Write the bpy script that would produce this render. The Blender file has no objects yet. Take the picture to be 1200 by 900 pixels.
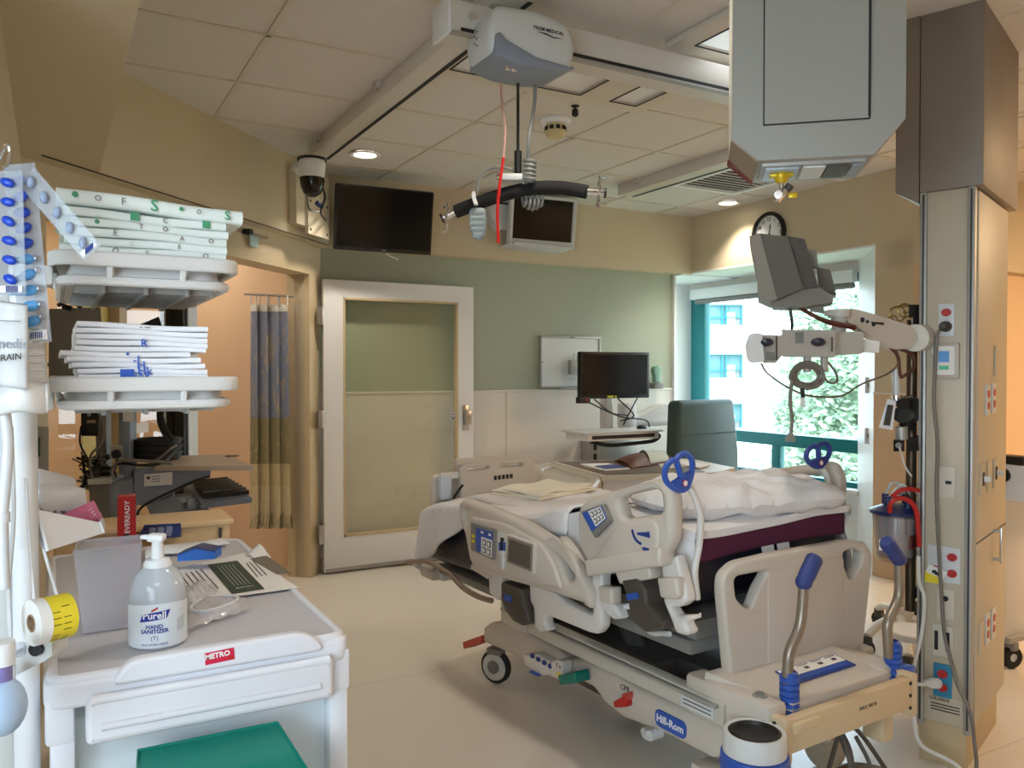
import bpy, bmesh, math, random
from math import sin, cos, pi, radians, tan, sqrt, atan2
from mathutils import Vector, Matrix, Euler
random.seed(7)
S = bpy.context.scene
COL = S.collection
# ---------------------------------------------------------------- survey: photo pixel -> place in the room (metres)
FP, TH, PT, EYE = 960.0, radians(29.3), radians(0.895), 1.465
_c, _s = cos(TH), sin(TH)
def ray(px, py):
    u = (px-600)/FP; v = (450-py)/FP
    f = cos(PT)+v*sin(PT); z = -sin(PT)+v*cos(PT)
    return (u*_c+f*_s, -u*_s+f*_c, z)
def P(px, py, d):
    r = ray(px, py); t = d/(r[0]*_s+r[1]*_c)
    return Vector((r[0]*t, r[1]*t, EYE+r[2]*t))
def OZ(px, py, z):
    r = ray(px, py); t = (z-EYE)/r[2]; return Vector((r[0]*t, r[1]*t, z))
def OX(px, py, X):
    r = ray(px, py); t = X/r[0]; return Vector((X, r[1]*t, EYE+r[2]*t))
def OY(px, py, Y):
    r = ray(px, py); t = Y/r[1]; return Vector((r[0]*t, Y, EYE+r[2]*t))
BO, BRZ = (2.2, 1.68), radians(3.5)          # bed origin and heading
_bc, _bs = cos(BRZ), sin(BRZ)
def _bl(x, y): return (x*_bc+y*_bs, -x*_bs+y*_bc)
_ox, _oy = _bl(-BO[0], -BO[1])
def BX(pts, lx):                              # onto the bed's lengthwise plane -> (ly, z)
    o = []
    for px, py in pts:
        r = ray(px, py); rx, ry = _bl(r[0], r[1]); t = (lx-_ox)/rx
        o.append((_oy+ry*t, EYE+r[2]*t))
    return o
def BY(pts, ly):                              # onto the bed's crosswise plane -> (lx, z)
    o = []
    for px, py in pts:
        r = ray(px, py); rx, ry = _bl(r[0], r[1]); t = (ly-_oy)/ry
        o.append((_ox+rx*t, EYE+r[2]*t))
    return o

# ---------------------------------------------------------------- materials
def lin(c):
    return tuple(((x/255)/12.92 if x/255 <= .04045 else ((x/255+.055)/1.055)**2.4) for x in c)
MATS = {}
def mat(name, rgb, rough=.5, metal=0, bump=0, bscale=60, var=0, vscale=8, trans=0, alpha=1, emit=0, spec=None, ior=None, sheen=0):
    m = bpy.data.materials.new(name); m.use_nodes = True
    nt = m.node_tree; b = nt.nodes['Principled BSDF']
    c = (*lin(rgb), 1)
    b.inputs['Base Color'].default_value = c
    b.inputs['Roughness'].default_value = rough
    b.inputs['Metallic'].default_value = metal
    if trans: b.inputs['Transmission Weight'].default_value = trans
    if ior: b.inputs['IOR'].default_value = ior
    if spec is not None: b.inputs['Specular IOR Level'].default_value = spec
    if alpha < 1: b.inputs['Alpha'].default_value = alpha
    if emit:
        b.inputs['Emission Color'].default_value = c; b.inputs['Emission Strength'].default_value = emit
    if sheen: b.inputs['Sheen Weight'].default_value = sheen
    if var or bump:
        tc = nt.nodes.new('ShaderNodeTexCoord')
    if var:
        n = nt.nodes.new('ShaderNodeTexNoise'); n.inputs['Scale'].default_value = vscale; n.inputs['Detail'].default_value = 4
        nt.links.new(tc.outputs['Object'], n.inputs['Vector'])
        mx = nt.nodes.new('ShaderNodeMix'); mx.data_type = 'RGBA'
        mx.inputs[6].default_value = tuple(x*(1-var) for x in c[:3])+(1,)
        mx.inputs[7].default_value = tuple(min(1, x*(1+var)) for x in c[:3])+(1,)
        nt.links.new(n.outputs['Fac'], mx.inputs[0]); nt.links.new(mx.outputs[2], b.inputs['Base Color'])
    if bump:
        n2 = nt.nodes.new('ShaderNodeTexNoise'); n2.inputs['Scale'].default_value = bscale; n2.inputs['Detail'].default_value = 3
        nt.links.new(tc.outputs['Object'], n2.inputs['Vector'])
        bp = nt.nodes.new('ShaderNodeBump'); bp.inputs['Strength'].default_value = bump; bp.inputs['Distance'].default_value = .01
        nt.links.new(n2.outputs['Fac'], bp.inputs['Height']); nt.links.new(bp.outputs['Normal'], b.inputs['Normal'])
    MATS[name] = m
    return m
def banded(name, stops, axis='Z', rough=.8, leaf=None):
    """woven cloth in bands of its own colour along an object axis: stops = [(coordinate, rgb)]"""
    m = mat(name, (200, 200, 200), rough); nt = m.node_tree; b = nt.nodes['Principled BSDF']
    tc = nt.nodes.new('ShaderNodeTexCoord'); sp = nt.nodes.new('ShaderNodeSeparateXYZ')
    nt.links.new(tc.outputs['Object'], sp.inputs[0])
    mr = nt.nodes.new('ShaderNodeMapRange'); lo, hi = stops[0][0], stops[-1][0]+.001
    mr.inputs['From Min'].default_value = lo; mr.inputs['From Max'].default_value = hi
    nt.links.new(sp.outputs[axis], mr.inputs['Value'])
    r = nt.nodes.new('ShaderNodeValToRGB'); r.color_ramp.interpolation = 'CONSTANT'
    el = r.color_ramp.elements
    while len(el) < len(stops): el.new(.5)
    for e, (p, c) in zip(el, stops):
        e.position = (p-lo)/(hi-lo); e.color = (*lin(c), 1)
    nt.links.new(mr.outputs['Result'], r.inputs['Fac'])
    out = r.outputs['Color']
    if leaf:
        n = nt.nodes.new('ShaderNodeTexNoise'); n.inputs['Scale'].default_value = 9; n.inputs['Distortion'].default_value = 1.5
        mp = nt.nodes.new('ShaderNodeMapping'); mp.inputs['Scale'].default_value = (2.5, 2.5, .7)
        nt.links.new(tc.outputs['Object'], mp.inputs['Vector']); nt.links.new(mp.outputs['Vector'], n.inputs['Vector'])
        cr = nt.nodes.new('ShaderNodeValToRGB'); cr.color_ramp.elements[0].position = .55; cr.color_ramp.elements[1].position = .6
        nt.links.new(n.outputs['Fac'], cr.inputs['Fac'])
        mx = nt.nodes.new('ShaderNodeMix'); mx.data_type = 'RGBA'; mx.inputs[7].default_value = (*lin(leaf), 1)
        mu = nt.nodes.new('ShaderNodeMath'); mu.operation = 'MULTIPLY'; mu.inputs[1].default_value = .55
        nt.links.new(cr.outputs['Color'], mu.inputs[0]); nt.links.new(mu.outputs[0], mx.inputs[0]); nt.links.new(out, mx.inputs[6])
        out = mx.outputs[2]
    nt.links.new(out, b.inputs['Base Color'])
    return m
def glass(name, rgb=(255, 255, 255), alpha=.12, rough=.02):
    """clear pane: mostly see-through, with a mirror-like sheen that grows at grazing angles"""
    m = bpy.data.materials.new(name); m.use_nodes = True; nt = m.node_tree; nt.nodes.clear()
    o = nt.nodes.new('ShaderNodeOutputMaterial'); t = nt.nodes.new('ShaderNodeBsdfTransparent'); g = nt.nodes.new('ShaderNodeBsdfGlossy')
    t.inputs['Color'].default_value = (*lin(rgb), 1); g.inputs['Roughness'].default_value = rough
    f = nt.nodes.new('ShaderNodeFresnel'); f.inputs['IOR'].default_value = 1.5
    a = nt.nodes.new('ShaderNodeMath'); a.operation = 'ADD'; a.inputs[1].default_value = alpha-.04; a.use_clamp = True
    mx = nt.nodes.new('ShaderNodeMixShader')
    ge = nt.nodes.new('ShaderNodeNewGeometry'); fr = nt.nodes.new('ShaderNodeMath'); fr.operation = 'SUBTRACT'; fr.inputs[0].default_value = 1; nt.links.new(ge.outputs['Backfacing'], fr.inputs[1])
    mu = nt.nodes.new('ShaderNodeMath'); mu.operation = 'MULTIPLY'; nt.links.new(a.outputs[0], mu.inputs[0]); nt.links.new(fr.outputs[0], mu.inputs[1])
    nt.links.new(f.outputs[0], a.inputs[0]); nt.links.new(mu.outputs[0], mx.inputs[0]); nt.links.new(t.outputs[0], mx.inputs[1]); nt.links.new(g.outputs[0], mx.inputs[2])
    nt.links.new(mx.outputs[0], o.inputs['Surface'])
    MATS[name] = m; return m

# ---------------------------------------------------------------- mesh builder
def smoothline(pts, n=6, closed=False):
    pts = [Vector(p) for p in pts]
    if len(pts) < 3: return pts
    out = []; N = len(pts)
    segs = N if closed else N-1
    for i in range(segs):
        p1, p2 = pts[i], pts[(i+1) % N]
        p0 = pts[(i-1) % N] if closed or i > 0 else p1*2-p2
        p3 = pts[(i+2) % N] if closed or i+2 < N else p2*2-p1
        for k in range(n):
            t = k/n
            out.append(.5*((2*p1)+(p2-p0)*t+(2*p0-5*p1+4*p2-p3)*t*t+(-p0+3*p1-3*p2+p3)*t*t*t))
    if not closed: out.append(pts[-1])
    return out
def rpoly(pts, r=.02, n=4):
    """polygon with rounded corners (2D)"""
    out = []; N = len(pts)
    for i in range(N):
        a, b, c = Vector(pts[i-1][:2]), Vector(pts[i][:2]), Vector(pts[(i+1) % N][:2])
        u, v = (a-b), (c-b)
        if u.length < 1e-6 or v.length < 1e-6: continue
        rr = r[i] if isinstance(r, (list, tuple)) else r
        k = min(rr, u.length*.48, v.length*.48)
        p, q = b+u.normalized()*k, b+v.normalized()*k
        for j in range(n+1):
            t = j/n; out.append(tuple((p*(1-t)**2+b*2*t*(1-t)+q*t*t)))
    return out
def rrect(x0, y0, x1, y1, r=.01, n=4): return rpoly([(x0, y0), (x1, y0), (x1, y1), (x0, y1)], r, n)
def ell(cx, cy, rx, ry, n=20): return [(cx+rx*cos(2*pi*i/n), cy+ry*sin(2*pi*i/n)) for i in range(n)]
class B:
    def __init__(self, mt=None, world=None):
        self.v = []; self.f = []; self.mi = []; self.mats = []; self.world = world; self.m = mt
    def _m(self, mt):
        mt = mt or self.m
        if mt not in self.mats: self.mats.append(mt)
        return self.mats.index(mt)
    def add(self, vs, fs, mt=None, M=None):
        k = len(self.v); i = self._m(mt)
        self.v += [(M @ Vector(p)) if M is not None else Vector(p) for p in vs]
        for f in fs: self.f.append([a+k for a in f]); self.mi.append(i)
        return self
    def _bm(self, bm, mt, M):
        bm.verts.index_update()
        self.add([v.co.copy() for v in bm.verts], [[v.index for v in f.verts] for f in bm.faces], mt, M); bm.free(); return self
    def box(self, c, s, mt=None, bev=0, seg=2, rot=(0, 0, 0), M=None):
        bm = bmesh.new(); bmesh.ops.create_cube(bm, size=1); bmesh.ops.scale(bm, vec=s, verts=bm.verts)
        if bev: bmesh.ops.bevel(bm, geom=bm.edges[:], offset=min(bev, min(s)*.49), segments=seg, affect='EDGES', profile=.5)
        T = Matrix.Translation(c) @ Euler(rot).to_matrix().to_4x4()
        return self._bm(bm, mt, (M @ T) if M is not None else T)
    def box2(self, a, b, mt=None, bev=0, seg=2):
        a, b = Vector(a), Vector(b); return self.box((a+b)/2, [abs(x) or .001 for x in (b-a)], mt, bev, seg)
    def hexa(self, bot, top, mt=None):
        """prism between two rings of equal length (3D points)"""
        n = len(bot); vs = list(bot)+list(top)
        fs = [list(range(n))[::-1], list(range(n, 2*n))]+[[i, (i+1) % n, n+(i+1) % n, n+i] for i in range(n)]
        return self.add(vs, fs, mt)
    def tube(self, pts, r, mt=None, n=8, sm=0, closed=False, sq=None):
        if sm: pts = smoothline(pts, sm, closed)
        pts = [Vector(p) for p in pts]
        q = [pts[0]]
        for p in pts[1:]:
            if (p-q[-1]).length > 1e-5: q.append(p)
        pts = q; N = len(pts); vs = []; fs = []
        up = None
        for i, p in enumerate(pts):
            a = pts[(i-1) % N] if (closed or i > 0) else p; c = pts[(i+1) % N] if (closed or i < N-1) else p
            t = (c-a).normalized()
            if up is None:
                up = Vector((0, 0, 1)) if abs(t.z) < .9 else Vector((1, 0, 0))
            up = (up-t*up.dot(t))
            up = up.normalized() if up.length > 1e-5 else t.orthogonal().normalized()
            w = t.cross(up)
            R = r[min(i, len(r)-1)] if isinstance(r, (list, tuple)) else r
            k = 1.0
            if 0 < i < N-1 or closed:
                d = (p-a).normalized().dot((c-p).normalized()); k = 1/max(.6, sqrt(max(0, (1+d)/2)))
            for j in range(n):
                an = 2*pi*j/n+(pi/4 if sq else 0)
                x, y = cos(an)*R*k, sin(an)*R*k
                if sq: x *= sq
                vs.append(p+up*x+w*y)
        M = N if closed else N-1
        for i in range(M):
            for j in range(n):
                fs.append([i*n+j, ((i+1) % N)*n+j, ((i+1) % N)*n+(j+1) % n, i*n+(j+1) % n])
        if not closed: fs += [list(range(n)), list(range((N-1)*n, N*n))[::-1]]
        return self.add(vs, fs, mt)
    def cyl(self, a, b, r, mt=None, n=20, r2=None, bev=0):
        a, b = Vector(a), Vector(b); r2 = r if r2 is None else r2
        if bev:
            L = (b-a).length; return self.lathe([(0, 0), (r-bev, 0), (r, bev), (r2, L-bev), (r2-bev, L), (0, L)], a, mt, n, b-a)
        return self.tube([a, b], [r, r2], mt, n)
    def lathe(self, prof, c=(0, 0, 0), mt=None, n=24, axis=(0, 0, 1)):
        q = Vector((0, 0, 1)).rotation_difference(Vector(axis).normalized()).to_matrix().to_4x4(); M = Matrix.Translation(c) @ q
        vs = []; fs = []; rows = []
        for r, z in prof:
            if r < 1e-6: rows.append([len(vs)]); vs.append((0, 0, z))
            else:
                rows.append(list(range(len(vs), len(vs)+n))); vs += [(r*cos(2*pi*j/n), r*sin(2*pi*j/n), z) for j in range(n)]
        for A, C in zip(rows, rows[1:]):
            for j in range(n):
                k = (j+1) % n
                if len(A) == 1 and len(C) == 1: continue
                if len(A) == 1: fs.append([A[0], C[k], C[j]])
                elif len(C) == 1: fs.append([A[j], A[k], C[0]])
                else: fs.append([A[j], A[k], C[k], C[j]])
        return self.add(vs, fs, mt, M)
    def sph(self, c, r, mt=None, n=16):
        rs = r if isinstance(r, (tuple, list)) else (r, r, r)
        bm = bmesh.new(); bmesh.ops.create_uvsphere(bm, u_segments=n, v_segments=n//2, radius=1)
        return self._bm(bm, mt, Matrix.Translation(c) @ Matrix.Diagonal((*rs, 1)))
    def surf(self, fn, nu, nv, mt=None):
        vs = [Vector(fn(i/nu, j/nv)) for i in range(nu+1) for j in range(nv+1)]; w = nv+1
        return self.add(vs, [[i*w+j, (i+1)*w+j, (i+1)*w+j+1, i*w+j+1] for i in range(nu) for j in range(nv)], mt)
    def plate(self, loops, plane, off, th, mt=None, bev=0, M=None):
        """flat plate with holes; plane 'yz','xz','xy'; off = centre on the third axis"""
        cu = bpy.data.curves.new('c', 'CURVE'); cu.dimensions = '2D'; cu.fill_mode = 'BOTH'
        cu.extrude = max(0, th/2-bev); cu.bevel_depth = bev; cu.bevel_resolution = 2; cu.offset = -bev
        for lp in loops:
            sp = cu.splines.new('POLY'); sp.points.add(len(lp)-1); sp.use_cyclic_u = True
            for q, p in zip(sp.points, lp): q.co = (p[0], p[1], 0, 1)
        ob = bpy.data.objects.new('c', cu); COL.objects.link(ob)
        dg = bpy.context.evaluated_depsgraph_get(); me = bpy.data.meshes.new_from_object(ob.evaluated_get(dg))
        f = {'xy': lambda p: Vector((p.x, p.y, p.z+off)), 'xz': lambda p: Vector((p.x, off-p.z, p.y)), 'yz': lambda p: Vector((p.z+off, p.x, p.y))}[plane]
        self.add([f(v.co) for v in me.vertices], [list(p.vertices) for p in me.polygons], mt, M)
        bpy.data.objects.remove(ob); bpy.data.curves.remove(cu); bpy.data.meshes.remove(me)
        return self
    def mesh(self, name, inv=None, angle=38):
        me = bpy.data.meshes.new(name)
        vs = [inv @ v for v in self.v] if inv is not None else self.v
        me.from_pydata([tuple(v) for v in vs], [], self.f)
        for m in self.mats: me.materials.append(m)
        me.polygons.foreach_set('material_index', self.mi); me.polygons.foreach_set('use_smooth', [True]*len(self.f))
        bm = bmesh.new(); bm.from_mesh(me); bmesh.ops.remove_doubles(bm, verts=bm.verts, dist=1e-6); bmesh.ops.recalc_face_normals(bm, faces=bm.faces); bm.to_mesh(me); bm.free()
        me.set_sharp_from_angle(angle=radians(angle))
        return me
    def part(self, name, parent, label=None):
        inv = None
        if self.world: 
            p = parent; M = Matrix.Identity(4)
            while p: M = mw(p) @ M; p = p.parent
            inv = M.inverted()
        o = bpy.data.objects.new(name, self.mesh(name, inv)); COL.objects.link(o); o.parent = parent
        if label: o['label'] = label
        return o
    def one(self, name, label, cat, loc=(0, 0, 0), rz=0, group=None, rot=None):
        M = Matrix.Translation(loc) @ (Euler(rot) if rot else Euler((0, 0, rz))).to_matrix().to_4x4()
        o = bpy.data.objects.new(name, self.mesh(name, M.inverted() if self.world else None)); COL.objects.link(o)
        o.location = loc; o.rotation_euler = rot or (0, 0, rz)
        return tag(o, label, cat, group)
    def struct(self, name):
        o = bpy.data.objects.new(name, self.mesh(name)); COL.objects.link(o); o['kind'] = 'structure'; return o
def mw(o): return Matrix.Translation(o.location) @ o.rotation_euler.to_matrix().to_4x4()
def tag(o, label, cat, group=None, kind=None):
    o['label'] = label; o['category'] = cat
    if group: o['group'] = group
    if kind: o['kind'] = kind
    return o
def thing(name, label, cat, loc=(0, 0, 0), rz=0, group=None):
    o = bpy.data.objects.new(name, None); COL.objects.link(o); o.empty_display_size = .1
    o.location = loc; o.rotation_euler = (0, 0, rz)
    return tag(o, label, cat, group)
def solid(o, th, off=0):
    m = o.modifiers.new('thickness', 'SOLIDIFY'); m.thickness = th; m.offset = off; return o
def txt(b, s, p, right, up, size, mt, align='CENTER', bold=0, th=.0004):
    """lettering laid on a face: p = centre, right/up = directions; added to builder b"""
    cu = bpy.data.curves.new('t', 'FONT'); cu.body = s; cu.size = size; cu.align_x = align; cu.align_y = 'CENTER'; cu.extrude = th; cu.offset = bold*size; cu.resolution_u = 2
    ob = bpy.data.objects.new('t', cu); COL.objects.link(ob)
    dg = bpy.context.evaluated_depsgraph_get(); me = bpy.data.meshes.new_from_object(ob.evaluated_get(dg))
    R, U = Vector(right).normalized(), Vector(up).normalized(); N = R.cross(U)
    M = Matrix((( R.x, U.x, N.x, p[0]), (R.y, U.y, N.y, p[1]), (R.z, U.z, N.z, p[2]), (0, 0, 0, 1)))
    b.add([v.co.copy() for v in me.vertices], [list(q.vertices) for q in me.polygons], mt, M)
    bpy.data.objects.remove(ob); bpy.data.curves.remove(cu); bpy.data.meshes.remove(me)
    return b
def dup(root, loc, rz=None, label=None, group=None):
    def cp(o, par):
        c = o.copy(); COL.objects.link(c)
        if par: c.parent = par
        for k in [x for x in list(S.objects) if x.parent == o]: cp(k, c)
        return c
    r = cp(root, None); r.location = loc
    if rz is not None: r.rotation_euler = (0, 0, rz)
    if label: r['label'] = label
    if group: r['group'] = group
    return r
WORLD, SUN, ANTE, WARD, BACK, TROF, EXPO, REAR, SIDE = 5.0, 1.3, 9, 60, 10, 1.5, 0.88, 5, 6.0
# ---------------------------------------------------------------- palette
beige = mat('bed_plastic', (202, 193, 182), .42, bump=.03, bscale=300)
beige2 = mat('bed_plastic_light', (220, 216, 212), .4)
greyw = mat('pale_grey_plastic', (206, 208, 208), .4)
whitep = mat('white_plastic', (232, 234, 238), .38)
cartw = mat('cart_plastic', (222, 223, 230), .42, bump=.03, bscale=250)
white = mat('white_paint', (235, 236, 236), .5)
cream = mat('cream_panel', (224, 218, 208), .55, var=.02)
green = mat('sage_paint', (172, 178, 158), .7, bump=.04, bscale=400)
tan = mat('tan_paint', (210, 194, 166), .75, bump=.04, bscale=350)
orange = mat('apricot_paint', (222, 190, 156), .75, bump=.03, bscale=350)
framem = mat('door_frame_paint', (208, 188, 152), .5)
teal = mat('teal_aluminium', (22, 122, 128), .4)
navy = mat('navy_vinyl', (18, 24, 42), .38, bump=.08, bscale=40)
burg = mat('burgundy_cloth', (84, 26, 56), .85, bump=.1, bscale=120)
sheet = mat('white_cotton', (226, 224, 226), .9, bump=.35, bscale=16)
linen = mat('cream_linen', (232, 224, 206), .9, bump=.25, bscale=30)
black = mat('black_plastic', (16, 16, 17), .4)
screen = mat('dark_screen', (8, 8, 10), .12)
dgrey = mat('dark_grey_plastic', (62, 60, 58), .5)
mgrey = mat('mid_grey_plastic', (126, 124, 120), .5)
steelb = mat('blue_grey_metal', (134, 142, 156), .45)
steel = mat('brushed_steel', (190, 188, 184), .28, metal=1)
alu = mat('satin_aluminium', (176, 174, 170), .48, metal=.6)
chrome = mat('chrome', (225, 225, 225), .12, metal=1)
blue = mat('blue_plastic', (44, 86, 176), .42)
dblue = mat('deep_blue_plastic', (38, 62, 140), .45)
lblue = mat('light_blue_plastic', (96, 170, 232), .4)
red = mat('red_plastic', (186, 30, 30), .4)
dred = mat('dark_red_plastic', (118, 30, 32), .45)
redw = mat('orange_red_plastic', (196, 78, 62), .45)
yellow = mat('yellow_paper', (236, 214, 48), .6)
brass = mat('yellow_anodised', (210, 176, 30), .35, metal=.3)
ink = mat('black_ink', (22, 22, 24), .6)
whiteink = mat('white_ink', (240, 240, 240), .6)
blueink = mat('blue_ink', (46, 92, 190), .6)
greenink = mat('green_ink', (70, 150, 110), .6)
paper = mat('white_paper', (238, 236, 234), .7)
dgreen = mat('dark_green_print', (58, 72, 58), .6)
gvinyl = mat('green_vinyl', (62, 82, 78), .5, bump=.08, bscale=90)
tgreen = mat('translucent_green', (10, 116, 104), .22)
pink = mat('pink_foil', (206, 110, 150), .35)
card = mat('kraft_card', (214, 180, 132), .75)
brownl = mat('brown_leather', (104, 62, 44), .5, bump=.1, bscale=80)
woodm = mat('dark_laminate', (104, 84, 70), .4, var=.12, vscale=14)
rubber = mat('black_rubber', (24, 24, 26), .7)
cablem = mat('grey_cable', (118, 112, 104), .5)
cablew = mat('white_cable', (222, 220, 214), .5)
cableb = mat('black_cable', (20, 20, 20), .5)
pendm = mat('pendant_grey_paint', (154, 152, 145), .5)
boxm = mat('taupe_paint', (134, 122, 110), .5)
towerm = mat('tower_cream_paint', (192, 180, 158), .45)
clearpl = glass('clear_plastic', (240, 240, 244), .16, .12)
clearb = mat('frosted_bin_plastic', (212, 208, 216), .3, alpha=.36)
pane = glass('window_glass', (250, 255, 253), .05, .0)
doorglass = glass('door_glass', (250, 251, 247), .06, .015)
bottlem = mat('clear_bottle', (204, 212, 222), .1, alpha=.78)
balloon = mat('pale_blue_silicone', (178, 202, 232), .35, alpha=.9)

# ---------------------------------------------------------------- floor
def floor_mat():
    m = mat('vinyl_floor', (216, 192, 152), .2); nt = m.node_tree; b = nt.nodes['Principled BSDF']
    tc = nt.nodes.new('ShaderNodeTexCoord')
    n = nt.nodes.new('ShaderNodeTexNoise'); n.inputs['Scale'].default_value = 90; n.inputs['Detail'].default_value = 5
    n2 = nt.nodes.new('ShaderNodeTexNoise'); n2.inputs['Scale'].default_value = 1.3
    br = nt.nodes.new('ShaderNodeTexBrick'); br.inputs['Scale'].default_value = 1; br.inputs['Brick Width'].default_value = 40; br.inputs['Row Height'].default_value = 1.83
    br.inputs['Mortar Size'].default_value = .003; br.inputs['Color1'].default_value = br.inputs['Color2'].default_value = (1, 1, 1, 1); br.inputs['Mortar'].default_value = (.8, .78, .74, 1)
    for q in (n, n2, br): nt.links.new(tc.outputs['Object'], q.inputs['Vector'])
    mx = nt.nodes.new('ShaderNodeMix'); mx.data_type = 'RGBA'; mx.inputs[6].default_value = (*lin((222, 212, 198)), 1); mx.inputs[7].default_value = (*lin((234, 226, 214)), 1)
    nt.links.new(n.outputs['Fac'], mx.inputs[0])
    m2 = nt.nodes.new('ShaderNodeMix'); m2.data_type = 'RGBA'; m2.blend_type = 'MULTIPLY'; m2.inputs[0].default_value = 1
    nt.links.new(mx.outputs[2], m2.inputs[6]); nt.links.new(br.outputs['Color'], m2.inputs[7]); nt.links.new(m2.outputs[2], b.inputs['Base Color'])
    mr = nt.nodes.new('ShaderNodeMapRange'); mr.inputs['To Min'].default_value = .16; mr.inputs['To Max'].default_value = .3
    nt.links.new(n2.outputs['Fac'], mr.inputs['Value']); nt.links.new(mr.outputs['Result'], b.inputs['Roughness'])
    bp = nt.nodes.new('ShaderNodeBump'); bp.inputs['Strength'].default_value = .03; bp.inputs['Distance'].default_value = .01
    nt.links.new(n2.outputs['Fac'], bp.inputs['Height']); nt.links.new(bp.outputs['Normal'], b.inputs['Normal'])
    return m
def slab(pts, z0, z1, m): 
    b = B(m); return b.hexa([(x, y, z0) for x, y in pts], [(x, y, z1) for x, y in pts])
slab([(-5, -5), (9, -5), (9, 3.6), (5.8, 3.6), (5.8, 6.5), (4, 9.5), (-5, 9.5)], -.12, 0, floor_mat()).struct('floor')
# ---------------------------------------------------------------- ceiling with lay-in tiles
tile = mat('ceiling_tile', (220, 214, 208), .9, bump=.25, bscale=160, var=.02, vscale=40)
tbar = mat('ceiling_grid', (214, 206, 192), .6)
CZ = 2.88
b = B(tile)
b.hexa([(x, y, CZ) for x, y in [(-3, -4), (8.2, -4), (8.2, 3.7), (5.8, 3.7), (5.8, 6.5), (1.2, 6.5), (-3, 2.2)]], [(x, y, CZ+.1) for x, y in [(-3, -4), (8.2, -4), (8.2, 3.7), (5.8, 3.7), (5.8, 6.5), (1.2, 6.5), (-3, 2.2)]])
GX, GY = .805, 3.53
for i in range(-1, 11):
    x = GX+.652*i
    b.box2((x-.012, -3, CZ-.006), (x+.012, 5.8 if x < 5.2 else 3.5, CZ+.01), tbar)
for j in range(-9, 4):
    y = GY+.64*j
    b.box2((.2, y-.012, CZ-.006), (5.14 if y > 3.5 else 7, y+.012, CZ+.01), tbar)
b.struct('ceiling')
b = B(tile); b.box2((2.5, -2, 2.785), (6.4, 2.4, CZ)); 
for x in (3.11, 3.72, 4.33): b.box2((x-.012, -2, 2.781), (x+.012, 2.4, 2.787), tbar)
for y in (.3, .92, 1.54, 2.16): b.box2((2.5, y-.012, 2.781), (6.4, y+.012, 2.787), tbar)
b.struct('ceiling_lower')
# ---------------------------------------------------------------- back wall: sage above, cream wall guard below
RAIL = 1.305
b = B(green); b.box2((1.66, 5.9, RAIL), (5.02, 6.0, 2.4)); b.box2((1.66, 5.89, 0), (5.02, 6.0, RAIL), cream)
b.box2((1.66, 5.882, RAIL-.012), (5.02, 5.9, RAIL+.006), cream, .003)
for x in (3.25, 4.4): b.box2((x-.004, 5.886, .1), (x+.004, 5.9, RAIL-.012), tan)
b.box2((5.012, 5.87, 0), (5.035, 6.0, 2.36), white, .004)
b.struct('wall_back')
B(cream).box2((1.7, 5.875, 0), (5.02, 5.9, .1), None, .004).struct('baseboard_back')
B(tan).box2((1.3, 5.78, 2.36), (5.9, 6.6, 2.95)).struct('wall_back_upper')
# window bay
b = B(white); b.box2((5.02, 6.0, 0), (5.06, 6.44, 2.36)); b.box2((5.02, 6.44, 0), (5.9, 6.54, 2.36)); b.struct('wall_bay')
b = B(tan); b.box2((5.14, 3.5, 2.375), (5.95, 5.78, 2.95)); b.box2((5.14, 3.5, 2.36), (5.95, 6.5, 2.376), white); b.box2((5.02, 5.78, 2.345), (5.95, 6.45, 2.36), white); b.struct('wall_right_upper')
b = B(white); b.box2((5.7, 4.3, 0), (5.9, 6.44, .47)); b.box2((5.7, 4.3, 2.27), (5.9, 6.44, 2.36), cream); b.struct('wall_right_window')
b = B(white); b.hexa([(5.14, 3.85, 0), (5.7, 4.42, 0), (5.9, 4.42, 0), (5.9, 3.85, 0)], [(5.14, 3.85, 2.36), (5.7, 4.42, 2.36), (5.9, 4.42, 2.36), (5.9, 3.85, 2.36)]); b.struct('wall_right_reveal')
b = B(tan); b.hexa([(5.14, 3.55, 0), (5.14, 3.85, 0), (5.9, 3.85, 0), (5.9, 3.55, 0)], [(5.14, 3.55, 2.375), (5.14, 3.85, 2.375), (5.9, 3.85, 2.375), (5.9, 3.55, 2.375)]); b.box2((5.132, 3.545, 0), (5.14, 3.85, 1.3), orange); b.box2((5.125, 3.545, 1.3), (5.14, 3.85, 1.315), cream); b.struct('wall_right')
b = B(orange); b.box2((5.9, 3.55, 0), (9, 3.75, 2.2)); b.box2((5.14, 3.5, 0), (5.9, 3.55, 2.2)); b.box2((5.14, 3.49, 2.2), (9, 3.75, 2.95), tan); b.box2((5.14, 3.485, 0), (9, 3.55, .12), framem); b.struct('wall_right_return')
B(tan).box2((8.3, -4, 0), (8.4, 3.6, 2.95)).struct('wall_right_far')
B(tan).box2((-4, -3.6, 0), (8.4, -3.5, 2.95)).struct('wall_front')
b = B(tan)                                      # unseen vestibule wall, its window added to light the foreground
b.box2((-1.7, -3.5, 0), (-1.6, 2.1, .8)); b.box2((-1.7, -3.5, 2.2), (-1.6, 2.1, 2.95)); b.box2((-1.7, -3.5, .8), (-1.6, -1.6, 2.2)); b.box2((-1.7, .6, .8), (-1.6, 2.1, 2.2)); b.struct('wall_left_vestibule')
b = B(teal)
for y in (-1.6, -.53, .54): b.box2((-1.68, y, .8), (-1.62, y+.06, 2.2))
for z in (.8, 2.14): b.box2((-1.68, -1.6, z), (-1.62, .6, z+.06))
b.struct('window_added')
B(pane).box2((-1.655, -1.6, .8), (-1.65, .6, 2.2)).struct('window_added_pane')
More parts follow.
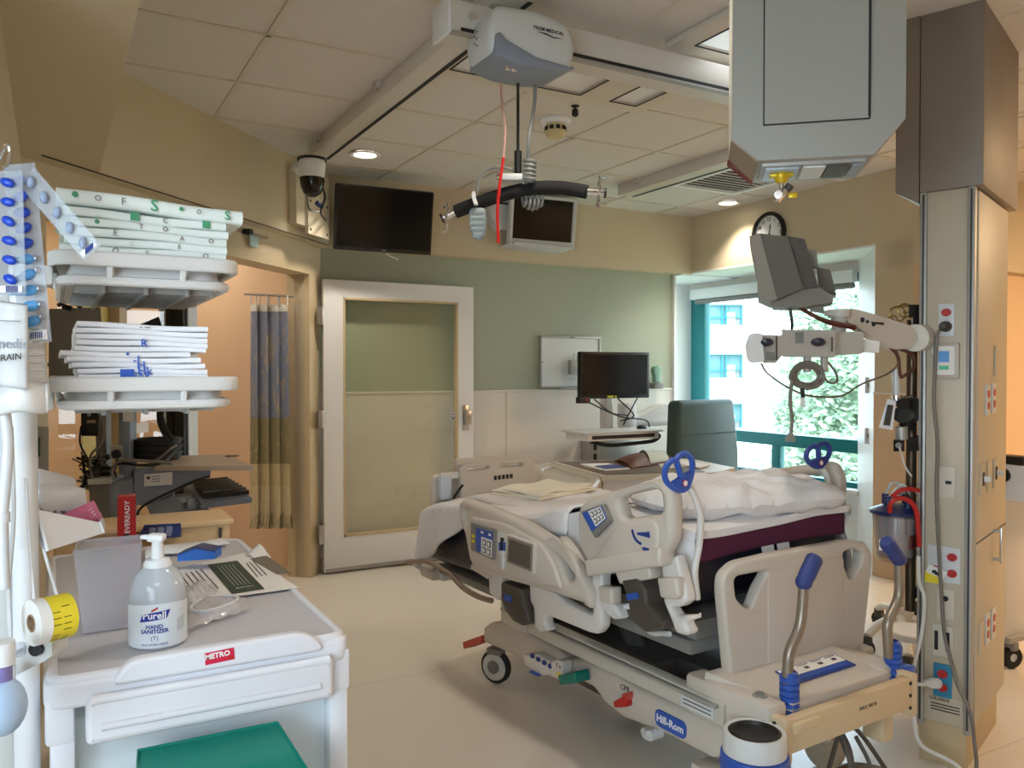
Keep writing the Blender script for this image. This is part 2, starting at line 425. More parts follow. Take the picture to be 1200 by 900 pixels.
# window: sill, frame, transom, mullion, blind, glass
b = B(white); b.box2((5.62, 4.36, .47), (5.9, 6.44, .505), None, .008); b.struct('trim_1')
b = B(teal)
for y0, y1 in ((6.24, 6.44), (4.36, 4.43)): b.box2((5.72, y0, .5), (5.8, y1, 2.28), None, .006)
b.box2((5.72, 4.4, .79), (5.8, 6.3, .9), None, .006); b.box2((5.72, 4.4, .5), (5.8, 6.3, .55), None, .006); b.box2((5.72, 4.4, 2.2), (5.8, 6.3, 2.28), None, .006)
b.box2((5.725, 5.26, .52), (5.79, 5.36, .8), None, .006)
b.struct('window_1')
for nm, z, lab in (('wall_switch', 1.36, 'white switch plate on the white window reveal, upper of two'), ('wall_switch', .98, 'white switch plate with a dark rocker on the white window reveal, lower of two')):
    c = Vector((5.33, 4.043, z)); t = thing(nm, lab, 'switch', c, radians(-45)); b = B(greyw); b.box((0, -.006, 0), (.05, .008, .12), None, .003); b.part('plate', t); b = B(dgrey); b.box((0, -.012, 0), (.014, .008, .035), None, .002); b.part('rocker', t)
B(pane).box2((5.755, 4.4, .5), (5.763, 6.3, 2.25)).struct('window_1_pane')
t = thing('roller_blind', 'white roller blind rolled up in its valance at the window head', 'blind', (5.68, 5.4, 2.15))
w = B(white, t); w.box2((5.63, 4.43, 2.185), (5.7, 6.36, 2.285), None, .006).part('valance', t)
w = B(mgrey, t); w.cyl((5.67, 4.45, 2.165), (5.67, 6.3, 2.165), .028); w.part('roller', t, 'grey rolled cloth')
# ---------------------------------------------------------------- angled wall with the doorway and side light
A0 = Vector((1.71, 5.9, 0)); DW = Vector((-.697, -.717, 0)); NW = Vector((-.717, .697, 0))   # along the wall, and away from the room
def W(s, n, z): return A0+DW*s+NW*n+Vector((0, 0, z))
def wbox(b, s0, s1, n0, n1, z0, z1, m=None):
    q = [(s0, n0), (s1, n0), (s1, n1), (s0, n1)]
    return b.hexa([W(s, n, z0) for s, n in q], [W(s, n, z1) for s, n in q], m)
b = B(tan); wbox(b, -.1, .1, 0, .14, 0, 2.4); wbox(b, .1, 2.58, 0, .14, 2.22, 2.4); wbox(b, 2.58, 3.2, 0, .14, 0, 2.4); wbox(b, 3.2, 7, 0, .14, 0, 2.95); b.struct('wall_left')
b = B(tan); wbox(b, -.12, 3.0, -.1, .14, 2.37, 2.95); b.struct('wall_left_upper')
b = B(ink); wbox(b, .0, 2.6, -.102, -.097, 2.366, 2.371); b.struct('trim_2')
b = B(framem)                                   # frame round the doorway
wbox(b, .1, .2, -.02, .16, 0, 2.22); wbox(b, .2, 1.46, -.02, .16, 2.15, 2.22); wbox(b, .16, .2, .02, .1, 0, 2.15, tan); b.struct('door_1_frame')
b = B(mgrey); wbox(b, 1.46, 1.54, -.02, .16, 0, 2.22, greyw); wbox(b, 1.54, 1.57, -.01, .1, 0, 2.2, ink); wbox(b, 2.0, 2.05, -.01, .12, 0, 2.22, framem); wbox(b, 2.5, 2.6, -.02, .16, 0, 2.22, framem); wbox(b, 1.54, 2.5, -.01, .12, 0, .1, framem); wbox(b, 1.54, 2.5, -.01, .12, 2.15, 2.22, framem); b.struct('window_2')
b = B(doorglass); wbox(b, 1.57, 2.0, .05, .058, .1, 2.15); wbox(b, 2.05, 2.5, .05, .058, .1, 2.15); b.struct('window_2_pane')
# anteroom beyond the doorway
b = B(orange); wbox(b, -1.5, 4.5, 1.75, 1.85, 0, 2.95); wbox(b, .02, .1, .16, 1.75, 0, 2.95); wbox(b, 4.4, 4.5, .14, 1.75, 0, 2.95); b.struct('wall_anteroom')
b = B(cream); wbox(b, .05, 4.5, 1.72, 1.75, 0, .12); b.struct('baseboard_anteroom')
b = B(tile); wbox(b, .0, 4.5, .14, 1.85, 2.6, 2.7); b.struct('ceiling_anteroom')
for i, s in enumerate((1.9, 2.35)):
    b = B(framem); wbox(b, s, s+.09, 1.66, 1.75, 0, 2.4); b.struct('trim_%d' % (3+i))
# header and pilaster close to the viewpoint
B(tan).box2((-2.2, -.6, 2.372), (.195, 4.3, 2.95)).struct('ceiling_header')
B(tan).box2((-.42, 2.1, 0), (-.108, 4.05, 2.38)).struct('wall_left_pilaster')
# ---------------------------------------------------------------- the open glazed door against the back wall
DA = Vector((1.695, 5.8, 0))
t = thing('glass_door', 'wide white hinged door with one tall glass pane, swung open against the back wall', 'door', DA)
b = B(white); Wd, Hd, zb = 1.2, 2.125, .012
b.plate([rrect(0, zb, Wd, Hd, .004), rrect(.155, .27, 1.055, 1.99, .004)], 'xz', 0, .045, None, .002); b.part('door_leaf', t)
b = B(framem)
for x0, z0, x1, z1 in ((.145, .26, .16, 2.0), (1.05, .26, 1.065, 2.0), (.145, .26, 1.065, .275), (.145, 1.985, 1.065, 2.0)): b.box2((x0, -.027, z0), (x1, .027, z1))
b.part('glazing_bead', t, 'thin tan bead round the pane')
B(doorglass).box2((.155, -.004, .27), (1.055, .004, 1.99)).part('glass_pane', t)
h = B(steel); h.box2((1.1, -.032, 1.0), (1.155, -.022, 1.2), None, .003); h = h.part('handle_plate', t, 'brushed steel plate')
k = B(steel); k.box2((1.115, -.08, 1.075), (1.14, -.03, 1.1), None, .004); k.box2((1.1, -.085, 1.05), (1.155, -.065, 1.16), None, .006); k.part('handle', h)
B(alu).box2((.01, -.03, .015), (1.18, -.022, .04)).part('kick_strip', t, 'aluminium strip along the bottom')
b = B(dgrey); b.plate([[(1.0, 1.13), (1.012, 1.145), (1.03, 1.15), (1.048, 1.145), (1.06, 1.13), (1.05, 1.095), (1.03, 1.075), (1.01, 1.095)]], 'xz', -.0055, .001, greyw)
txt(b, 'SMILE', (1.03, -.0065, 1.128), (1, 0, 0), (0, 0, 1), .014, ink); b.plate([[(1.008, 1.118), (1.03, 1.085), (1.052, 1.118), (1.03, 1.1)]], 'xz', -.0065, .001)
b.part('badge_decal', t, 'small shield decal on the glass')
for z in (.3, 1.12, 1.86):
    b = B(steel, t); b.box2(DA+Vector((-.05, -.07, z-.065)), DA+Vector((-.02, -.02, z+.065)), None, .003); b.box2(DA+Vector((-.012, -.03, z-.065)), DA+Vector((.0, .03, z+.065)), None, .002)
    b.cyl(DA+Vector((-.015, -.035, z-.065)), DA+Vector((-.015, -.035, z+.065)), .012, None, 12); b.part('hinge', t, 'steel hinge')
b = B(mat('outlet_cream', (214, 200, 156), .45)); b.box2((2.66, 5.884, .42), (2.74, 5.892, .54), None, .004)
for z in (.455, .505): b.plate([ell(2.7, z, .018, .016, 14)], 'xz', 5.882, .004, dgrey)
tag(b.one('wall_outlet', 'cream double power outlet seen through the glass door, low on the back wall', 'outlet'), 'cream double power outlet seen through the glass door, low on the back wall', 'outlet')
# ---------------------------------------------------------------- ward curtain beyond the doorway
q0, q1 = P(294, 357, 5.75), P(335, 360, 5.75)
cz0, cz1 = .36, q0.z
clo = banded('ward_curtain_cloth', [(0, (206, 192, 158)), (.3, (196, 180, 140)), (.45, (138, 130, 98)), (.78, (128, 136, 158)), (cz1-cz0-.05, (206, 204, 196)), (cz1-cz0, (206, 204, 196))], 'Z', .85, (176, 160, 120))
def cfn(u, v):
    p = q0.lerp(q1, u); n = Vector((.5, -.86, 0)); a = .035*sin(u*2*pi*3.2)+.012*sin(u*23)
    z = cz0+(cz1-cz0)*v; k = 1+.12*(1-v)
    p = q0.lerp(q1, .5)+(p-q0.lerp(q1, .5))*k
    return (p.x+n.x*a*(1-.3*v), p.y+n.y*a*(1-.3*v), z)
t = thing('ward_curtain', 'blue-grey ward curtain with leaf pattern and cream hem, bunched beside the doorway frame', 'curtain', (q0.x, q0.y, cz0))
b = B(clo, t); b.surf(cfn, 64, 30); o = solid(b.part('curtain_cloth', t), .004)
b = B(mat('hem_fringe', (120, 112, 86), .9), t)
for i in range(34):
    u = i/33; p = Vector(cfn(u, .0)); q = Vector(cfn(min(1, u+.02), .05)); b.hexa([p+Vector((0, -.006, .0)), p+Vector((.012, -.006, .0)), p+Vector((.012, -.004, .0)), p+Vector((0, -.004, .0))], [q+Vector((0, -.006, .0+.02*(i % 3))), q+Vector((.006, -.006, .02*(i % 2))), q+Vector((.006, -.004, 0)), q+Vector((0, -.004, 0))])
b.part('hem_fringe', t)
b = B(whitep, t)
for i in range(8):
    p = Vector(cfn(i/7, 1)); b.box(p+Vector((0, 0, .03)), (.008, .008, .07))
b.part('carrier', t)
rr = B(alu); rr.tube([q0+Vector((-.04, .02, .075)), q1+Vector((.05, -.02, .075))], .009, None, 8)
rr.one('curtain_track', 'aluminium curtain track above the blue-grey ward curtain', 'curtain track', q0+Vector((0, 0, .07))) if False else tag(rr.one('curtain_track', 'aluminium curtain track above the blue-grey ward curtain', 'curtain track'), 'aluminium curtain track above the blue-grey ward curtain', 'curtain track')
# ================================================================= ceiling things
diff = mat('light_diffuser', (214, 222, 222), .4, emit=.32)
def troffer(x0, y0, x1, y1, label, lit, xs):
    t = thing('ceiling_light', label, 'ceiling light', ((x0+x1)/2, (y0+y1)/2, CZ-.03), group=None)
    b = B(tile, t); b.plate([rrect(x0, y0, x1, y1, .002)]+[rrect(a, y0+.09, c, y1-.09, .002) for a, c in xs], 'xy', CZ-.018, .03, tbar, .002); b.part('frame', t)
    for a, c in xs:
        b = B(lit, t); b.box2((a-.002, y0+.088, CZ-.02), (c+.002, y1-.088, CZ-.012)); b.box2((a+.1, (y0+y1)/2-.012, CZ-.026), (c-.1, (y0+y1)/2+.012, CZ-.02)); b.part('diffuser', t)
        b = B(ink, t); b.plate([rrect(a-.004, y0+.086, c+.004, y1-.086, .002), rrect(a+.004, y0+.094, c-.004, y1-.094, .002)], 'xy', CZ-.034, .003); b.part('gasket', t, 'dark seal line')
troffer(1.47, 2.88, 2.755, 3.52, 'unlit recessed ceiling panel with two white covers, behind the hoist motor', white, [(1.6, 2.315), (2.5, 2.665)])
troffer(2.3, 2.17, 3.4, 2.76, 'pale bluish recessed ceiling light above the traverse rail beside the grey pendant', diff, [(2.39, 3.32)])
dl = mat('downlight_glow', (255, 244, 220), .4, emit=4)
def spot(x, y):
    la = bpy.data.lights.new('downlight_or_fill', 'SPOT'); la.energy = 28; la.spot_size = 1.9; la.spot_blend = .6; la.shadow_soft_size = .06; la.color = (1, .9, .76)
    o = bpy.data.objects.new('downlight_or_fill', la); COL.objects.link(o); o.location = (x, y, CZ-.04)
def downlight(x, y, label):
    t = thing('downlight', label, 'downlight', (x, y, CZ-.01))
    b = B(white); b.lathe([(.095, 0), (.1, -.004), (.095, -.008), (.075, -.006), (.07, .012), (.095, .012)], (0, 0, 0), None, 28); b.part('trim_ring', t)
    b = B(dl); b.lathe([(0, .004), (.071, .004), (.071, .009), (0, .009)], (0, 0, 0), None, 24); b.part('lens', t, 'glowing lens')
    b = B(white); b.box((0, 0, .001), (.004, .13, .006)); b.part('cross_bar', t)
    spot(x, y)
downlight(1.78, 5.12, 'round recessed downlight above the television'); downlight(4.93, 5.1, 'round recessed downlight near the wall clock'); spot(1.4, 1.95)  # the last spot is added fill for the floor, with no fixture
# air diffuser
t = thing('air_vent', 'slotted air diffuser in the ceiling between the far rail and the pendant', 'air vent', (4.33, 4.42, CZ-.02))
b = B(white, t); b.plate([rrect(4.06, 4.18, 4.7, 4.8, .003), rrect(4.1, 4.22, 4.66, 4.76, .003)], 'xy', CZ-.015, .024); b.part('frame', t)
b = B(dgrey, t); b.box2((4.1, 4.22, CZ-.012), (4.66, 4.76, CZ-.006)); b.part('duct_shadow_gap', t, 'dark duct opening')
b = B(white, t)
for i in range(9): b.box((4.38, 4.25+.06*i, CZ-.016), (.56, .03, .006), rot=(.5, 0, 0))
b.part('slat', t)
# smoke detector and sprinkler
c = OZ(651, 140, CZ)
t = thing('smoke_detector', 'cream smoke detector on the ceiling beyond the hoist motor', 'smoke detector', c)
cr2 = mat('aged_cream_plastic', (214, 196, 150), .45)
B(white).lathe([(0, 0), (.088, 0), (.09, -.012), (.075, -.03), (0, -.03)]).part('base', t)
b = B(cr2); b.lathe([(.055, -.03), (.058, -.05), (.058, -.085), (.045, -.1), (0, -.105)]); b.part('body', t)
b = B(ink)
for k in range(10):
    a = k*pi/5; b.box((.058*cos(a), .058*sin(a), -.055), (.006, .024, .022), rot=(0, 0, a))
b.part('sensing_slot', t)
c = OZ(674, 124, CZ)
b = B(ink); b.lathe([(0, 0), (.022, 0), (.022, -.004), (.008, -.006), (.008, -.016), (.016, -.02), (.018, -.05), (.008, -.058), (0, -.058)]); b.one('ceiling_sprinkler', 'small black sprinkler head beside the smoke detector', 'sprinkler', c)

# ================================================================= hoist rails, motor, spreader bar
railm = mat('hoist_rail_paint', (214, 208, 198), .4)
def yrail(name, x0, x1, y0, y1, label):
    t = thing(name, label, 'hoist rail', ((x0+x1)/2, (y0+y1)/2, 2.8))
    b = B(railm, t); b.box2((x0, y0, 2.8), (x1, y1, CZ), None, .006); b.part('rail_profile', t)
    b = B(ink, t); b.box2((x1-.026, y0+.02, 2.797), (x1-.006, y1-.03, 2.803)); b.part('running_slot', t, 'dark running slot')
    b = B(chrome, t)
    for y in (y0+.3, (y0+y1)/2, y1-.25):
        b = B(chrome, t); b.box2((x0-.03, y-.03, 2.85), (x0, y+.03, CZ), railm, .003); b.cyl((x0-.015, y, 2.835), (x0-.015, y, 2.86), .009); b.part('ceiling_bracket', t)
yrail('hoist_rail', 1.41, 1.535, 2.55, 5.12, 'long white ceiling hoist rail running from the traverse rail to the dome camera')
yrail('hoist_rail', 3.76, 3.9, 2.4, 5.06, 'white ceiling hoist rail behind the grey pendant, beside the air diffuser')
t = thing('hoist_traverse_rail', 'thick white traverse rail carrying the hoist motor across the ceiling', 'hoist rail', (2.5, 2.72, 2.66))
b = B(railm, t); b.box2((1.24, 2.655, 2.67), (3.95, 2.785, 2.79), None, .008); b.part('rail_profile', t)
b = B(ink, t); b.box2((1.28, 2.648, 2.675), (3.94, 2.655, 2.69)); b.part('running_slot', t, 'dark running slot')
b = B(alu, t); b.box2((1.24, 2.63, 2.66), (3.95, 2.66, 2.668)); b.part('lower_lip', t)
b = B(white, t); b.box2((1.228, 2.65, 2.665), (1.242, 2.79, 2.795), None, .004); b.part('end_cap', t)
b = B(chrome, t)
for x in (1.32, 1.38, 1.62): b.cyl((x, 2.64, 2.735), (x, 2.656, 2.735), .012)
b.part('bolt', t)
for x in (1.47, 3.83):
    b = B(alu, t); b.box2((x-.07, 2.64, 2.785), (x+.07, 2.8, 2.8), None, .003); b.cyl((x, 2.72, 2.78), (x, 2.72, 2.805), .03, mgrey); b.part('trolley', t)
MD = P(611, 65, 3.02)-Vector((1.6, 2.665, 2.557))
# motor
MC = Vector((1.62, 2.6, 2.56))
t = thing('patient_lift_motor', 'pale grey ceiling patient lift motor hanging under the traverse rail', 'patient lift', (1.6, 2.66, 2.45))
prof = [(-.2, 2.46), (-.215, 2.53), (-.2, 2.62), (-.16, 2.665), (.02, 2.675), (.15, 2.655), (.2, 2.6), (.205, 2.52), (.165, 2.455), (.06, 2.44), (-.08, 2.44)]
b = B(greyw, t); b.plate([rpoly([(1.6+x, z) for x, z in prof], .05, 6)], 'xz', 2.665, .24, None, .035); b.part('housing', t)
b = B(steelb, t); pr = [(-.185, 2.535), (-.165, 2.545), (-.14, 2.52), (.0, 2.475), (.19, 2.462), (.15, 2.446), (.06, 2.43), (-.08, 2.43), (-.19, 2.452)]
b.plate([rpoly([(1.6+x, z) for x, z in pr], .01, 3)], 'xz', 2.66, .26, None, .01); b.part('lower_shell', t, 'blue-grey lower shell')
b = B(ink, t); txt(b, 'PRISM MEDICAL', (1.665, 2.542, 2.597), (1, 0, -.0), (0, 0, 1), .021, ink, bold=.01)
b.plate([[(1.61, 2.583), (1.65, 2.584), (1.69, 2.576), (1.73, 2.576), (1.69, 2.572), (1.65, 2.579)]], 'xz', 2.543, .002); b.part('lettering', t)
b = B(ink, t)
for k in range(6): b.plate([ell(2.66+.025*(k % 2), 2.52+.014*k, .005, .003, 8)], 'yz', 1.387, .002)
b.part('control_legend', t)
b = B(chrome, t)
for x in (1.5, 1.53): b.lathe([(0, 0), (.012, 0), (.016, .02), (0, .02)], (x, 2.6, 2.425), None, 12)
b.part('cord_grommet', t)
t.location = Vector(t.location)+MD+Vector((0, 0, .045)); t.scale = (.87, .8, .87)
# strap, cords
SB = P(607, 207, 2.92)
strapT = P(607, 98, 2.98)
b = B(black, None); b.v = []
b.tube([strapT, P(607, 150, 2.95), SB+Vector((0, 0, .05))], .006, cableb, 6); b.tube([SB+Vector((0, 0, .09)), SB+Vector((0, 0, .01))], .014, cableb, 8)
b.world = True; tag(b.one('hoist_strap', 'black lifting strap running from the hoist motor down to the spreader bar', 'strap', strapT), 'black lifting strap running from the hoist motor down to the spreader bar', 'strap')
b = B(red, True); b.tube([P(587, 97, 2.96), P(588, 120, 2.92), P(592, 150, 2.86), P(590, 185, 2.85)], .0045, mat('faded_red_cord', (196, 150, 140), .7), 6, sm=5); b.tube([P(590, 185, 2.85), P(585, 222, 2.84), P(583, 250, 2.84), P(584, 285, 2.84)], .006, red, 6, sm=5)
b.one('emergency_pull_cord', 'red emergency pull cord dangling from the hoist motor in front of the spreader bar', 'cord', P(587, 97, 2.96))
gc = mat('grey_coil', (128, 128, 126), .5)
b = B(gc, True); b.tube([P(627, 100, 2.98), P(626, 125, 2.95), P(620, 160, 2.9), P(619, 187, 2.92)], .007, None, 8, sm=5)
pts = []
for i in range(80):
    a = i/80*2*pi*5.5; p = P(621, 186, 2.9).lerp(P(620, 214, 2.9), i/79); pts.append(p+Vector((cos(a)*.02, sin(a)*.02, 0)))
b.tube(pts, .0055, None, 6)
pts = []
for i in range(70):
    a = i/70*2*pi*5; u = i/69; p = P(612+24*u, 232-6*sin(u*pi)+6*sin(u*pi)*2, 2.95); pts.append(p+Vector((.008*sin(a), .02*sin(a), .024*cos(a))))
b.tube(pts, .0055, None, 6)
b.one('coiled_control_cable', 'grey coiled cable hanging from the hoist motor to the spreader bar', 'cable', P(627, 100, 2.9))
# spreader bar
t = thing('spreader_bar', 'black padded curved spreader bar with chrome hooks at both ends', 'spreader bar', SB)
line = smoothline([P(534, 248, 2.98), P(560, 238, 2.96), P(590, 228, 2.95), P(622, 221, 2.93), P(655, 220, 2.92), P(688, 225, 2.9)], 6)
b = B(mat('black_foam', (20, 19, 19), .85, bump=.15, bscale=200), t); b.tube(line, .025, None, 12); b.part('padded_bar', t)
for px1, py1, px2, py2, d in ((534, 248, 518, 256, 2.98), (688, 225, 709, 226, 2.9)):
    a, c = P(px1, py1, d), P(px2, py2, d); ax = (c-a).normalized()
    b = B(chrome, t); b.cyl(a, c, .014, None, 14); b.cyl(c-ax*.004, c+ax*.004, .018, black, 14)
    up = Vector((0, 0, 1)); sd = ax.cross(up).normalized()
    m = a.lerp(c, .65)
    for s in (-1, 1):
        b.tube([m+sd*.012*s, m+sd*.03*s+up*.01*s, m+sd*.038*s+up*.035*s, m+sd*.022*s+up*.052*s, m+sd*.012*s+up*.04*s], .0045, None, 6, sm=4)
        b.tube([m+up*.012*s, m+up*.04*s+sd*.02, m+up*.045*s+ax*.02+sd*.03], .004, None, 6, sm=4)
    b.part('hook_end', t, 'chrome end with sling hooks')
b = B(greyw, t); b.box(SB+Vector((0, 0, -.005)), (.13, .05, .025), None, .008, rot=(0, 0, -.5)); b.cyl(SB+Vector((-.07, .03, 0)), SB+Vector((-.045, .02, 0)), .012, chrome); b.part('strap_clasp', t, 'pale grey clasp under the strap')
# hand control hooked over the bar
t = thing('hoist_hand_control', 'grey hand control with a ribbed button strip, hooked over the spreader bar', 'hand control', P(560, 262, 2.93))
b = B(mat('pale_teal_grey', (150, 160, 160), .5), t)
c = P(560, 262, 2.93)
b.plate([rpoly([(-.03, .055), (.03, .055), (.032, -.01), (.018, -.06), (-.014, -.06), (-.032, -.01)], .02, 5)], 'xz', 0, .03, None, .008, Matrix.Translation(c) @ Matrix.Rotation(-TH, 4, 'Z')); b.part('handset', t)
b = B(mat('dark_teal_grey', (118, 128, 130), .5), t)
for k in range(5): b.plate([rrect(-.022, .03-.02*k, .022, .038-.02*k, .003)], 'xz', -.016, .003, None, 0, Matrix.Translation(c) @ Matrix.Rotation(-TH, 4, 'Z'))
b.part('button_strip', t)
b = B(greyw, t); b.tube([P(558, 240, 2.9), P(555, 230, 2.915), P(557, 226, 2.95), P(558, 236, 2.99)], .009, None, 8, sm=4, sq=.6); b.part('hook', t)
b = B(gc, t); b.tube([P(559, 226, 2.93), P(562, 210, 2.93), P(572, 199, 2.93), P(588, 196, 2.93), P(603, 200, 2.93), P(612, 206, 2.93)], .005, None, 6, sm=5); b.part('cord', t)
# wall dispenser-like grey unit seen under the bar
t = thing('wall_sensor_box', 'white rounded box on the back wall beside the small grey monitor', 'wall unit', OY(585, 250, 5.74))
c = OY(585, 250, 5.72)
b = B(greyw, t); b.plate([rpoly([(-.11, .13), (.1, .13), (.1, -.06), (.05, -.14), (-.04, -.14), (-.09, -.06)], .03, 4)], 'xz', 0, .1, None, .015, Matrix.Translation(c)); b.part('body', t)
b = B(ink, t); b.box(c+Vector((0, -.052, .07)), (.16, .006, .014)); b.part('slot', t)

# ================================================================= televisions, camera, clock
t = thing('television', 'large black flat television tilted forward high on the back wall', 'television', (2.05, 5.6, 2.28))
M = Matrix.Translation((2.06, 5.52, 2.535)) @ Matrix.Rotation(-.07, 4, 'Z') @ Matrix.Rotation(.16, 4, 'X')
b = B(black, t); b.box((0, 0, 0), (.71, .045, .45), None, .008, M=M); b.box((0, .03, 0), (.5, .03, .3), None, .01, M=M); b.part('bezel', t)
b = B(screen, t); b.box((0, -.0235, .008), (.68, .002, .41), M=M); b.part('screen', t)
b = B(greyw, t); txt(b, 'SONY', M @ Vector((0, -.0238, -.212)), M.to_3x3() @ Vector((1, 0, 0)), M.to_3x3() @ Vector((0, 0, 1)), .012, greyw); b.part('lettering', t)
b = B(black, t); b.box((2.06, 5.65, 2.52), (.12, .2, .12)); b.box((2.06, 5.765, 2.52), (.25, .03, .3), None, .004); b.part('wall_bracket', t)
b = B(white, t); b.tube([Vector((2.1, 5.6, 2.31)), Vector((2.2, 5.66, 2.29)), Vector((2.26, 5.77, 2.3))], .006, cablew, 6, sm=4); b.part('cable', t)
t = thing('wall_monitor', 'small grey-framed dark monitor tilted down on the back wall below the spreader bar', 'monitor', (3.43, 5.6, 2.45))
M = Matrix.Translation((3.42, 5.6, 2.66)) @ Matrix.Rotation(-.04, 4, 'Z') @ Matrix.Rotation(.12, 4, 'X')
b = B(greyw, t); b.plate([rrect(-.3, -.21, .3, .2, .015), rrect(-.27, -.15, .27, .175, .005)], 'xz', 0, .05, None, .006, M); b.box((0, .03, 0), (.54, .06, .36), None, .02, M=M); b.part('bezel', t)
b = B(screen, t); b.box((0, -.004, .012), (.55, .004, .33), M=M); b.part('screen', t)
b = B(greyw, t); b.hexa([(3.18, 5.6, 2.44), (3.66, 5.6, 2.44), (3.66, 5.78, 2.44), (3.18, 5.78, 2.44)], [(3.14, 5.56, 2.47), (3.7, 5.56, 2.47), (3.7, 5.78, 2.47), (3.14, 5.78, 2.47)]); b.box2((3.3, 5.66, 2.45), (3.54, 5.78, 2.7)); b.part('wall_shelf', t)
# camera with its wall box
t = thing('camera_back_box', 'shallow cream metal box behind the dome camera on the angled wall', 'junction box', W(.55, -.12, 2.4))
def wb2(b, s0, s1, n0, n1, z0, z1, m=None): return wbox(b, s0, s1, n0, n1, z0, z1, m)
bx = mat('cream_metal', (218, 206, 182), .45)
b = B(bx, t); wb2(b, .32, .62, -.16, -.104, 2.43, 2.81); b.part('box', t)
b = B(bx, t); wb2(b, .22, .51, -.185, -.16, 2.38, 2.8); b.part('cover_plate', t)
b = B(dgrey, t)
for s, z in ((.25, 2.41), (.48, 2.41), (.25, 2.6), (.48, 2.77), (.48, 2.6)): b.cyl(W(s, -.187, z), W(s, -.182, z), .01, None, 10)
b.part('screw', t)
CC = Vector((1.36, 4.86, 2.66))
t = thing('dome_camera', 'white dome security camera with black ball on the angled wall near the television', 'security camera', CC)
b = B(white, t); b.lathe([(0, .065), (.075, .06), (.08, .04), (.075, -.02), (.07, -.045), (0, -.045)], CC, None, 24); b.part('housing', t)
b = B(black, t); b.lathe([(0, -.045), (.074, -.045), (.07, -.075), (.066, -.1), (.05, -.135), (.02, -.155), (0, -.158)], CC, mat('camera_dome', (14, 14, 15), .1), 24); b.part('dome', t); b = B(black, t); b.lathe([(.077, .062), (.088, .06), (.088, .072), (0, .074), (0, .062)], CC, None, 24); b.part('top_ring', t)
b = B(greyw, t); b.tube([CC+Vector((0, 0, .06)), CC+Vector((-.03, .06, .06)), CC+Vector((-.06, .16, .04)), W(.42, -.2, 2.72)], .018, None, 8, sm=4); b.part('arm_bracket', t)
b = B(cableb, t); b.tube([CC+Vector((.05, 0, -.06)), CC+Vector((.09, .04, -.14)), CC+Vector((.08, .1, -.22)), W(.3, -.2, 2.5)], .006, None, 6, sm=5); b.tube([CC+Vector((-.02, .05, -.1)), CC+Vector((0, .08, -.2)), CC+Vector((.03, .1, -.22)), W(.33, -.2, 2.55)], .006, mgrey, 6, sm=5); b.tube([CC+Vector((.05, .08, -.17)), CC+Vector((.09, .1, -.19))], .016, dblue, 8); b.part('cable', t)
# small pale-blue tipped item on the ledge left of the camera
c = W(.92, -.13, 2.3); t = thing('wall_tape_flag', 'small clear bracket with a pale blue tag above the doorway frame', 'wall fitting', c)
b = B(mat('pale_blue_tag', (170, 196, 200), .6), t); wbox(b, .86, .95, -.03, -.025, 2.24, 2.3); b.part('tag', t)
b = B(clearpl, t); wbox(b, .8, 1.0, -.06, -.015, 2.3, 2.315); b.part('bracket', t)
b = B(black, t); wbox(b, .98, 1.02, -.07, -.02, 2.3, 2.33); b.part('clip', t)
# clock on the window wall
cc = OX(901, 274, 5.125)
t = thing('wall_clock', 'round white wall clock with black rim above the window, partly behind the patient monitor', 'clock', cc)
b = B(black, t); b.lathe([(.14, 0), (.175, 0), (.18, .02), (.165, .04), (.15, .035), (.148, .012)], cc+Vector((.012, 0, 0)), None, 36, (-1, 0, 0)); b.part('rim', t)
b = B(white, t); b.lathe([(0, .01), (.152, .01), (.152, .004), (0, .004)], cc+Vector((.012, 0, 0)), None, 36, (-1, 0, 0)); b.part('dial', t)
b = B(ink, t)
for k in range(12):
    a = radians(90-30*k); txt(b, str(k or 12), cc+Vector((-.0, -.118*cos(a), .118*sin(a))), (0, -1, 0), (0, 0, 1), .042, ink, bold=.01)
b.part('numerals', t)
b = B(ink, t); b.box(cc+Vector((-.002, -.01, .03)), (.002, .008, .085), rot=(.15, 0, 0)); b.part('hour_hand', t)
b = B(ink, t); b.box(cc+Vector((-.004, .0, -.05)), (.002, .006, .11), rot=(.0, 0, 0)); b.part('minute_hand', t)

# ================================================================= ceiling pendant (grey service boom)
pc = P(954, 185, 2.08)
PA = -TH-radians(13)
t = thing('ceiling_pendant', 'large grey ceiling service pendant with chamfered lower corners above the bed head', 'service pendant', pc, PA)
# local: x across the face, y away from viewer, z up from its lower face
ol = [(-.201, .055), (-.137, 0), (.142, 0), (.214, .085), (.214, .92), (-.201, .92)]
b = B(pendm); b.plate([ol], 'xz', .13, .26, None, .002); b.part('body', t)
b = B(pendm); b.plate([rrect(-.122, .09, .13, .85, .003)], 'xz', -.002, .006); b.part('access_panel', t)
b = B(ink); b.plate([rrect(-.124, .088, .132, .86, .003), rrect(-.121, .091, .128, .86, .003)], 'xz', -.0035, .004); b.box((.129, -.004, .48), (.006, .006, .77)); b.part('panel_gap', t, 'dark gap round the access panel')
b = B(mat('brown_bumper', (150, 132, 112), .5)); b.hexa([(-.204, -.001, .055), (-.204, .19, .055), (-.138, .22, -.003), (-.138, -.001, -.003)], [(-.2, -.001, .058), (-.2, .19, .058), (-.135, .22, .001), (-.135, -.001, .001)]); b.part('left_corner_bumper', t, 'tan corner strip')
b = B(dred); b.hexa([(-.206, .19, .055), (-.206, .262, .055), (-.138, .262, -.005), (-.138, .22, -.005)], [(-.2, .19, .058), (-.2, .262, .058), (-.135, .262, .001), (-.135, .22, .001)]); b.part('red_corner_guard', t, 'dark red corner guard')
b = B(alu); b.plate([rrect(-.125, .03, .13, .2, .004)], 'xy', -.004, .008); 
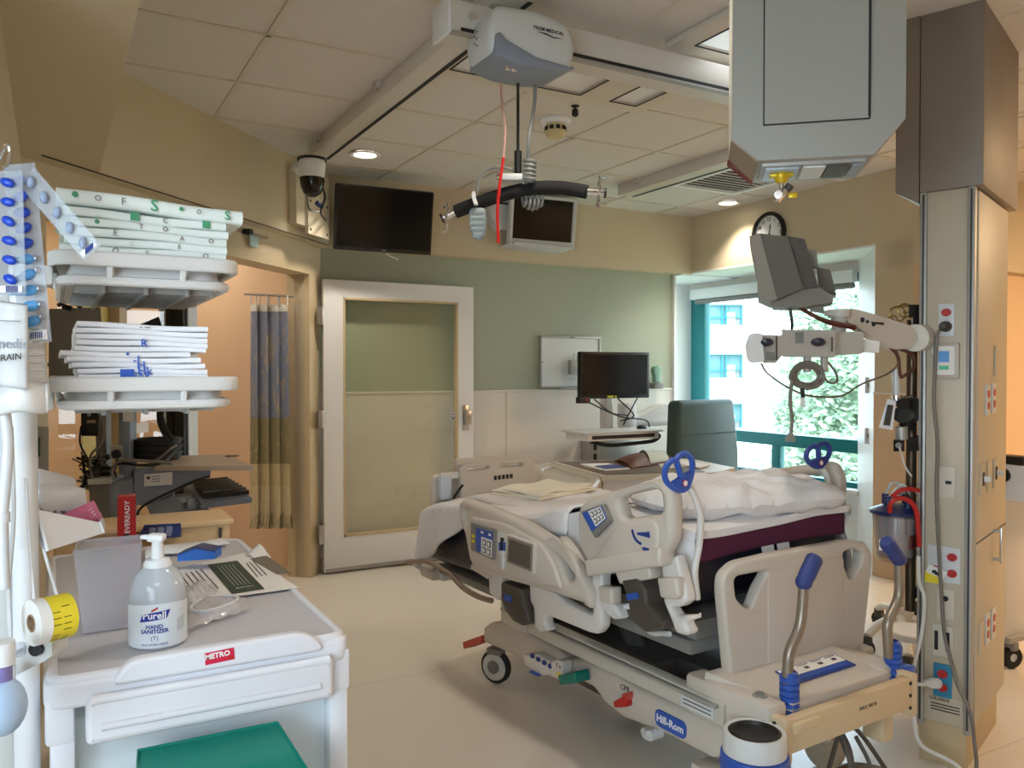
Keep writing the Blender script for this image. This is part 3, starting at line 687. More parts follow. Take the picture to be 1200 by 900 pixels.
b.part('outlet_plate', t)
for i, (x0, x1, mm) in enumerate(((-.115, -.03, lblue), (-.02, .035, greyw), (.04, .095, dgrey), (.1, .128, steelb))):
    o = B(mm if mm is not lblue else mat('pale_blue_enamel', (170, 190, 206), .3)); o.plate([rrect(x0, .05, x1, .18, .004)], 'xy', -.01, .006, None, .001); o.part('gas_outlet', t)
fx, fy = -.07, .1
b = B(brass); b.lathe([(0, 0), (.018, 0), (.021, -.008), (.018, -.018), (.012, -.028), (0, -.028)], (fx, fy, -.01), None, 16); b.box((fx, fy, -.018), (.06, .03, .008), None, .002); b.part('gas_adapter', t, 'yellow gas adapter')
b = B(chrome); b.cyl((fx, fy, -.036), (fx, fy, -.052), .006); b.cyl((fx-.012, fy, -.084), (fx+.018, fy, -.05), .009, None, 12); b.cyl((fx+.012, fy, -.058), (fx+.024, fy, -.045), .011, dgrey, 12); b.cyl((fx-.008, fy-.012, -.07), (fx-.008, fy+.012, -.07), .011); b.sph((fx-.008, fy, -.076), .011); b.box((fx+.03, fy, -.072), (.022, .012, .014), brass, .002); b.part('hanging_connector', t, 'chrome connector with a yellow tab')
# ================================================================= hospital bed (local: x across, y from head to foot, z up)
bed = thing('hospital_bed', 'beige electric hospital bed with raised side rails and a made-up navy mattress', 'hospital bed', (*BO, 0), BRZ)
LX = -.5
def bp_(b, pts, lx, th, mt=None, bev=.012, r=.012, holes=()):
    return b.plate([rpoly(BX(pts, LX), r, 4)]+[rpoly(BX(h, LX), .01, 4) for h in holes], 'yz', lx, th, mt, bev)
# --- base
basepx = [(568, 735), (576, 729), (593, 727), (606, 732), (628, 745), (652, 757), (666, 771), (689, 773), (737, 798), (780, 819), (823, 837), (855, 851), (857, 885), (836, 888), (807, 873), (777, 857), (732, 841), (711, 824), (697, 805), (685, 799), (665, 797), (647, 791), (620, 779), (606, 768), (588, 761), (568, 752)]
LB = -.33
base2 = BX(basepx, LB)
b = B(beige)
b.plate([rpoly(base2, .012, 3)], 'yz', LB+.05, .12, None, .018)
b.plate([rpoly(base2, .012, 3)], 'yz', .30, .12, None, .018)
b.part('base_frame', bed)
b = B(mat('base_dark', (70, 66, 64), .5)); b.box((-.02, 1.0, .22), (.5, 1.3, .07), None, .01); b.box((-.02, .95, .34), (.52, .62, .16), None, .03); b.box((-.02, .55, .36), (.3, .3, .12), None, .03); b.part('base_pan', bed, 'dark lower pan')
b = B(dgrey)
for sx in (-.2, .17):
    for y0, y1, z0, z1 in ((1.45, 1.15, .25, .62), (.75, 1.0, .3, .64)): b.tube([(sx, y0, z0), (sx, y1, z1)], .035, None, 8, sq=1.2)
b.box((0, 1.25, .6), (.6, 1.7, .05), mgrey, .01); b.part('lift_linkage', bed, 'dark lifting arms and deck frame')
# upper side beam with label
for sx, nm in ((-.39, 1), (.36, 0)):
    b = B(mat('beam_beige_grey', (188, 184, 172), .4)) if nm else B(MATS['beam_beige_grey'])
    b.box((sx, .83, .415), (.05, 1.28, .07), None, .006); b.box((sx-.012 if nm else sx, .83, .438), (.06, 1.24, .012), alu, .003); b.box((sx, 1.36, .43), (.07, .2, .11), None, .01)
    b.part('side_beam', bed)
b = B(paper); b.box((-.4165, .3, .415), (.002, .14, .05), greyw)
for k in range(3): b.box((-.418, .3, .4+.013*k), (.001, .12, .003), ink)
for k in range(4): b.box((-.418, .27+.02*k, .429), (.001, .008, .008), ink)
b.part('rating_label', bed, 'white rating label')
# brake pedals etc. on the foot-left corner
b = B(redw); q = BX([(545, 752), (567, 744), (567, 752), (546, 760)], LB)
b.plate([rpoly(q, .004, 2)], 'yz', LB+.02, .07, None, .004); b.part('brake_pedal', bed, 'red brake pedal')
b = B(tgreen); q = BX([(664, 789), (684, 785), (686, 798), (667, 800)], LB-.05); b.plate([rpoly(q, .004, 2)], 'yz', LB-.06, .07, None, .004); b.part('steer_pedal', bed, 'green steering pedal')
b = B(beige2); b.plate([rpoly(BX([(616, 766), (632, 766), (650, 778), (650, 791), (636, 791), (618, 779)], LB-.05), .01, 3)], 'yz', LB-.04, .05, None, .01); b.part('foot_control', bed)
b = B(dblue)
for x, y in ((622, 769), (629, 773), (636, 777), (643, 781)):
    q = BX([(x, y)], LB-.075)[0]; b.plate([ell(q[0], q[1], .014, .01, 12)], 'yz', LB-.068, .006)
q = BX([(624, 785), (634, 789), (634, 792), (624, 788)], LB-.06); b.plate([q], 'yz', LB-.05, .05, blue); b.part('foot_button', bed, 'blue foot buttons')
b = B(beige2); b.plate([rpoly(BX([(650, 775), (658, 772), (664, 775), (664, 797), (648, 791)], LB-.05), .005, 3)], 'yz', LB-.045, .05, None, .006); p0 = BX([(655, 781)], LB-.07)[0]
txt(b, 'f =', (LB-.0715, p0[0], p0[1]), (0, -1, -.1), (0, 0, 1), .03, ink); b.box((LB-.071, p0[0], p0[1]-.03), (.002, .03, .01), yellow); b.part('pedal_sign', bed, 'sign with pedal symbols')
b = B(redw); q = BX([(720, 822), (735, 814), (736, 828), (722, 829)], LB-.03); b.plate([rpoly(q, .008, 3)], 'yz', LB-.02, .04, red, .005); q = BX([(729, 813), (737, 811), (737, 820), (731, 820)], LB-.03); b.plate([rpoly(q, .006, 3)], 'yz', LB-.02, .03, redw, .004); b.part('emergency_lever', bed, 'red emergency lever')
q = BX([(735, 806)], LB)[0]; b = B(ink); txt(b, 'CPR', (LB-.0115, q[0], q[1]), (0, -1, .02), (0, 0, 1), .03, ink); b.part('lettering', bed)
q = BX([(789, 847)], LB)[0]
b = B(blue); b.plate([rrect(q[0]-.075, q[1]-.03, q[0]+.075, q[1]+.03, .025, 6)], 'yz', LB-.013, .006, None, .002); b.part('maker_plate', bed, 'blue oval maker plate'); mp = bed.children
bb = B(whiteink); txt(bb, 'Hill-Rom', (LB-.017, q[0], q[1]), (0, -1, 0), (0, 0, 1), .036, whiteink, bold=.02); bb.part('lettering', bed, 'white lettering')
# casters
def caster(x, y, rz, cov):
    t = B(beige2 if cov else mgrey); M = Matrix.Translation((x, y, 0)) @ Matrix.Rotation(rz, 4, 'Z')
    if cov: t.plate([rpoly([(-.055, .02), (.05, .03), (.06, .1), (.03, .165), (-.04, .165), (-.07, .1)], .03, 5)], 'yz', 0, .062, None, .01, M)
    else: t.cyl(M @ Vector((-.03, 0, .08)), M @ Vector((.03, 0, .08)), .03); t.box((0, .0, .15), (.05, .08, .03), None, .006, M=M)
    c = t.part('caster', bed)
    w = B(rubber); w.lathe([(.04, -.018), (.07, -.018), (.078, -.01), (.078, .01), (.07, .018), (.04, .018)], M @ Vector((0, 0, .078)), None, 32, M.to_3x3() @ Vector((1, 0, 0))); w.part('tyre', c, 'black tyre')
    h = B(greyw); h.lathe([(0, -.022), (.058, -.024), (.066, -.015), (.066, .015), (.058, .024), (0, .022)], M @ Vector((0, 0, .078)), None, 32, M.to_3x3() @ Vector((1, 0, 0))); h.part('wheel_cover', c, 'pale wheel cover')
caster(-.285, 1.72, .44, False); caster(.3, 1.72, .3, False)
for x in (-.29, .3): 
    M = Matrix.Translation((x, .36, 0)); b = B(beige); b.box((x, .36, .14), (.1, .1, .06), None, .015); c = b.part('caster', bed)
    w = B(mat('tan_wheel', (186, 170, 146), .5)) if x < 0 else B(MATS['tan_wheel']); w.lathe([(0, -.03), (.06, -.032), (.074, -.024), (.078, -.01), (.078, .01), (.074, .024), (.06, .032), (0, .03)], (x, .36, .078), None, 32, (1, 0, .0)); w.part('wheel', c)
b = B(rubber); b.lathe([(0, -.02), (.05, -.02), (.06, -.012), (.06, .012), (.05, .02), (0, .02)], (.0, 1.05, .06), None, 24, (1, .2, 0)); b.box((0, 1.05, .13), (.05, .07, .08), mgrey, .01); b.part('fifth_wheel', bed, 'black fifth wheel under the middle')
b = B(greyw); q = BX([(769, 856)], LB)[0]; b.tube([(LB-.02, q[0]-.03, q[1]+.01), (LB-.04, q[0], q[1]-.01), (LB-.03, q[0]+.03, q[1]-.005)], .014, None, 8, sm=4); b.cyl((LB-.05, q[0]-.02, q[1]), (LB+.0, q[0]-.02, q[1]), .018); b.part('line_hook', bed, 'white plastic hook')
# --- head-end frame: cross bar, cover with label, corner bumper, sockets, push handles
b = B(mat('bumper_tan', (206, 184, 150), .45)); b.box((-.06, 0, .415), (.64, .035, .1), None, .006); b.box((-.375, .04, .405), (.03, .12, .13), None, .005); b.box((.25, .05, .405), (.03, .14, .14), None, .005)
for z in (.37, .41, .45): b.cyl((-.395, .02, z), (-.39, .02, z), .006, ink, 8); b.cyl((.225, -.021, z), (.225, -.015, z), .006, ink, 8)
b.box((-.3, -.02, .44), (.12, .02, .03), None, .006); txt(b, 'MAX 500 lb', (.0, -.0178, .425), (1, 0, 0), (0, 0, 1), .018, ink); b.box((-.34, .06, .3), (.06, .08, .12), None, .01); b.box((.2, .08, .3), (.06, .08, .12), None, .01); b.part('cross_bar', bed, 'tan cross bar at the head end')
b = B(beige); b.hexa([(-.3, .03, .36), (.2, .03, .36), (.2, .3, .38), (-.4, .3, .38)], [(-.29, .035, .478), (.19, .035, .478), (.19, .29, .515), (-.39, .29, .515)]); b.box((-.36, .2, .43), (.09, .34, .13), None, .02); b.box((.22, .18, .43), (.12, .26, .12), None, .02); b.part('head_cover', bed)
b = B(paper); M = Matrix.Translation((-.03, .15, .4985)) @ Matrix.Rotation(.144, 4, 'X')
b.box((0, 0, 0), (.3, .085, .003), dblue, M=M); b.box((0, .016, .001), (.29, .045, .003), paper, M=M)
for k in range(4): b.box((-.1+.07*k, .014, .003), (.02, .012, .001), dgrey, M=M); b.box((-.1+.07*k, .032, .003), (.05, .003, .001), dgrey, M=M)
b.box((0, -.022, .002), (.27, .02, .002), blue, M=M); b.part('instruction_label', bed, 'blue and white instruction label')
b = B(beige); b.cyl((-.36, .1, .49), (-.36, .1, .5), .022, alu, 16); b.cyl((-.36, .1, .5), (-.36, .1, .507), .012, mgrey, 6); b.part('mounting_bolt', bed)
# corner bumper roller / bottle holder
cx, cy = -.475, .02
b = B(greyw); b.lathe([(.066, .445), (.084, .45), (.088, .44), (.088, .39), (.08, .385), (0, .385)], (cx, cy, 0), None, 32); b.box((cx+.1, cy+.02, .4), (.05, .05, .07), None, .01); bh = b.part('corner_holder', bed, 'pale round corner holder')
b = B(black); b.lathe([(.07, .443), (.074, .447), (.066, .45), (.06, .44), (0, .43)], (cx, cy, 0), None, 32); b.part('holder_well', bh, 'black rubber well')
b = B(blue); b.lathe([(0, .318), (.06, .318), (.092, .328), (.098, .355), (.094, .385), (.07, .392), (0, .392)], (cx, cy, 0), None, 32); b.part('bumper_roller', bh, 'blue bumper roller')
gripb = mat('navy_blue_grip', (46, 62, 124), .55)
def handle(pts, base, lab):
    b = B(mat('handle_bronze', (150, 138, 124), .35, metal=.6)) if 'handle_bronze' not in MATS else B(MATS['handle_bronze'])
    b.tube([Vector(p) for p in pts[:-2]]+[Vector(pts[-2])], .0165, None, 12, sm=5); h = b.part('push_handle', bed, lab)
    g = B(gripb); a, c = Vector(pts[-2]), Vector(pts[-1]); g.tube([a-(c-a).normalized()*.0, a.lerp(c, .3), a.lerp(c, .9), c], [.024, .026, .026, .02], None, 12); g.sph(a, .026, None, 12); g.part('grip', h, 'blue grip')
    s = B(blue); x, y, z = base
    pr = [(.024, 0), (.027, .004)]
    for k in range(6): pr += [(.024, .008+.019*k), (.0295, .0095+.019*k), (.0295, .021+.019*k), (.024, .0225+.019*k)]
    pr += [(.024, .13), (.017, .135)]
    s.lathe([(0, 0)]+pr, base, None, 24); s.part('rubber_boot', h, 'blue ribbed rubber boot')
def bpt(px, py, ly): q = BY([(px, py)], ly)[0]; return (q[0], ly, q[1])
b0 = bpt(925, 838, .06); handle([bpt(924, 825, .06), bpt(923, 795, .06), bpt(925, 765, .06), bpt(936, 738, .06), bpt(940, 715, .06), bpt(942, 682, .06), bpt(956, 652, .06)], b0, 'bent grey push handle, nearer one')
b1 = bpt(1046, 797, .06); handle([bpt(1042, 770, .06), bpt(1040, 745, .06), bpt(1041, 728, .06), bpt(1051, 706, .06), bpt(1054, 690, .06), bpt(1053, 655, .06), bpt(1038, 634, .06)], b1, 'bent grey push handle, farther one')
b = B(blue); x, y, z = b1
b.tube([(x+.045*cos(a), y+.045*sin(a), z+.012) for a in [2*pi*i/20 for i in range(20)]], .009, None, 8, closed=True); b.tube([(x+.04*cos(a)+.03, y+.045*sin(a), z+.035) for a in [2*pi*i/20 for i in range(20)]], .008, None, 8, closed=True); b.box((x+.04, y-.03, z+.025), (.05, .03, .05), None, .008); b.part('holder_clip', bed, 'blue round holder clip')
# --- head board
o = [(841, 690), (843, 672), (858, 658), (900, 648), (990, 632), (1009, 634), (1017, 648), (1012, 700), (1003, 781), (852, 808)]
h1 = [(855, 679), (858, 674), (893, 667), (892, 673), (883, 689), (875, 711), (868, 711), (857, 700)]
h2 = [(982, 646), (996, 641), (1005, 645), (1004, 658), (994, 676), (989, 677), (983, 660)]
HB = .27
b = B(beige); b.plate([rpoly(BY(o, HB), .025, 5)]+[rpoly(BY(h, HB), .016, 4) for h in (h1, h2)], 'xz', HB, .045, None, .011)
q = BY([(893, 668), (982, 650), (983, 783), (893, 801)], HB); b.plate([rpoly(q, .02, 4)], 'xz', HB-.012, .026, None, .005); b.part('headboard', bed)
b = B(beige2); q = BY([(940, 768)], HB)[0]; b.plate([ell(q[0], q[1], .016, .006, 14)], 'xz', HB-.028, .004, mgrey); b.part('board_stud', bed, 'small oval stud')
b = B(mat('bracket_beige', (196, 186, 168), .45)); q = BY([(870, 806), (995, 784)], HB); b.box(((q[0][0]+q[1][0])/2, HB, .43), (q[1][0]-q[0][0]+.12, .06, .05), None, .012); b.box((q[0][0]-.03, HB-.03, .42), (.07, .09, .1), None, .02); b.box((q[1][0]+.04, HB-.02, .43), (.07, .07, .09), None, .015); b.part('headboard_bracket', bed)
# --- mattress: deck sections, navy cover
def top(y):   # height of the mattress top along the bed
    return .957 if y < .75 else (.957+(.835-.957)*min(1, (y-.75)/.6) if y < 1.35 else .835+(.79-.835)*(y-1.35)/.95)
MW = .40
def mat_sec(y): z = top(y); return (z-.26 if y < .75 else (z-.24 if y < 1.4 else z-.3))
b = B(navy)
ys = [.36, .40, .5, .75, .9, 1.1, 1.3, 1.6, 2.0, 2.24, 2.28]
rings = []
for y in ys:
    e = .03 if y in (.36, 2.28) else 0
    z0, z1 = mat_sec(y)+e, top(y)-.03-e; w = MW-.03 - e*.5
    rings.append([(x*w, y, z) for x, z in rrect(-1, 0, 1, 1, .0)] and [Vector((p[0], y, p[1])) for p in rrect(-w, z0, w, z1, .035, 4)])
vs = [v for r in rings for v in r]; n = len(rings[0])
fs = [list(range(n)), list(range((len(rings)-1)*n, len(rings)*n))[::-1]]+[[i*n+j, (i+1)*n+j, (i+1)*n+(j+1) % n, i*n+(j+1) % n] for i in range(len(rings)-1) for j in range(n)]
b.add(vs, fs); b.part('mattress', bed, 'navy vinyl mattress')
b = B(mgrey); b.box((0, 1.75, .455), (.72, .9, .04), None, .01); b.box((0, .85, .56), (.74, .95, .05), None, .01); b.hexa([(-.38, .34, .6), (.38, .34, .6), (.38, .8, .6), (-.38, .8, .6)], [(-.38, .34, .66), (.38, .34, .66), (.38, .8, .67), (-.38, .8, .67)]); b.part('deck', bed)
# tags hanging on the mattress end
b = B(paper)
for px1, py1, px2, py2 in ((892, 640, 908, 650), (910, 636, 926, 646)):
    q = BY([(px1, py1), (px2-2, py1-3), (px2, py2-2), (px1+2, py2)], .345); b.plate([q], 'xz', .345, .002)
b.part('care_tag', bed, 'white care tags')
# --- foot board with handle bar
FB = 2.33
q = lambda pts: BY(pts, FB)
b = B(beige); b.plate([rpoly(q([(506, 612), (504, 566), (508, 557), (540, 552), (615, 546), (621, 556), (622, 600), (600, 660), (520, 650)]), .02, 4)], 'xz', FB, .05, None, .014); b.part('footboard', bed)
b = B(beige); b.plate([rpoly(q([(531, 586), (530, 546), (537, 541), (612, 534), (619, 541), (622, 592)]), .012, 4), rpoly(q([(539, 550), (564, 547), (564, 545), (540, 547)]), .002, 2), rpoly(q([(578, 546), (603, 544), (603, 541), (578, 543)]), .002, 2)], 'xz', FB-.06, .05, None, .012); q3 = q([(580, 557)])[0]
b.part('foot_push_panel', bed)
b = B(ink)
for k in range(5): p = q([(571+4.6*k, 558-.5*k)])[0]; b.plate([rrect(p[0]-.009, p[1]-.012, p[0]+.009, p[1]+.012, .003)], 'xz', FB-.0865, .002)
b.part('control_icons', bed, 'dark icon strip')
b = B(beige); p = [q([v])[0] for v in ((527, 541), (614, 535), (622, 537))]; b.tube([(x, FB-.06, z) for x, z in p], .022, None, 12); b.part('push_bar', bed)
b = B(mat('pale_blue_grey_plastic', (196, 206, 222), .4)); p = q([(516, 570)])[0]; b.box((p[0], FB-.05, p[1]), (.07, .05, .13), None, .015); p = q([(524, 556)])[0]; b.box((p[0], FB-.05, p[1]), (.14, .03, .035), beige2, .008); b.part('foot_connector', bed, 'pale connector block')
b = B(cableb); p = [q([v])[0] for v in ((533, 566), (528, 572), (523, 580), (521, 588))]; b.tube([(x, FB-.09, z) for x, z in p], .007, None, 6, sm=4); b.part('foot_cable', bed)
b = B(beige); b.box((-.05, 2.22, .43), (.7, .14, .06), None, .012); b.box((-.3, 2.2, .43), (.12, .16, .07), greyw, .02); b.part('foot_frame', bed)
b = B(mat('tan_bumper_bar', (140, 122, 106), .5)); b.tube([(-.45, y, z) for y, z in BX([(478, 660), (500, 658), (526, 672), (542, 688), (560, 699), (576, 704)], -.45)], .013, None, 8, sm=6); b.part('bumper_bar', bed, 'curved brown bumper bar')
# --- left foot rail
fo = [(543, 588), (549, 584), (580, 594), (620, 611), (650, 630), (672, 650), (690, 675), (699, 695), (697, 714), (690, 706), (640, 690), (588, 676), (566, 672), (556, 655), (551, 628), (545, 605)]
fh1 = [(549, 597), (558, 597), (557, 606), (553, 616), (550, 612)]
fh2 = [(651, 636), (658, 637), (668, 650), (679, 669), (679, 677), (673, 680), (669, 674), (664, 657)]
fh3 = [(557, 659), (563, 662), (581, 673), (577, 676), (560, 667)]
b = B(beige); bp_(b, fo, LX, .06, None, .022, .012, (fh1, fh2, fh3)); rail = b.part('side_rail', bed, 'lower foot-end side rail with control screens')
b = B(beige); bp_(b, [(560, 604), (600, 612), (642, 634), (658, 660), (668, 690), (640, 684), (590, 670), (562, 655), (556, 625)], LX-.012, .055, None, .012, .02); b.part('rail_face', rail)
def panel(px4, nm, fr, inn, lab, par, dx=LX-.045):
    b = B(fr); q = BX(px4, LX); b.plate([rpoly(q, .008, 3)], 'yz', dx, .016, None, .003); p = b.part(nm, par, lab)
    cx_, cz_ = sum(a for a, _ in q)/4, sum(c for _, c in q)/4
    f = lambda u, v: tuple((Vector(q[0]).lerp(Vector(q[1]), u)).lerp(Vector(q[3]).lerp(Vector(q[2]), u), v))
    return p, f
pan, f = panel([(564, 611), (592, 619), (591, 655), (564, 643)], 'rail_keypad', mgrey, None, 'blue and white keypad', rail)
def rect(f, u0, v0, u1, v1): return [f(u0, v0), f(u1, v0), f(u1, v1), f(u0, v1)]
b = B(blue); b.plate([rect(f, .26, .1, .95, .92)], 'yz', LX-.054, .003); b.plate([rect(f, .5, .36, .95, .92)], 'yz', LX-.0555, .002, paper)
for i in range(2):
    for j in range(2): k = B(ink); k.plate([rect(f, .56+.2*i, .42+.26*j, .70+.2*i, .62+.26*j)], 'yz', LX-.057, .002); k.plate([rect(f, .59+.2*i, .45+.26*j, .67+.2*i, .59+.26*j)], 'yz', LX-.0582, .002, paper); k.part('key', pan)
for i in range(4): b.plate([rect(f, .32+.16*i, .17, .42+.16*i, .24)], 'yz', LX-.056, .002, whiteink if i % 2 else dblue)
for i in range(2): b.plate([rect(f, .07, .4+.18*i, .18, .5+.18*i)], 'yz', LX-.054, .003, yellow)
b.part('keypad_face', pan)
pan, f = panel([(607, 624), (640, 635), (638, 671), (606, 658)], 'rail_screen', mat('screen_bezel', (212, 206, 200), .4), None, 'grey touch screen in a raised bezel', rail)
b = B(mat('screen_frame', (140, 128, 114), .4)); b.plate([rect(f, .05, .06, .95, .94)], 'yz', LX-.0535, .003); b.part('screen_frame', pan)
b = B(mat('idle_lcd', (92, 86, 82), .2)); b.plate([rect(f, .12, .14, .88, .86)], 'yz', LX-.0555, .003); b.part('display', pan, 'idle grey display')
b = B(beige2); b.plate([rect(lambda u, v: BX([(594+10*u, 623+24*v)], LX)[0], 0, 0, 1, 1)], 'yz', LX-.04, .004); q = BX([(599, 638)], LX)[0]
b.plate([ell(q[0], q[1]+.025, .014, .008, 12)], 'yz', LX-.043, .002, ink); b.plate([rect(lambda u, v: BX([(595+8*u, 634+10*v)], LX)[0], 0, 0, 1, 1)], 'yz', LX-.043, .002, blue); b.plate([rrect(q[0]-.006, q[1]-.02, q[0]+.01, q[1]+.02, .004)], 'yz', LX-.045, .002, ink); b.part('bed_angle_decal', rail, 'bed position decal')
b = B(greyw); q = BX([(600, 654)], LX)[0]; b.plate([rrect(q[0]-.014, q[1]-.04, q[0]+.014, q[1]+.035, .012)], 'yz', LX-.042, .02, None, .006); b.part('rail_button', rail, 'white push button')
# arms under the foot rail
b = B(beige2)
bp_(b, [(618, 684), (640, 688), (660, 706), (692, 722), (692, 702), (700, 698), (703, 706), (703, 736), (697, 744), (688, 742), (640, 722), (636, 728), (640, 740), (630, 742), (624, 735), (623, 712), (619, 705)], LX+.03, .05, None, .014, .01); b.part('rail_arm', bed, 'pale link arm of the foot rail')
b = B(beige2); bp_(b, [(570, 668), (586, 675), (588, 696), (580, 704), (572, 696)], LX+.03, .05, None, .01, .008); bp_(b, [(628, 662), (644, 668), (646, 690), (634, 688)], LX+.02, .05, None, .01, .008); b.part('rail_hinge', bed)
b = B(mat('latch_charcoal', (74, 68, 62), .5)); bp_(b, [(591, 681), (615, 690), (618, 705), (624, 728), (616, 733), (605, 727), (596, 715), (591, 700)], LX+.02, .08, None, .012, .008); lt = b.part('rail_latch', bed, 'charcoal latch')
b = B(blue); bp_(b, [(597, 695), (605, 698), (604, 705), (596, 702)], LX-.022, .004, None, 0, .001); b.part('latch_sticker', lt, 'blue sticker')
# --- left head rail
ho = [(683, 607), (685, 593), (696, 583), (733, 572), (773, 561), (788, 566), (795, 580), (795, 633), (785, 649), (785, 661), (699, 672), (697, 660), (685, 641)]
hh = [(731, 586), (738, 580), (773, 572), (781, 577), (783, 597), (779, 601), (743, 607), (736, 603)]
b = B(beige); bp_(b, ho, LX, .06, None, .022, .02, (hh,)); bp_(b, [(706, 660), (712, 640), (728, 618), (760, 608), (776, 608), (783, 622), (780, 640), (783, 652)], LX-.014, .05, None, .012, .02); hr = b.part('side_rail', bed, 'upper head-end side rail with keypad and emblem')
b = B(beige); bp_(b, [(696, 654), (785, 640), (786, 662), (699, 674)], LX-.012, .07, None, .012, .01); b.part('rail_lower_edge', hr)
pan, f = panel([(694, 598), (720, 589), (729, 609), (711, 629)], 'rail_keypad', mgrey, None, 'blue and white keypad', hr)
b = B(blue); b.plate([rect(f, .06, .08, .92, .78)], 'yz', LX-.054, .003); b.plate([rect(f, .34, .1, .9, .74)], 'yz', LX-.0555, .002, paper)
for i in range(3):
    for j in range(2): k = B(ink); k.plate([rect(f, .4+.17*i, .16+.3*j, .52+.17*i, .38+.3*j)], 'yz', LX-.057, .002); k.plate([rect(f, .43+.17*i, .2+.3*j, .49+.17*i, .34+.3*j)], 'yz', LX-.0582, .002, paper); k.part('key', pan)
b.part('keypad_face', pan)
q = BX([(763, 630)], LX)[0]; b = B(dblue)
arc = [(q[0]+.05*cos(a), q[1]+.03+.05*sin(a)) for a in [pi+.15+1.4*k/8 for k in range(9)]]+[(q[0]+.041*cos(a), q[1]+.03+.041*sin(a)) for a in [pi+.15+1.4*k/8 for k in range(8, -1, -1)]]
b.plate([[(2*q[0]-x, z) for x, z in arc]], 'yz', LX-.041, .002); b.plate([[(q[0]+.02, q[1]+.01), (q[0]-.04, q[1]+.01), (q[0]-.035, q[1]+.03), (q[0]-.02, q[1]+.025), (q[0]+.02, q[1]+.018)]], 'yz', LX-.041, .002); b.plate([rrect(q[0]-.035, q[1]-.034, q[0]-.005, q[1]-.024, .003)], 'yz', LX-.041, .002); b.part('emblem', hr, 'dark blue angle-gauge emblem')
for arm in ([(692, 668), (704, 668), (703, 690), (722, 716), (726, 726), (716, 727), (706, 718), (697, 704), (690, 690)],
            [(772, 658), (785, 655), (790, 650), (800, 690), (803, 705), (795, 712), (783, 711), (790, 722), (806, 722), (810, 726), (800, 730), (806, 742), (802, 746), (789, 742), (785, 730), (775, 706)]):
    b = B(beige2); bp_(b, arm, LX+.03, .05, None, .014, .01); b.part('rail_arm', bed, 'pale link arm of the head rail')
b = B(beige); bp_(b, [(774, 676), (797, 676), (800, 698), (796, 702), (778, 700)], LX+.005, .05, None, .012, .01); bp_(b, [(704, 686), (722, 688), (722, 708), (708, 706)], LX+.005, .05, None, .012, .01); bp_(b, [(724, 666), (765, 662), (768, 678), (730, 684)], LX+.01, .06, None, .01, .01); b.part('rail_hinge', bed)
b = B(MATS['latch_charcoal']); bp_(b, [(734, 679), (752, 676), (763, 690), (764, 706), (784, 728), (782, 737), (762, 740), (744, 726), (742, 704)], LX+.02, .09, None, .012, .008); lt = b.part('rail_latch', bed, 'charcoal latch')
b = B(blue); bp_(b, [(741, 695), (754, 693), (756, 700), (743, 702)], LX-.027, .004, None, 0, .001); b.part('latch_sticker', lt, 'blue sticker')
b = B(greyw); bp_(b, [(690, 672), (697, 672), (700, 690), (694, 700), (690, 690)], LX+.05, .04, None, .01, .006); b.tube([(LX+.05, y, z) for y, z in BX([(700, 712), (720, 713), (740, 710), (770, 708)], LX+.05)], .01, white, 8); b.tube([(LX+.05, y, z) for y, z in BX([(755, 734), (765, 742), (775, 742), (785, 743)], LX+.05)], .009, None, 8, sm=4); b.part('rail_tubing', bed, 'white cable under the rail')
# --- far rails (lx = +.47)
fx_ = .47
b = B(beige); q = BX([(905, 552), (950, 543), (975, 541), (988, 552), (990, 575), (986, 600), (979, 640)], fx_); 
b.plate([rpoly([(.98, .8), (1.0, .95), (.86, 1.03), (.58, 1.09), (.44, 1.12), (.4, 1.06), (.41, .8)], .05, 6), rpoly([(.9, .93), (.86, .99), (.58, 1.045), (.47, 1.065), (.45, .98), (.6, .9)], .03, 5)], 'yz', fx_, .055, None, .02); b.part('side_rail', bed, 'far head-end side rail')
b = B(beige); b.plate([rpoly([(1.1, .62), (1.12, .84), (1.3, .88), (1.6, .86), (1.72, .8), (1.72, .6)], .05, 6)], 'yz', fx_, .055, None, .02); b.part('side_rail', bed, 'far foot-end side rail')
# line-manager handles: blue looped grips on flexible stalks
def stalk(px1, lx, grip, ly, lab):
    pts = [(lx, y, z) for y, z in [(ly, BX([p], lx)[0][1]) for p in px1]]
    pts = [bpt(p[0], p[1], ly) for p in px1]
    b = B(beige2); b.tube(pts, .0115, None, 10, sm=6); s = b.part('line_stalk', bed, lab)
    g = B(blue if lx < 0 else dblue); c = Vector(bpt(*grip, ly))
    k = .058
    ca, sa = (cos(.38), sin(.38)) if lx < 0 else (cos(.12), sin(.12)); kx, kz = (1.05, 1.0) if lx < 0 else (1.2, .8)
    F = lambda u, v: c+Vector(((u*kx*ca-v*kz*sa)*k, 0, (u*kx*sa+v*kz*ca)*k))
    out = [(-.3, -.75), (-.85, -.2), (-1, .35), (-.75, .8), (-.3, .95), (.0, .85), (.3, .95), (.75, .85), (1, .4), (.85, -.15), (.3, -.75)]
    g.tube([F(*p) for p in out], .0095, None, 8, sm=4, closed=True); g.tube([F(0, .85), F(.02, .3), F(0, -.5)], .01, None, 8, sm=4); pl = [F(-.75, -.1), F(.75, -.1), F(.3, -1.0), F(-.3, -1.0)]; g.plate([rpoly([(v.x, v.z) for v in pl], .012, 3)], 'xz', ly, .018, None, .004); gp = g.part('looped_grip', s, 'blue looped grip')
    dc = F(0, -.5); d = B(paper); d.plate([ell(dc.x, dc.z, .011, .011, 16)], 'xz', ly-.011, .002, red); d.plate([ell(dc.x, dc.z, .008, .008, 16)], 'xz', ly-.0125, .002, paper); d.part('warning_dot', gp, 'red and white warning dot')
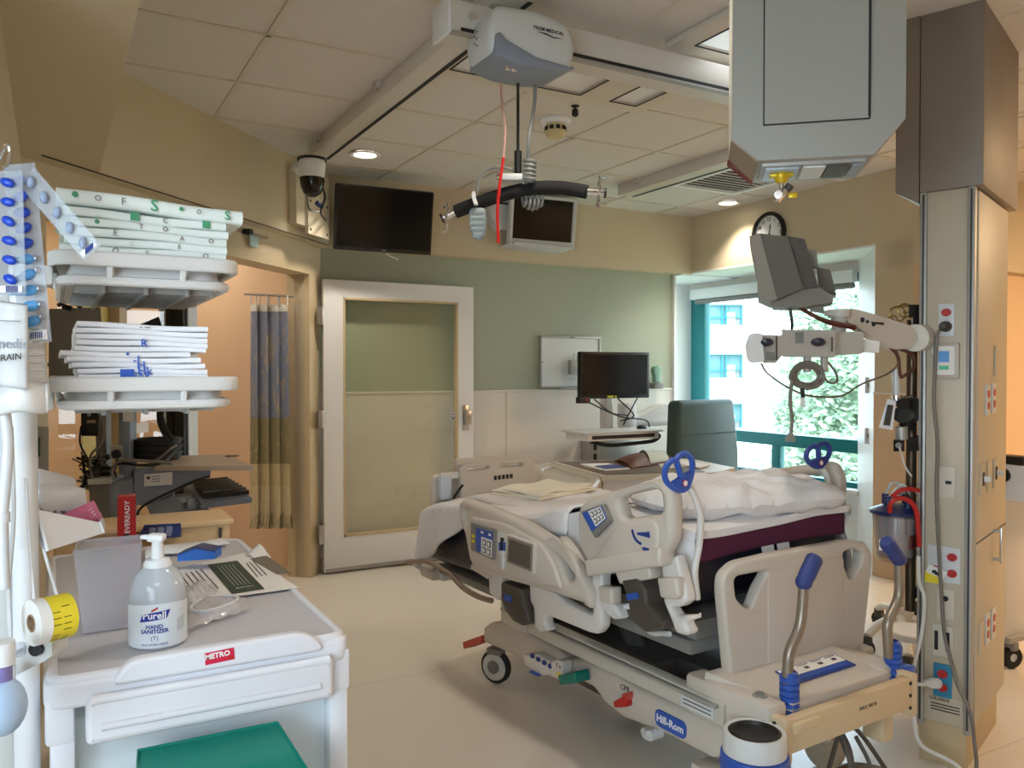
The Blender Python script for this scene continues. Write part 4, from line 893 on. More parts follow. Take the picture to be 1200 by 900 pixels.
stalk([(808, 571), (815, 584), (821, 606), (819, 640), (814, 670), (817, 702)], -.42, (797, 556), .3, 'pale stalk with a blue looped grip, near side')
stalk([(964, 548), (970, 562), (974, 590), (975, 625), (975, 655)], .4, (959, 535), .42, 'pale stalk with a blue looped grip, far side')
b = B(mat('grey_cloth_bag', (160, 160, 160), .8, bump=.2, bscale=30)); b.surf(lambda u, v: (.42+.03*sin(v*5)+.02*u, .36+.12*u, .62+.32*v+.03*sin(u*6)), 8, 10); solid(b.part('hanging_cloth', bed, 'grey cloth hanging behind the far corner'), .02)

# ================================================================= bedding
def bed_one(b, name, label, cat, group=None, th=None):
    o = b.one(name, label, cat, (*BO, 0), BRZ, group)
    if th: solid(o, th, 1)
    return o
# burgundy draw sheet over the head end of the mattress
b = B(burg)
def fold(y0, y1, w, lift, drop_side, drop_end, seed):
    rnd = random.Random(seed); ph = [rnd.random()*6 for _ in range(6)]
    def f(u, v):
        y = y0+(y1-y0)*v; s = (u-.5)*2; W_ = w+drop_side; x = s*W_
        z = top(max(.36, min(2.27, y)))-.03+lift
        if abs(x) > w:
            over = abs(x)-w; x = (1 if x > 0 else -1)*(w+.012+.006*sin(y*14+ph[0])); z -= over
        z += .004*sin(9*x+ph[1]+5*y)*sin(8*y+ph[2])
        return x, y, z
    return f
def endfold(u, v):
    x = (u-.5)*2*.385
    if v < .55: return x, .345-.004*sin(x*13), .858+.088*(v/.55)+.012*sin(x*5+1)*(1-v/.55)
    return x, .345+.5*(v-.55)/.45, top(.5)-.027
b.surf(endfold, 30, 16); bed_one(b, 'burgundy_draw_sheet', 'burgundy draw sheet folded over the head end of the navy mattress', 'draw sheet', None, .008)
b = B(sheet)
def shead(u, v):
    s = -.39-.2+(.78+.28)*u; x = max(-.396, min(.396, s)); dz = max(0, abs(s)-.396)
    if v < .12: return x, .333-.004*sin(x*17+1), .936+.01*sin(x*6)+.022*(v/.12)-dz*(.6 if s < 0 else .2)
    y = .333+(1.62-.333)*(v-.12)/.88
    if dz: x += (.012+.006*sin(y*24))*(1 if s > 0 else -1)
    return x, y, top(max(.36, y))+.003+.005*sin(x*14+y*9)-dz
b.surf(shead, 44, 36); bed_one(b, 'fitted_sheet', 'white fitted sheet under the pillow over the burgundy cloth', 'sheet', None, .008)
# blanket over the middle and the foot, hanging over the foot-left corner
rn = random.Random(4)
def blank(u, v):
    y = .98+(2.36-.98)*v; s = (u-.5)*2; wi = .39; full = .4+.08+.22*max(0, (v-.55)/.45)
    x = s*full; yy = min(y, 2.24)
    z = top(max(.36, yy))+.012+.012*sin(6*x+3*y)*sin(7*y+1)+.004*sin(17*x+2)*sin(19*y)+.007*abs(sin(8*x+6*y+1.6*sin(5*y)))-.006*math.exp(-((x-.1-.4*(y-1.4))/.03)**2)+.008*math.exp(-((x+.15+.3*(y-1.6))/.04)**2)
    ov = max(0, abs(x)-wi); 
    if ov > 0:
        x = (1 if x > 0 else -1)*(wi+.02+.06*ov+.014*sin(y*26)*ov*6); z -= ov*1.0
    if y > 2.24:
        oy = y-2.24; yy = 2.24+.15*oy; z -= oy*1.1*(1-min(1, ov*4.5))
    if x < 0 and y > 1.7:
        k = min(1, (y-1.7)/.55); z -= .07*k*k*min(1, max(0, -x/.4))
    return x, yy, z
b = B(sheet); b.surf(blank, 64, 64); bed_one(b, 'white_blanket', 'rumpled white cotton blanket spread over the bed and draped off its foot corner', 'blanket', None, .01)
# crumpled corner hanging at the foot-left
# folded linens
def folded(name, label, c, sz, mt, n, rz, grp=None):
    t = thing(name, label, 'folded linen', (*_w(c[0], c[1]), c[2]), BRZ+rz, grp)
    for i in range(n):
        b = B(mt); L, Wd_, h = sz; 
        def sf(u, v, i=i): 
            a = (u-.5)*L*(1-.03*i); bb_ = (v-.5)*Wd_*(1-.04*i); e = max(abs(u-.5), abs(v-.5))*2
            return a, bb_, h*(i+1)/n-h/n*.55*max(0, (e-.9)/.1)+.006*sin(9*u+i)*sin(7*v+2*i)
        b.surf(sf, 24, 18); solid(b.part('fold', t), h/n*.85, -1)
    return t
def _w(lx, ly): return (BO[0]+lx*_bc-ly*_bs, BO[1]+lx*_bs+ly*_bc)
folded('folded_towel', 'white folded towel lying on the bed blanket, under the cream linen', (-.03, 1.78, top(1.78)+.012), (.56, .36, .03), sheet, 2, .12)
folded('folded_linen', 'cream folded linen on top of the white towel on the bed', (.06, 1.82, top(1.78)+.046), (.46, .32, .03), linen, 3, .28)
# pillow
def pillow(name, label, c, sx, sy, sz, rz, rx, mt, seed):
    r = random.Random(seed); ph = [r.random()*6 for _ in range(8)]
    b = B(mt)
    def half(sg):
        def f(u, v):
            a, d = (u-.5)*2, (v-.5)*2; m = max(abs(a), abs(d)); ro = (abs(a)**4.5+abs(d)**4.5)**(1/4.5) or 1; e = max(0, 1-m**2.6)**.5
            px_ = a*sx*m/ro, d*sy*m/ro*(1+.05*sin(3*a+ph[4]))
            z = sg*sz*e*(1+.07*sin(5*a+ph[0])*sin(4*d+ph[1]))+.010*sin(7*a+6*d+ph[2])*e+.007*sin(13*a-10*d+ph[3])*e+.009*abs(sin(6*a+9*d+1.5*sin(4*a)))*e-.010*math.exp(-((a+.25+.3*d)/.07)**2)*max(0, -d)-.009*math.exp(-((a-.15-.4*d)/.06)**2)*max(0, -d+.2)-.008*math.exp(-((a+.55-.5*d)/.08)**2)*e
            return px_[0], px_[1], z
        return f
    b.surf(half(1), 72, 56); b.surf(half(-1), 40, 30)
    o = b.one(name, label, 'pillow', (*_w(c[0], c[1]), c[2]), 0, None, (rx, 0, BRZ+rz)); return o
pillow('pillow', 'plump white pillow in a wrinkled case at the head of the bed', (-.0, .51, 1.012), .385, .205, .07, -.22, .0, sheet, 3)
FW = Vector((_s, _c, 0)); RT = Vector((_c, -_s, 0))       # headings used for things squared up to the viewpoint
def extr(b, pts, d, th, mt=None, dirn=None):
    """prism: outline at distance d, true thickness th going away"""
    q = [P(x, y, d) for x, y in pts]
    if dirn is None and d > 1.6:   # squared up to its own sight line rather than the view axis
        m_ = sum(q, Vector())/len(q); m_.z = 0; dirn = m_.normalized()
    v = (dirn or FW)*th
    return b.hexa(q, [p+v for p in q], mt)
# ================================================================= power tower at the bed head
TA = radians(19.9); TC = Vector((2.898, 1.758, 0))
tax, tay = Vector((cos(TA), sin(TA), 0)), Vector((-sin(TA), cos(TA), 0))
def tf(px, py):   # front face (local x = 0) -> (y, z)
    r = Vector(ray(px, py)); n = tax; t = (TC.dot(n))/(r.dot(n)); p = r*t; return ((p-TC).dot(tay), EYE+p.z)
def ts(px, py):   # side face (local y = 0) -> (x, z)
    r = Vector(ray(px, py)); n = tay; t = (TC.dot(n))/(r.dot(n)); p = r*t; return ((p-TC).dot(tax), EYE+p.z)
tw = thing('power_tower', 'tall cream floor-to-ceiling power tower with outlets beside the bed head', 'power tower', TC, TA)
TWY, TDX = .185, .575
b = B(towerm); b.box2((.0, .012, .16), (TDX, TWY, 2.13), None, .006); b.part('tower_body', tw)
b = B(mat('plinth_tan', (190, 168, 132), .5)); b.box2((.015, .02, 0), (TDX-.02, TWY-.005, .165), None, .004); b.part('plinth', tw)
b = B(boxm); b.box2((-.012, -.025, 2.13), (TDX+.06, TWY, 2.785), None, .003); b.part('top_cowling', tw, 'taupe cowling up to the ceiling')
b = B(boxm); b.hexa([(-.012, TWY+.003, 2.09), (-.012, TWY+.085, 2.14), (.4, TWY+.085, 2.14), (.4, TWY+.003, 2.09)], [(-.012, TWY+.003, 2.785), (-.012, TWY+.085, 2.785), (.4, TWY+.085, 2.785), (.4, TWY+.003, 2.785)]); b.part('side_cowling', tw, 'taupe side cowling')
b = B(alu)
for y0 in (.0, TWY-.026):
    b.box2((-.012, y0, .14), (.02, y0+.026, 2.13), None, .005); b.box2((-.0135, y0+.009, .16), (-.01, y0+.016, 2.12), dgrey)
b.part('edge_rail', tw, 'aluminium edge rails')
b = B(orange); b.box2((.03, -.004, .17), (TDX-.01, .014, 2.12), towerm, .002); b.part('side_panel', tw)
b = B(dgrey); z = ts(1150, 632)[1]; b.box2((.03, -.0055, z-.003), (TDX-.01, -.004, z+.003)); b.part('panel_seam', tw)
def plate_f(px0, py0, px1, py1, nm, mt, lab=None, th=.006, par=None):
    y0, z1 = tf(px1, (py0)); y1, z0 = tf(px0, (py1)); zc0 = tf((px0+px1)/2, py1)[1]; zc1 = tf((px0+px1)/2, py0)[1]
    y0 = max(y0, .03); y1 = min(y1, TWY-.03)
    b = B(mt); b.plate([rrect(y0, zc0, y1, zc1, .004)], 'yz', -.0+.012-.012-th/2+.001, th, None, .001); return b, y0, zc0, y1, zc1
def duplex(b, y, z, mt, r=.017):
    b.plate([ell(y, z, r, r*.85, 16)], 'yz', -.008, .005, mt)
    for dy in (-.006, .006): b.box((-.0108, y+dy, z+.003), (.001, .0022, .007), ink)
    b.box((-.0108, y, z-.008), (.001, .004, .004), ink)
b, y0, z0, y1, z1 = plate_f(1100, 356, 1119, 394, 'p', greyw); yc = (y0+y1)/2; duplex(b, yc, z1-.032, red); b.lathe([(0, 0), (.02, 0), (.018, .03), (.01, .045), (0, .045)], (-.008, yc, z0+.035), dgrey, 16, (-1, 0, 0)); b.part('power_outlet', tw, 'red double outlet with a dark plug in it')
b, y0, z0, y1, z1 = plate_f(1094, 402, 1125, 443, 'p', mat('control_plate', (176, 164, 146), .4), th=.02); b.plate([rrect(y0+.012, z0+.012, y1-.012, z1-.012, .006)], 'yz', -.021, .004, beige2)
b.box((-.024, (y0+y1)/2+.004, z1-.05), (.003, .035, .04), mat('blue_lcd', (90, 150, 214), .3)); b.box((-.024, (y0+y1)/2+.004, z0+.038), (.003, .032, .014), mat('green_key', (86, 186, 140), .4)); b.part('control_unit', tw, 'control unit with blue display and green key')
b, y0, z0, y1, z1 = plate_f(1097, 547, 1120, 583, 'p', MATS.get('tower_plate') or mat('tower_plate', (206, 196, 180), .45)); b.box((-.007, (y0+y1)/2-.01, (z0+z1)/2), (.002, .02, .012), ink); b.part('cover_plate', tw)
b, y0, z0, y1, z1 = plate_f(1087, 640, 1126, 682, 'p', greyw)
for dy, dz in ((-.028, .03), (-.028, -.03), (.03, -.022)): duplex(b, (y0+y1)/2+dy, (z0+z1)/2+dz, red)
b.part('power_outlet', tw, 'plate with three red outlets')
b, y0, z0, y1, z1 = plate_f(1098, 690, 1119, 725, 'p', MATS.get('tower_plate') or mat('tower_plate', (206, 196, 180), .45)); b.cyl((-.006, (y0+y1)/2, (z0+z1)/2+.02), (-.01, (y0+y1)/2, (z0+z1)/2+.02), .01, ink, 12); b.part('cover_plate', tw)
b, y0, z0, y1, z1 = plate_f(1093, 733, 1118, 769, 'p', MATS.get('tower_plate') or mat('tower_plate', (206, 196, 180), .45))
for dy in (-.016, .022): b.box((-.008, (y0+y1)/2+dy, (z0+z1)/2), (.004, .012, .07), ink)
b.part('slotted_plate', tw, 'plate with two dark slots')
b, y0, z0, y1, z1 = plate_f(1094, 778, 1116, 817, 'p', mat('blue_outlet_plate', (40, 130, 170), .4)); 
for dz in (.026, -.024): duplex(b, (y0+y1)/2, (z0+z1)/2+dz, red, .018)
b.part('power_outlet', tw, 'blue plate with red double outlet')
b, y0, z0, y1, z1 = plate_f(1088, 817, 1128, 836, 'p', towerm, th=.003); txt(b, 'CHLORIDE', (-.0025, (y0+y1)/2+.02, z1-.012), (0, -1, 0), (0, 0, 1), .014, ink, bold=.02)
for k in range(3): b.box((-.003, (y0+y1)/2, z1-.03-.011*k), (.001, (y1-y0)*.85, .004), ink)
b.part('maker_label', tw, 'printed label strip')
b = B(yellow); q = [tf(*p) for p in ((1085, 668), (1104, 676), (1106, 684), (1085, 681))]; b.plate([q], 'yz', -.014, .002); q = [tf(*p) for p in ((1090, 660), (1112, 670), (1106, 678), (1086, 669))]; b.plate([q], 'yz', -.0145, .002, paper)
for k in range(3): c = tf(1096+3*k, 669+2*k); b.box((-.016, c[0], c[1]), (.001, .014, .012), ink)
b.part('inspection_tag', tw, 'yellow and white paper tag')
b = B(paper); q = [tf(*p) for p in ((1082, 397), (1098, 399), (1098, 404), (1082, 402))]; b.plate([q], 'yz', -.016, .002); q = [tf(*p) for p in ((1094, 404), (1103, 405), (1103, 416), (1094, 415))]; b.plate([q], 'yz', -.018, .002); b.box((-.0185, tf(1090, 399.5)[0], tf(1090, 399.5)[1]), (.001, .03, .004), ink); b.part('cable_tag', tw, 'white cable tags')
# side face plates
def plate_s(px, pts):
    pass
for (px0, py0, px1, py1, kind) in ((1162, 405, 1169, 441, 'blank'), (1152, 450, 1158, 487, 'red'), (1159, 448, 1165, 485, 'red'), (1147, 542, 1151, 580, 'slot'), (1154, 538, 1159, 577, 'blank'), (1161, 534, 1167, 574, 'slot'), (1145, 727, 1150, 765, 'blank'), (1152, 718, 1157, 754, 'red'), (1159, 711, 1164, 748, 'red')):
    xc, zc = ts((px0+px1)/2, (py0+py1)/2)
    xc = min(max(xc, .1), TDX-.06); b = B(greyw if kind == 'red' else towerm); b.plate([rrect(xc-.034, zc-.058, xc+.034, zc+.058, .004)], 'xz', -.007, .006, None, .001)
    if kind == 'red':
        for dz in (.022, -.022): b.plate([ell(xc, zc+dz, .017, .015, 14)], 'xz', -.0105, .004, red)
    if kind == 'slot': b.box((xc, -.011, zc), (.02, .004, .05), ink); b.box((xc, -.02, zc), (.008, .03, .02), steel)
    b.part('power_outlet' if kind == 'red' else 'cover_plate', tw, 'red outlets on the side face' if kind == 'red' else None)
b = B(steel); x, z = ts(1163, 638); b.box((x, -.03, z), (.014, .01, .14), None, .004); b.box((x, -.012, z+.055), (.012, .035, .012)); b.box((x, -.012, z-.055), (.012, .035, .012)); b.part('side_handle', tw, 'steel pull handle')
# cords on the tower
b = B(cablem, True); F = lambda px, py, off=-.03: TC+tax*off+tay*tf(px, py)[0]+Vector((0, 0, tf(px, py)[1]))
b.tube([F(1109, 384), F(1101, 392), F(1099, 420), F(1097, 470), F(1101, 520), F(1100, 580), F(1103, 650), F(1106, 700), F(1109, 740), F(1116, 766, -.04), F(1126, 795, -.06), P(1137, 835, 2.88), P(1142, 870, 2.86), P(1144, 903, 2.85), Vector((2.72, 1.66, .012)), Vector((2.6, 1.5, .012))], .0065, None, 8, sm=6)
b.one('grey_power_cord', 'long grey power cord hanging down the front of the power tower', 'power cord', F(1109, 384))
b = B(cablew, True); b.lathe([(.012, 0), (.02, .01), (.02, .035), (.008, .06), (0, .06)], F(1104, 800, -.012), None, 12, F(1085, 795, -.05)-F(1104, 800, -.012))
b.tube([F(1090, 797, -.06), F(1078, 792, -.08), F(1076, 775, -.05), F(1083, 740, -.035), F(1086, 700, -.03), F(1080, 680, -.03), F(1079, 650, -.03)], .007, None, 8, sm=6)
b.tube([F(1078, 792, -.08), F(1080, 830, -.1), F(1090, 860, -.12), Vector((2.72, 1.7, .1)), Vector((2.74, 1.62, .012)), Vector((2.7, 1.45, .01))], .007, None, 8, sm=6)
b.one('white_power_cord', 'white power cord plugged into the blue outlet of the power tower', 'power cord', F(1090, 797))
# ================================================================= accessory rail left of the tower with its clamped devices
R0 = P(1069, 390, 3.12); RP = Vector((R0.x, R0.y, 0))
t = thing('accessory_pole', 'dark bronze vertical accessory pole along the edge of the power tower', 'equipment pole', (RP.x, RP.y, .6))
b = B(mat('bronze_pole', (84, 70, 56), .35, metal=.7), t); b.cyl((RP.x, RP.y, .55), (RP.x, RP.y, 1.66), .019, None, 16); b.part('pole', t)
b = B(black, t)
for z in (.62, 1.2, 1.62): b.box((RP.x+.04, RP.y-.01, z), (.1, .03, .04), None, .005)
b.part('clamp', t, 'black clamps')
t = thing('wire_hanger', 'brass wire loops held in a black clip at the top of the bronze pole', 'wire hanger', P(1068, 370, 3.1))
b = B(black, t); extr(b, [(1065, 357), (1077, 357), (1077, 384), (1070, 384), (1070, 372), (1065, 372)], 3.08, .04); b.part('clip', t)
b = B(mat('brass_wire', (150, 118, 56), .35, metal=.8), t)
for cx, cy, r in ((1052, 368, 9), (1060, 364, 8), (1046, 376, 6)): b.tube([P(cx+r*cos(a), cy+r*sin(a), 3.1) for a in [2*pi*i/16 for i in range(16)]], .003, None, 5, closed=True)
b.tube([P(1043, 362, 3.1), P(1055, 359, 3.1), P(1066, 359, 3.1)], .003, None, 5); b.tube([P(1058, 366, 3.1), P(1066, 366, 3.1)], .003, None, 5); b.part('wire_loops', t)
t = thing('oxygen_flowmeter', 'clear oxygen flowmeter tube on a chrome valve beside the bronze pole', 'flowmeter', P(1050, 468, 3.05))
b = B(mat('flowmeter_tube', (226, 230, 234), .15, alpha=.6), t); b.cyl(P(1049.5, 432, 3.05), P(1050.5, 463, 3.05), .013, None, 14); b.part('tube', t); b = B(ink, t)
for k in range(9): b.box(P(1047, 436+3*k, 3.035), (.006, .001, .002))
b.part('scale_marks', t); b = B(chrome, t); b.cyl(P(1050.5, 463, 3.05), P(1051, 474, 3.05), .017, None, 12); b.cyl(P(1052, 468, 3.05), P(1068, 466, 3.1), .01, None, 10); b.lathe([(0, 0), (.02, 0), (.022, .02), (0, .025)], P(1056, 473, 3.02), black, 12, (-.4, -.8, 0)); b.part('valve', t, 'chrome valve')
t = thing('suction_regulator', 'white tilted suction regulator with black knobs beside the bronze pole', 'suction regulator', P(1043, 490, 3.05))
b = B(whitep, t); extr(b, [(1040, 468), (1050, 470), (1046, 504), (1030, 501)], 3.0, .08); b.part('body', t); b = B(dgrey, t); extr(b, [(1040, 474), (1047, 475), (1043, 499), (1035, 498)], 2.993, .01); b.part('dial', t, 'dark dial')
b = B(black, t); b.cyl(P(1056, 486, 3.02), P(1062, 486, 3.06), .03, None, 14); b.box(P(1064, 497, 3.08), (.06, .04, .05), None, .01); b.cyl(P(1056, 500, 3.06), P(1057, 515, 3.06), .022, alu, 12); b.box(P(1068, 480, 3.08), (.04, .05, .09), None, .01); b.part('knob', t, 'black knobs and bracket')
t = thing('rail_clamp', 'black rail clamp with round openings below the suction regulator', 'clamp', P(1060, 523, 3.07))
b = B(black, t); extr(b, [(1047, 516), (1060, 516), (1060, 529), (1047, 529)], 3.02, .05); extr(b, [(1063, 515), (1075, 513), (1077, 528), (1063, 530)], 3.04, .06); b.part('clamp_block', t); b = B(chrome, t); b.cyl(P(1053, 522, 3.015), P(1053, 522, 3.03), .011, mgrey, 14); b.part('bolt', t); b = B(cablew, t); b.tube([P(1054, 524, 3.0), P(1060, 545, 3.05), P(1068, 558, 3.08)], .004, None, 6, sm=4); b.part('line', t)
# suction canister
cc = P(1051, 600, 3.15)
t = thing('suction_canister', 'clear suction canister with blue lid and looped tubing, hanging beside the power tower', 'suction canister', cc-Vector((0, 0, .15)))
R_ = .088
b = B(clearpl, t); zt = P(1051, 600, 3.15).z; zb_ = P(1051, 656, 3.15).z
b.lathe([(0, zb_-zt), (R_*.8, zb_-zt), (R_*.84, zb_-zt+.01), (R_, 0), (R_*.97, 0), (R_*.8, zb_-zt+.014), (0, zb_-zt+.006)], cc, None, 28); b.part('jar', t)
b = B(mat('inner_liner', (226, 228, 230), .4, alpha=.45), t); b.lathe([(0, zb_-zt+.02), (R_*.72, zb_-zt+.02), (R_*.86, -.015), (0, -.015)], cc, None, 20); b.part('liner', t)
b = B(dblue, t); b.lathe([(R_*.9, -.008), (R_*1.1, -.005), (R_*1.12, .008), (R_*.8, .02), (R_*.5, .03), (0, .032)], cc, mat('canister_lid', (30, 44, 92), .35), 28); ld = b.part('lid', t, 'dark blue lid')
b = B(MATS['canister_lid'], t)
for a in (0, 1.6, 3.1, 4.6): b = B(MATS['canister_lid'], t); b.cyl(cc+Vector((.05*cos(a), .05*sin(a), .02)), cc+Vector((.05*cos(a), .05*sin(a), .065)), .013, None, 10); b.part('port', ld)
b = B(paper, t); extr(b, [(1030, 632), (1036, 632), (1036, 645), (1030, 645)], 3.04, .003); b.part('label', t)
b = B(mat('clear_tubing', (220, 224, 228), .25, alpha=.75), t)
for k in range(4):
    a = cc+Vector((.05*cos(k*1.6), .05*sin(k*1.6), .06)); b.tube([a, a+Vector((-.02+.02*k, -.03, .05)), a+Vector((.04, -.05, .03)), cc+Vector((.1, -.02, .02-.03*k)), cc+Vector((.06, -.09, -.08-.02*k)), cc+Vector((-.02, -.1, -.12))], .005, None, 6, sm=6)
b.part('tubing', t, 'clear tubing')
b = B(dred, t); b.box(P(1068, 632, 3.1), (.05, .03, .035), None, .005); b.box(P(1068, 640, 3.1), (.05, .03, .02), None, .005); b.part('valve_clamp', t, 'dark red clamp')
t = B(red, True); t.tube([P(1045, 582, 3.02), P(1055, 575, 3.02), P(1066, 573, 3.02), P(1077, 575, 3.03)], .008, None, 10, sm=6); t.one('red_suction_hose', 'short red hose arching over the suction canister', 'hose', P(1060, 575, 3.14))
t = B(red, True); t.tube([P(1043, 600, 3.03), P(1043, 592, 3.02), P(1049, 585, 3.01), P(1058, 584, 3.01), P(1068, 589, 3.01), P(1074, 600, 3.01), P(1076, 622, 3.01), P(1077, 640, 3.02)], .009, None, 10, sm=6); t.one('red_vacuum_hose', 'thick red hose looping down round the suction canister lid', 'hose', P(1058, 590, 3.16))
b = B(cream, True); b.tube([P(1052, 578, 3.2), P(1060, 581, 3.2), P(1070, 584, 3.2), P(1077, 590, 3.2)], .006, None, 6, sm=4); b.tube([P(1056, 577, 3.2), P(1066, 578, 3.2), P(1077, 580, 3.2)], .006, None, 6, sm=4); b.one('cream_hose', 'thin cream hoses under the red hose above the canister', 'hose', P(1060, 580, 3.2))
# ================================================================= monitor arm, module rack and patient monitor
AD = 2.92
armw = mat('arm_plastic', (206, 200, 190), .45)
t = thing('monitor_arm', 'pale articulated arm reaching from the power tower out over the bed', 'monitor arm', P(1068, 405, 3.0))
def P2(px, py): return P(px, py, 2.78+(px-960)/120*.22)
b = B(armw, t); q = rpoly([(988, 364), (1000, 361), (1066, 381), (1075, 388), (1076, 400), (1066, 408), (1052, 410), (1040, 406), (990, 374)], 6, 4)
f0 = [P2(*p) for p in q]; b.hexa(f0, [p+FW*.07 for p in f0]); b.part('arm_cover', t)
b = B(ink, t)
for px, py, s in ((1010, 375, .009), (1016, 377, .006), (1023, 380, .008)): b.cyl(P2(px, py)-FW*.004, P2(px, py)+FW*.002, s, None, 12)
extr(b, [(1021, 377), (1036, 378), (1036, 381), (1021, 379)], 2.885, .01); b.part('printed_icons', t, 'black icons and slot')
b = B(armw, t); b.cyl(P(983, 366, 2.83), P(983, 416, 2.83), .024, None, 18); b.cyl(P(983, 363, 2.83), P(983, 372, 2.83), .036, None, 18); extr(b, [(966, 364), (990, 364), (990, 370), (966, 369)], 2.8, .05); b.part('post', t)
b = B(armw, t); b.cyl(P(1072, 396, 3.0), P(1080, 396, 3.06), .05, None, 18); b.part('tower_joint', t)
b = B(mat('brown_cable', (94, 52, 40), .5), t); b.tube([P(924, 352, 2.74), P(940, 362, 2.74), P(962, 374, 2.74), P(985, 380, 2.76), P(1002, 383, 2.8)], .007, None, 6, sm=5); b.part('arm_cable', t, 'brown cable'); b = B(dred, t); b.tube([P(926, 350, 2.76), P(945, 365, 2.75), P(970, 378, 2.76), P(1002, 385, 2.8)], .006, dred, 6, sm=5); b.part('arm_cable', t, 'dark red cable'); b = B(MATS['brown_cable'], t); b.tube([P(1042, 406, 2.96), P(1052, 418, 2.98), P(1055, 440, 3.0), P(1060, 440, 3.02), P(1071, 430, 3.04), P(1068, 415, 3.04), P(1050, 408, 3.0)], .006, None, 6, sm=6); b.part('arm_cable', t, 'brown cable loop')
t = thing('module_rack', 'grey horizontal module rack hanging below the monitor arm, with coiled leads', 'module rack', P(950, 420, 2.75))
rk = mat('rack_grey', (178, 170, 160), .45)
b = B(rk, t); extr(b, [(916, 386), (979, 387), (979, 418), (916, 417)], 2.7, .2); extr(b, [(975, 388), (1012, 389), (1012, 412), (1007, 414), (975, 416)], 2.76, .16); extr(b, [(1005, 396), (1031, 400), (1030, 413), (1010, 412)], 2.78, .1, beige2); b.part('rack_body', t)
b = B(greyw, t); extr(b, rpoly([(873, 405), (878, 391), (893, 390), (896, 424), (879, 425), (875, 420)], 3, 3), 2.66, .16); b.part('end_module', t, 'pale end module'); b = B(rk, t); extr(b, [(893, 392), (916, 393), (916, 417), (909, 425), (894, 425)], 2.69, .16); b.part('module', t)
b = B(mat('dark_blue_grip', (34, 34, 52), .4), t)
for px, py in ((898, 401), (959, 401)): b = B(MATS['dark_blue_grip'], t); b.sph(P(px, py, 2.67), (.024, .024, .014), None, 16); b.part('release_knob', t, 'dark oval knob')
b = B(dgrey, t); extr(b, [(932, 389), (942, 389), (942, 402), (932, 402)], 2.692, .01, mgrey); b.part('vent_patch', t); b = B(dgrey, t); extr(b, [(909, 394), (911, 394), (911, 422), (909, 422)], 2.68, .01); b.part('module_seam', t); b = B(dgrey, t); extr(b, [(974, 395), (976, 395), (976, 412), (974, 412)], 2.69, .01); b.part('module_seam', t); b = B(mgrey, t); extr(b, [(898, 412), (908, 413), (908, 423), (898, 422)], 2.685, .01); b.part('vent_patch', t)
b = B(rk, t)
for px in (946, 966): b.cyl(P(px, 416, 2.74), P(px, 436, 2.74), .013, None, 10)
b.part('cable_hook', t)
b = B(mat('lead_grey', (112, 104, 96), .5), t)
for k in range(7): 
    rx_, ry_ = 13+1.1*k, 10+.9*k; b.tube([P(946+rx_*cos(a)*(1+.05*sin(3*a+k)), 440+ry_*sin(a), 2.72+.02*(k % 3)) for a in [2*pi*i/22 for i in range(22)]], .0055, None, 6, closed=True)
b.tube([P(928, 445, 2.7), P(926, 470, 2.7), P(928, 490, 2.7), P(927, 508, 2.7)], .006, None, 6, sm=5); b.tube([P(940, 455, 2.72), P(941, 466, 2.72)], .007, ink, 8); b.tube([P(970, 424, 2.75), P(980, 438, 2.75), P(980, 448, 2.75), P(970, 447, 2.75), P(962, 436, 2.75)], .004, None, 6, sm=5); b.part('coiled_lead', t, 'coiled grey leads')
b = B(greyw, t); extr(b, [(938, 466), (943, 466), (944, 477), (938, 477)], 2.71, .015); b.part('lead_plug', t); b = B(mgrey, t); extr(b, [(925, 507), (928, 507), (932, 512), (932, 518), (920, 518), (920, 513)], 2.69, .015, mgrey); b.part('lead_plug', t)
b = B(mat('thin_lead', (104, 92, 76), .5), t); b.tube([P(892, 426, 2.7), P(900, 438, 2.72), P(925, 455, 2.75), P(950, 464, 2.8), P(985, 464, 2.88), P(1010, 450, 2.95), P(1040, 438, 3.0), P(1054, 424, 3.02), P(1050, 410, 3.0)], .0035, None, 6, sm=6); b.part('slack_lead', t)
t = thing('patient_monitor', 'bulky dark grey patient monitor seen from behind, tilted on the monitor arm', 'patient monitor', P(940, 350, 2.75))
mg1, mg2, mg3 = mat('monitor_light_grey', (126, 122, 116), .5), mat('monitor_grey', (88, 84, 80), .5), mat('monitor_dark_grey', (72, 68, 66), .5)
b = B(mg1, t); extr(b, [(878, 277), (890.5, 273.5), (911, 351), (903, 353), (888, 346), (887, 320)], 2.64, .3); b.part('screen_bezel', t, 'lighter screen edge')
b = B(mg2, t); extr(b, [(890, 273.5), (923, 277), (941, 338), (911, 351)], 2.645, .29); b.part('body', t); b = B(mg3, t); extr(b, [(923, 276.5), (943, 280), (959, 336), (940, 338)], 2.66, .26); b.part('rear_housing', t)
b = B(mg2, t); extr(b, [(957, 313), (973, 316), (980, 345), (959, 338)], 2.72, .16); extr(b, [(948, 292), (957, 293), (959, 313), (951, 312)], 2.74, .05, mgrey); b.part('rear_box', t)
b = B(mg1, t); extr(b, [(934, 339), (958, 335), (977, 347), (976, 354), (940, 360), (904, 360), (904, 354), (915, 350)], 2.69, .16); extr(b, [(945, 356), (965, 357), (966, 366), (950, 364)], 2.74, .06, mgrey); b.part('mounting_foot', t)
b = B(cableb, t); b.tube([P(922, 354, 2.72), P(926, 364, 2.72), P(928, 376, 2.72), P(928, 387, 2.74)], .005, None, 6, sm=4); b.part('signal_cable', t)

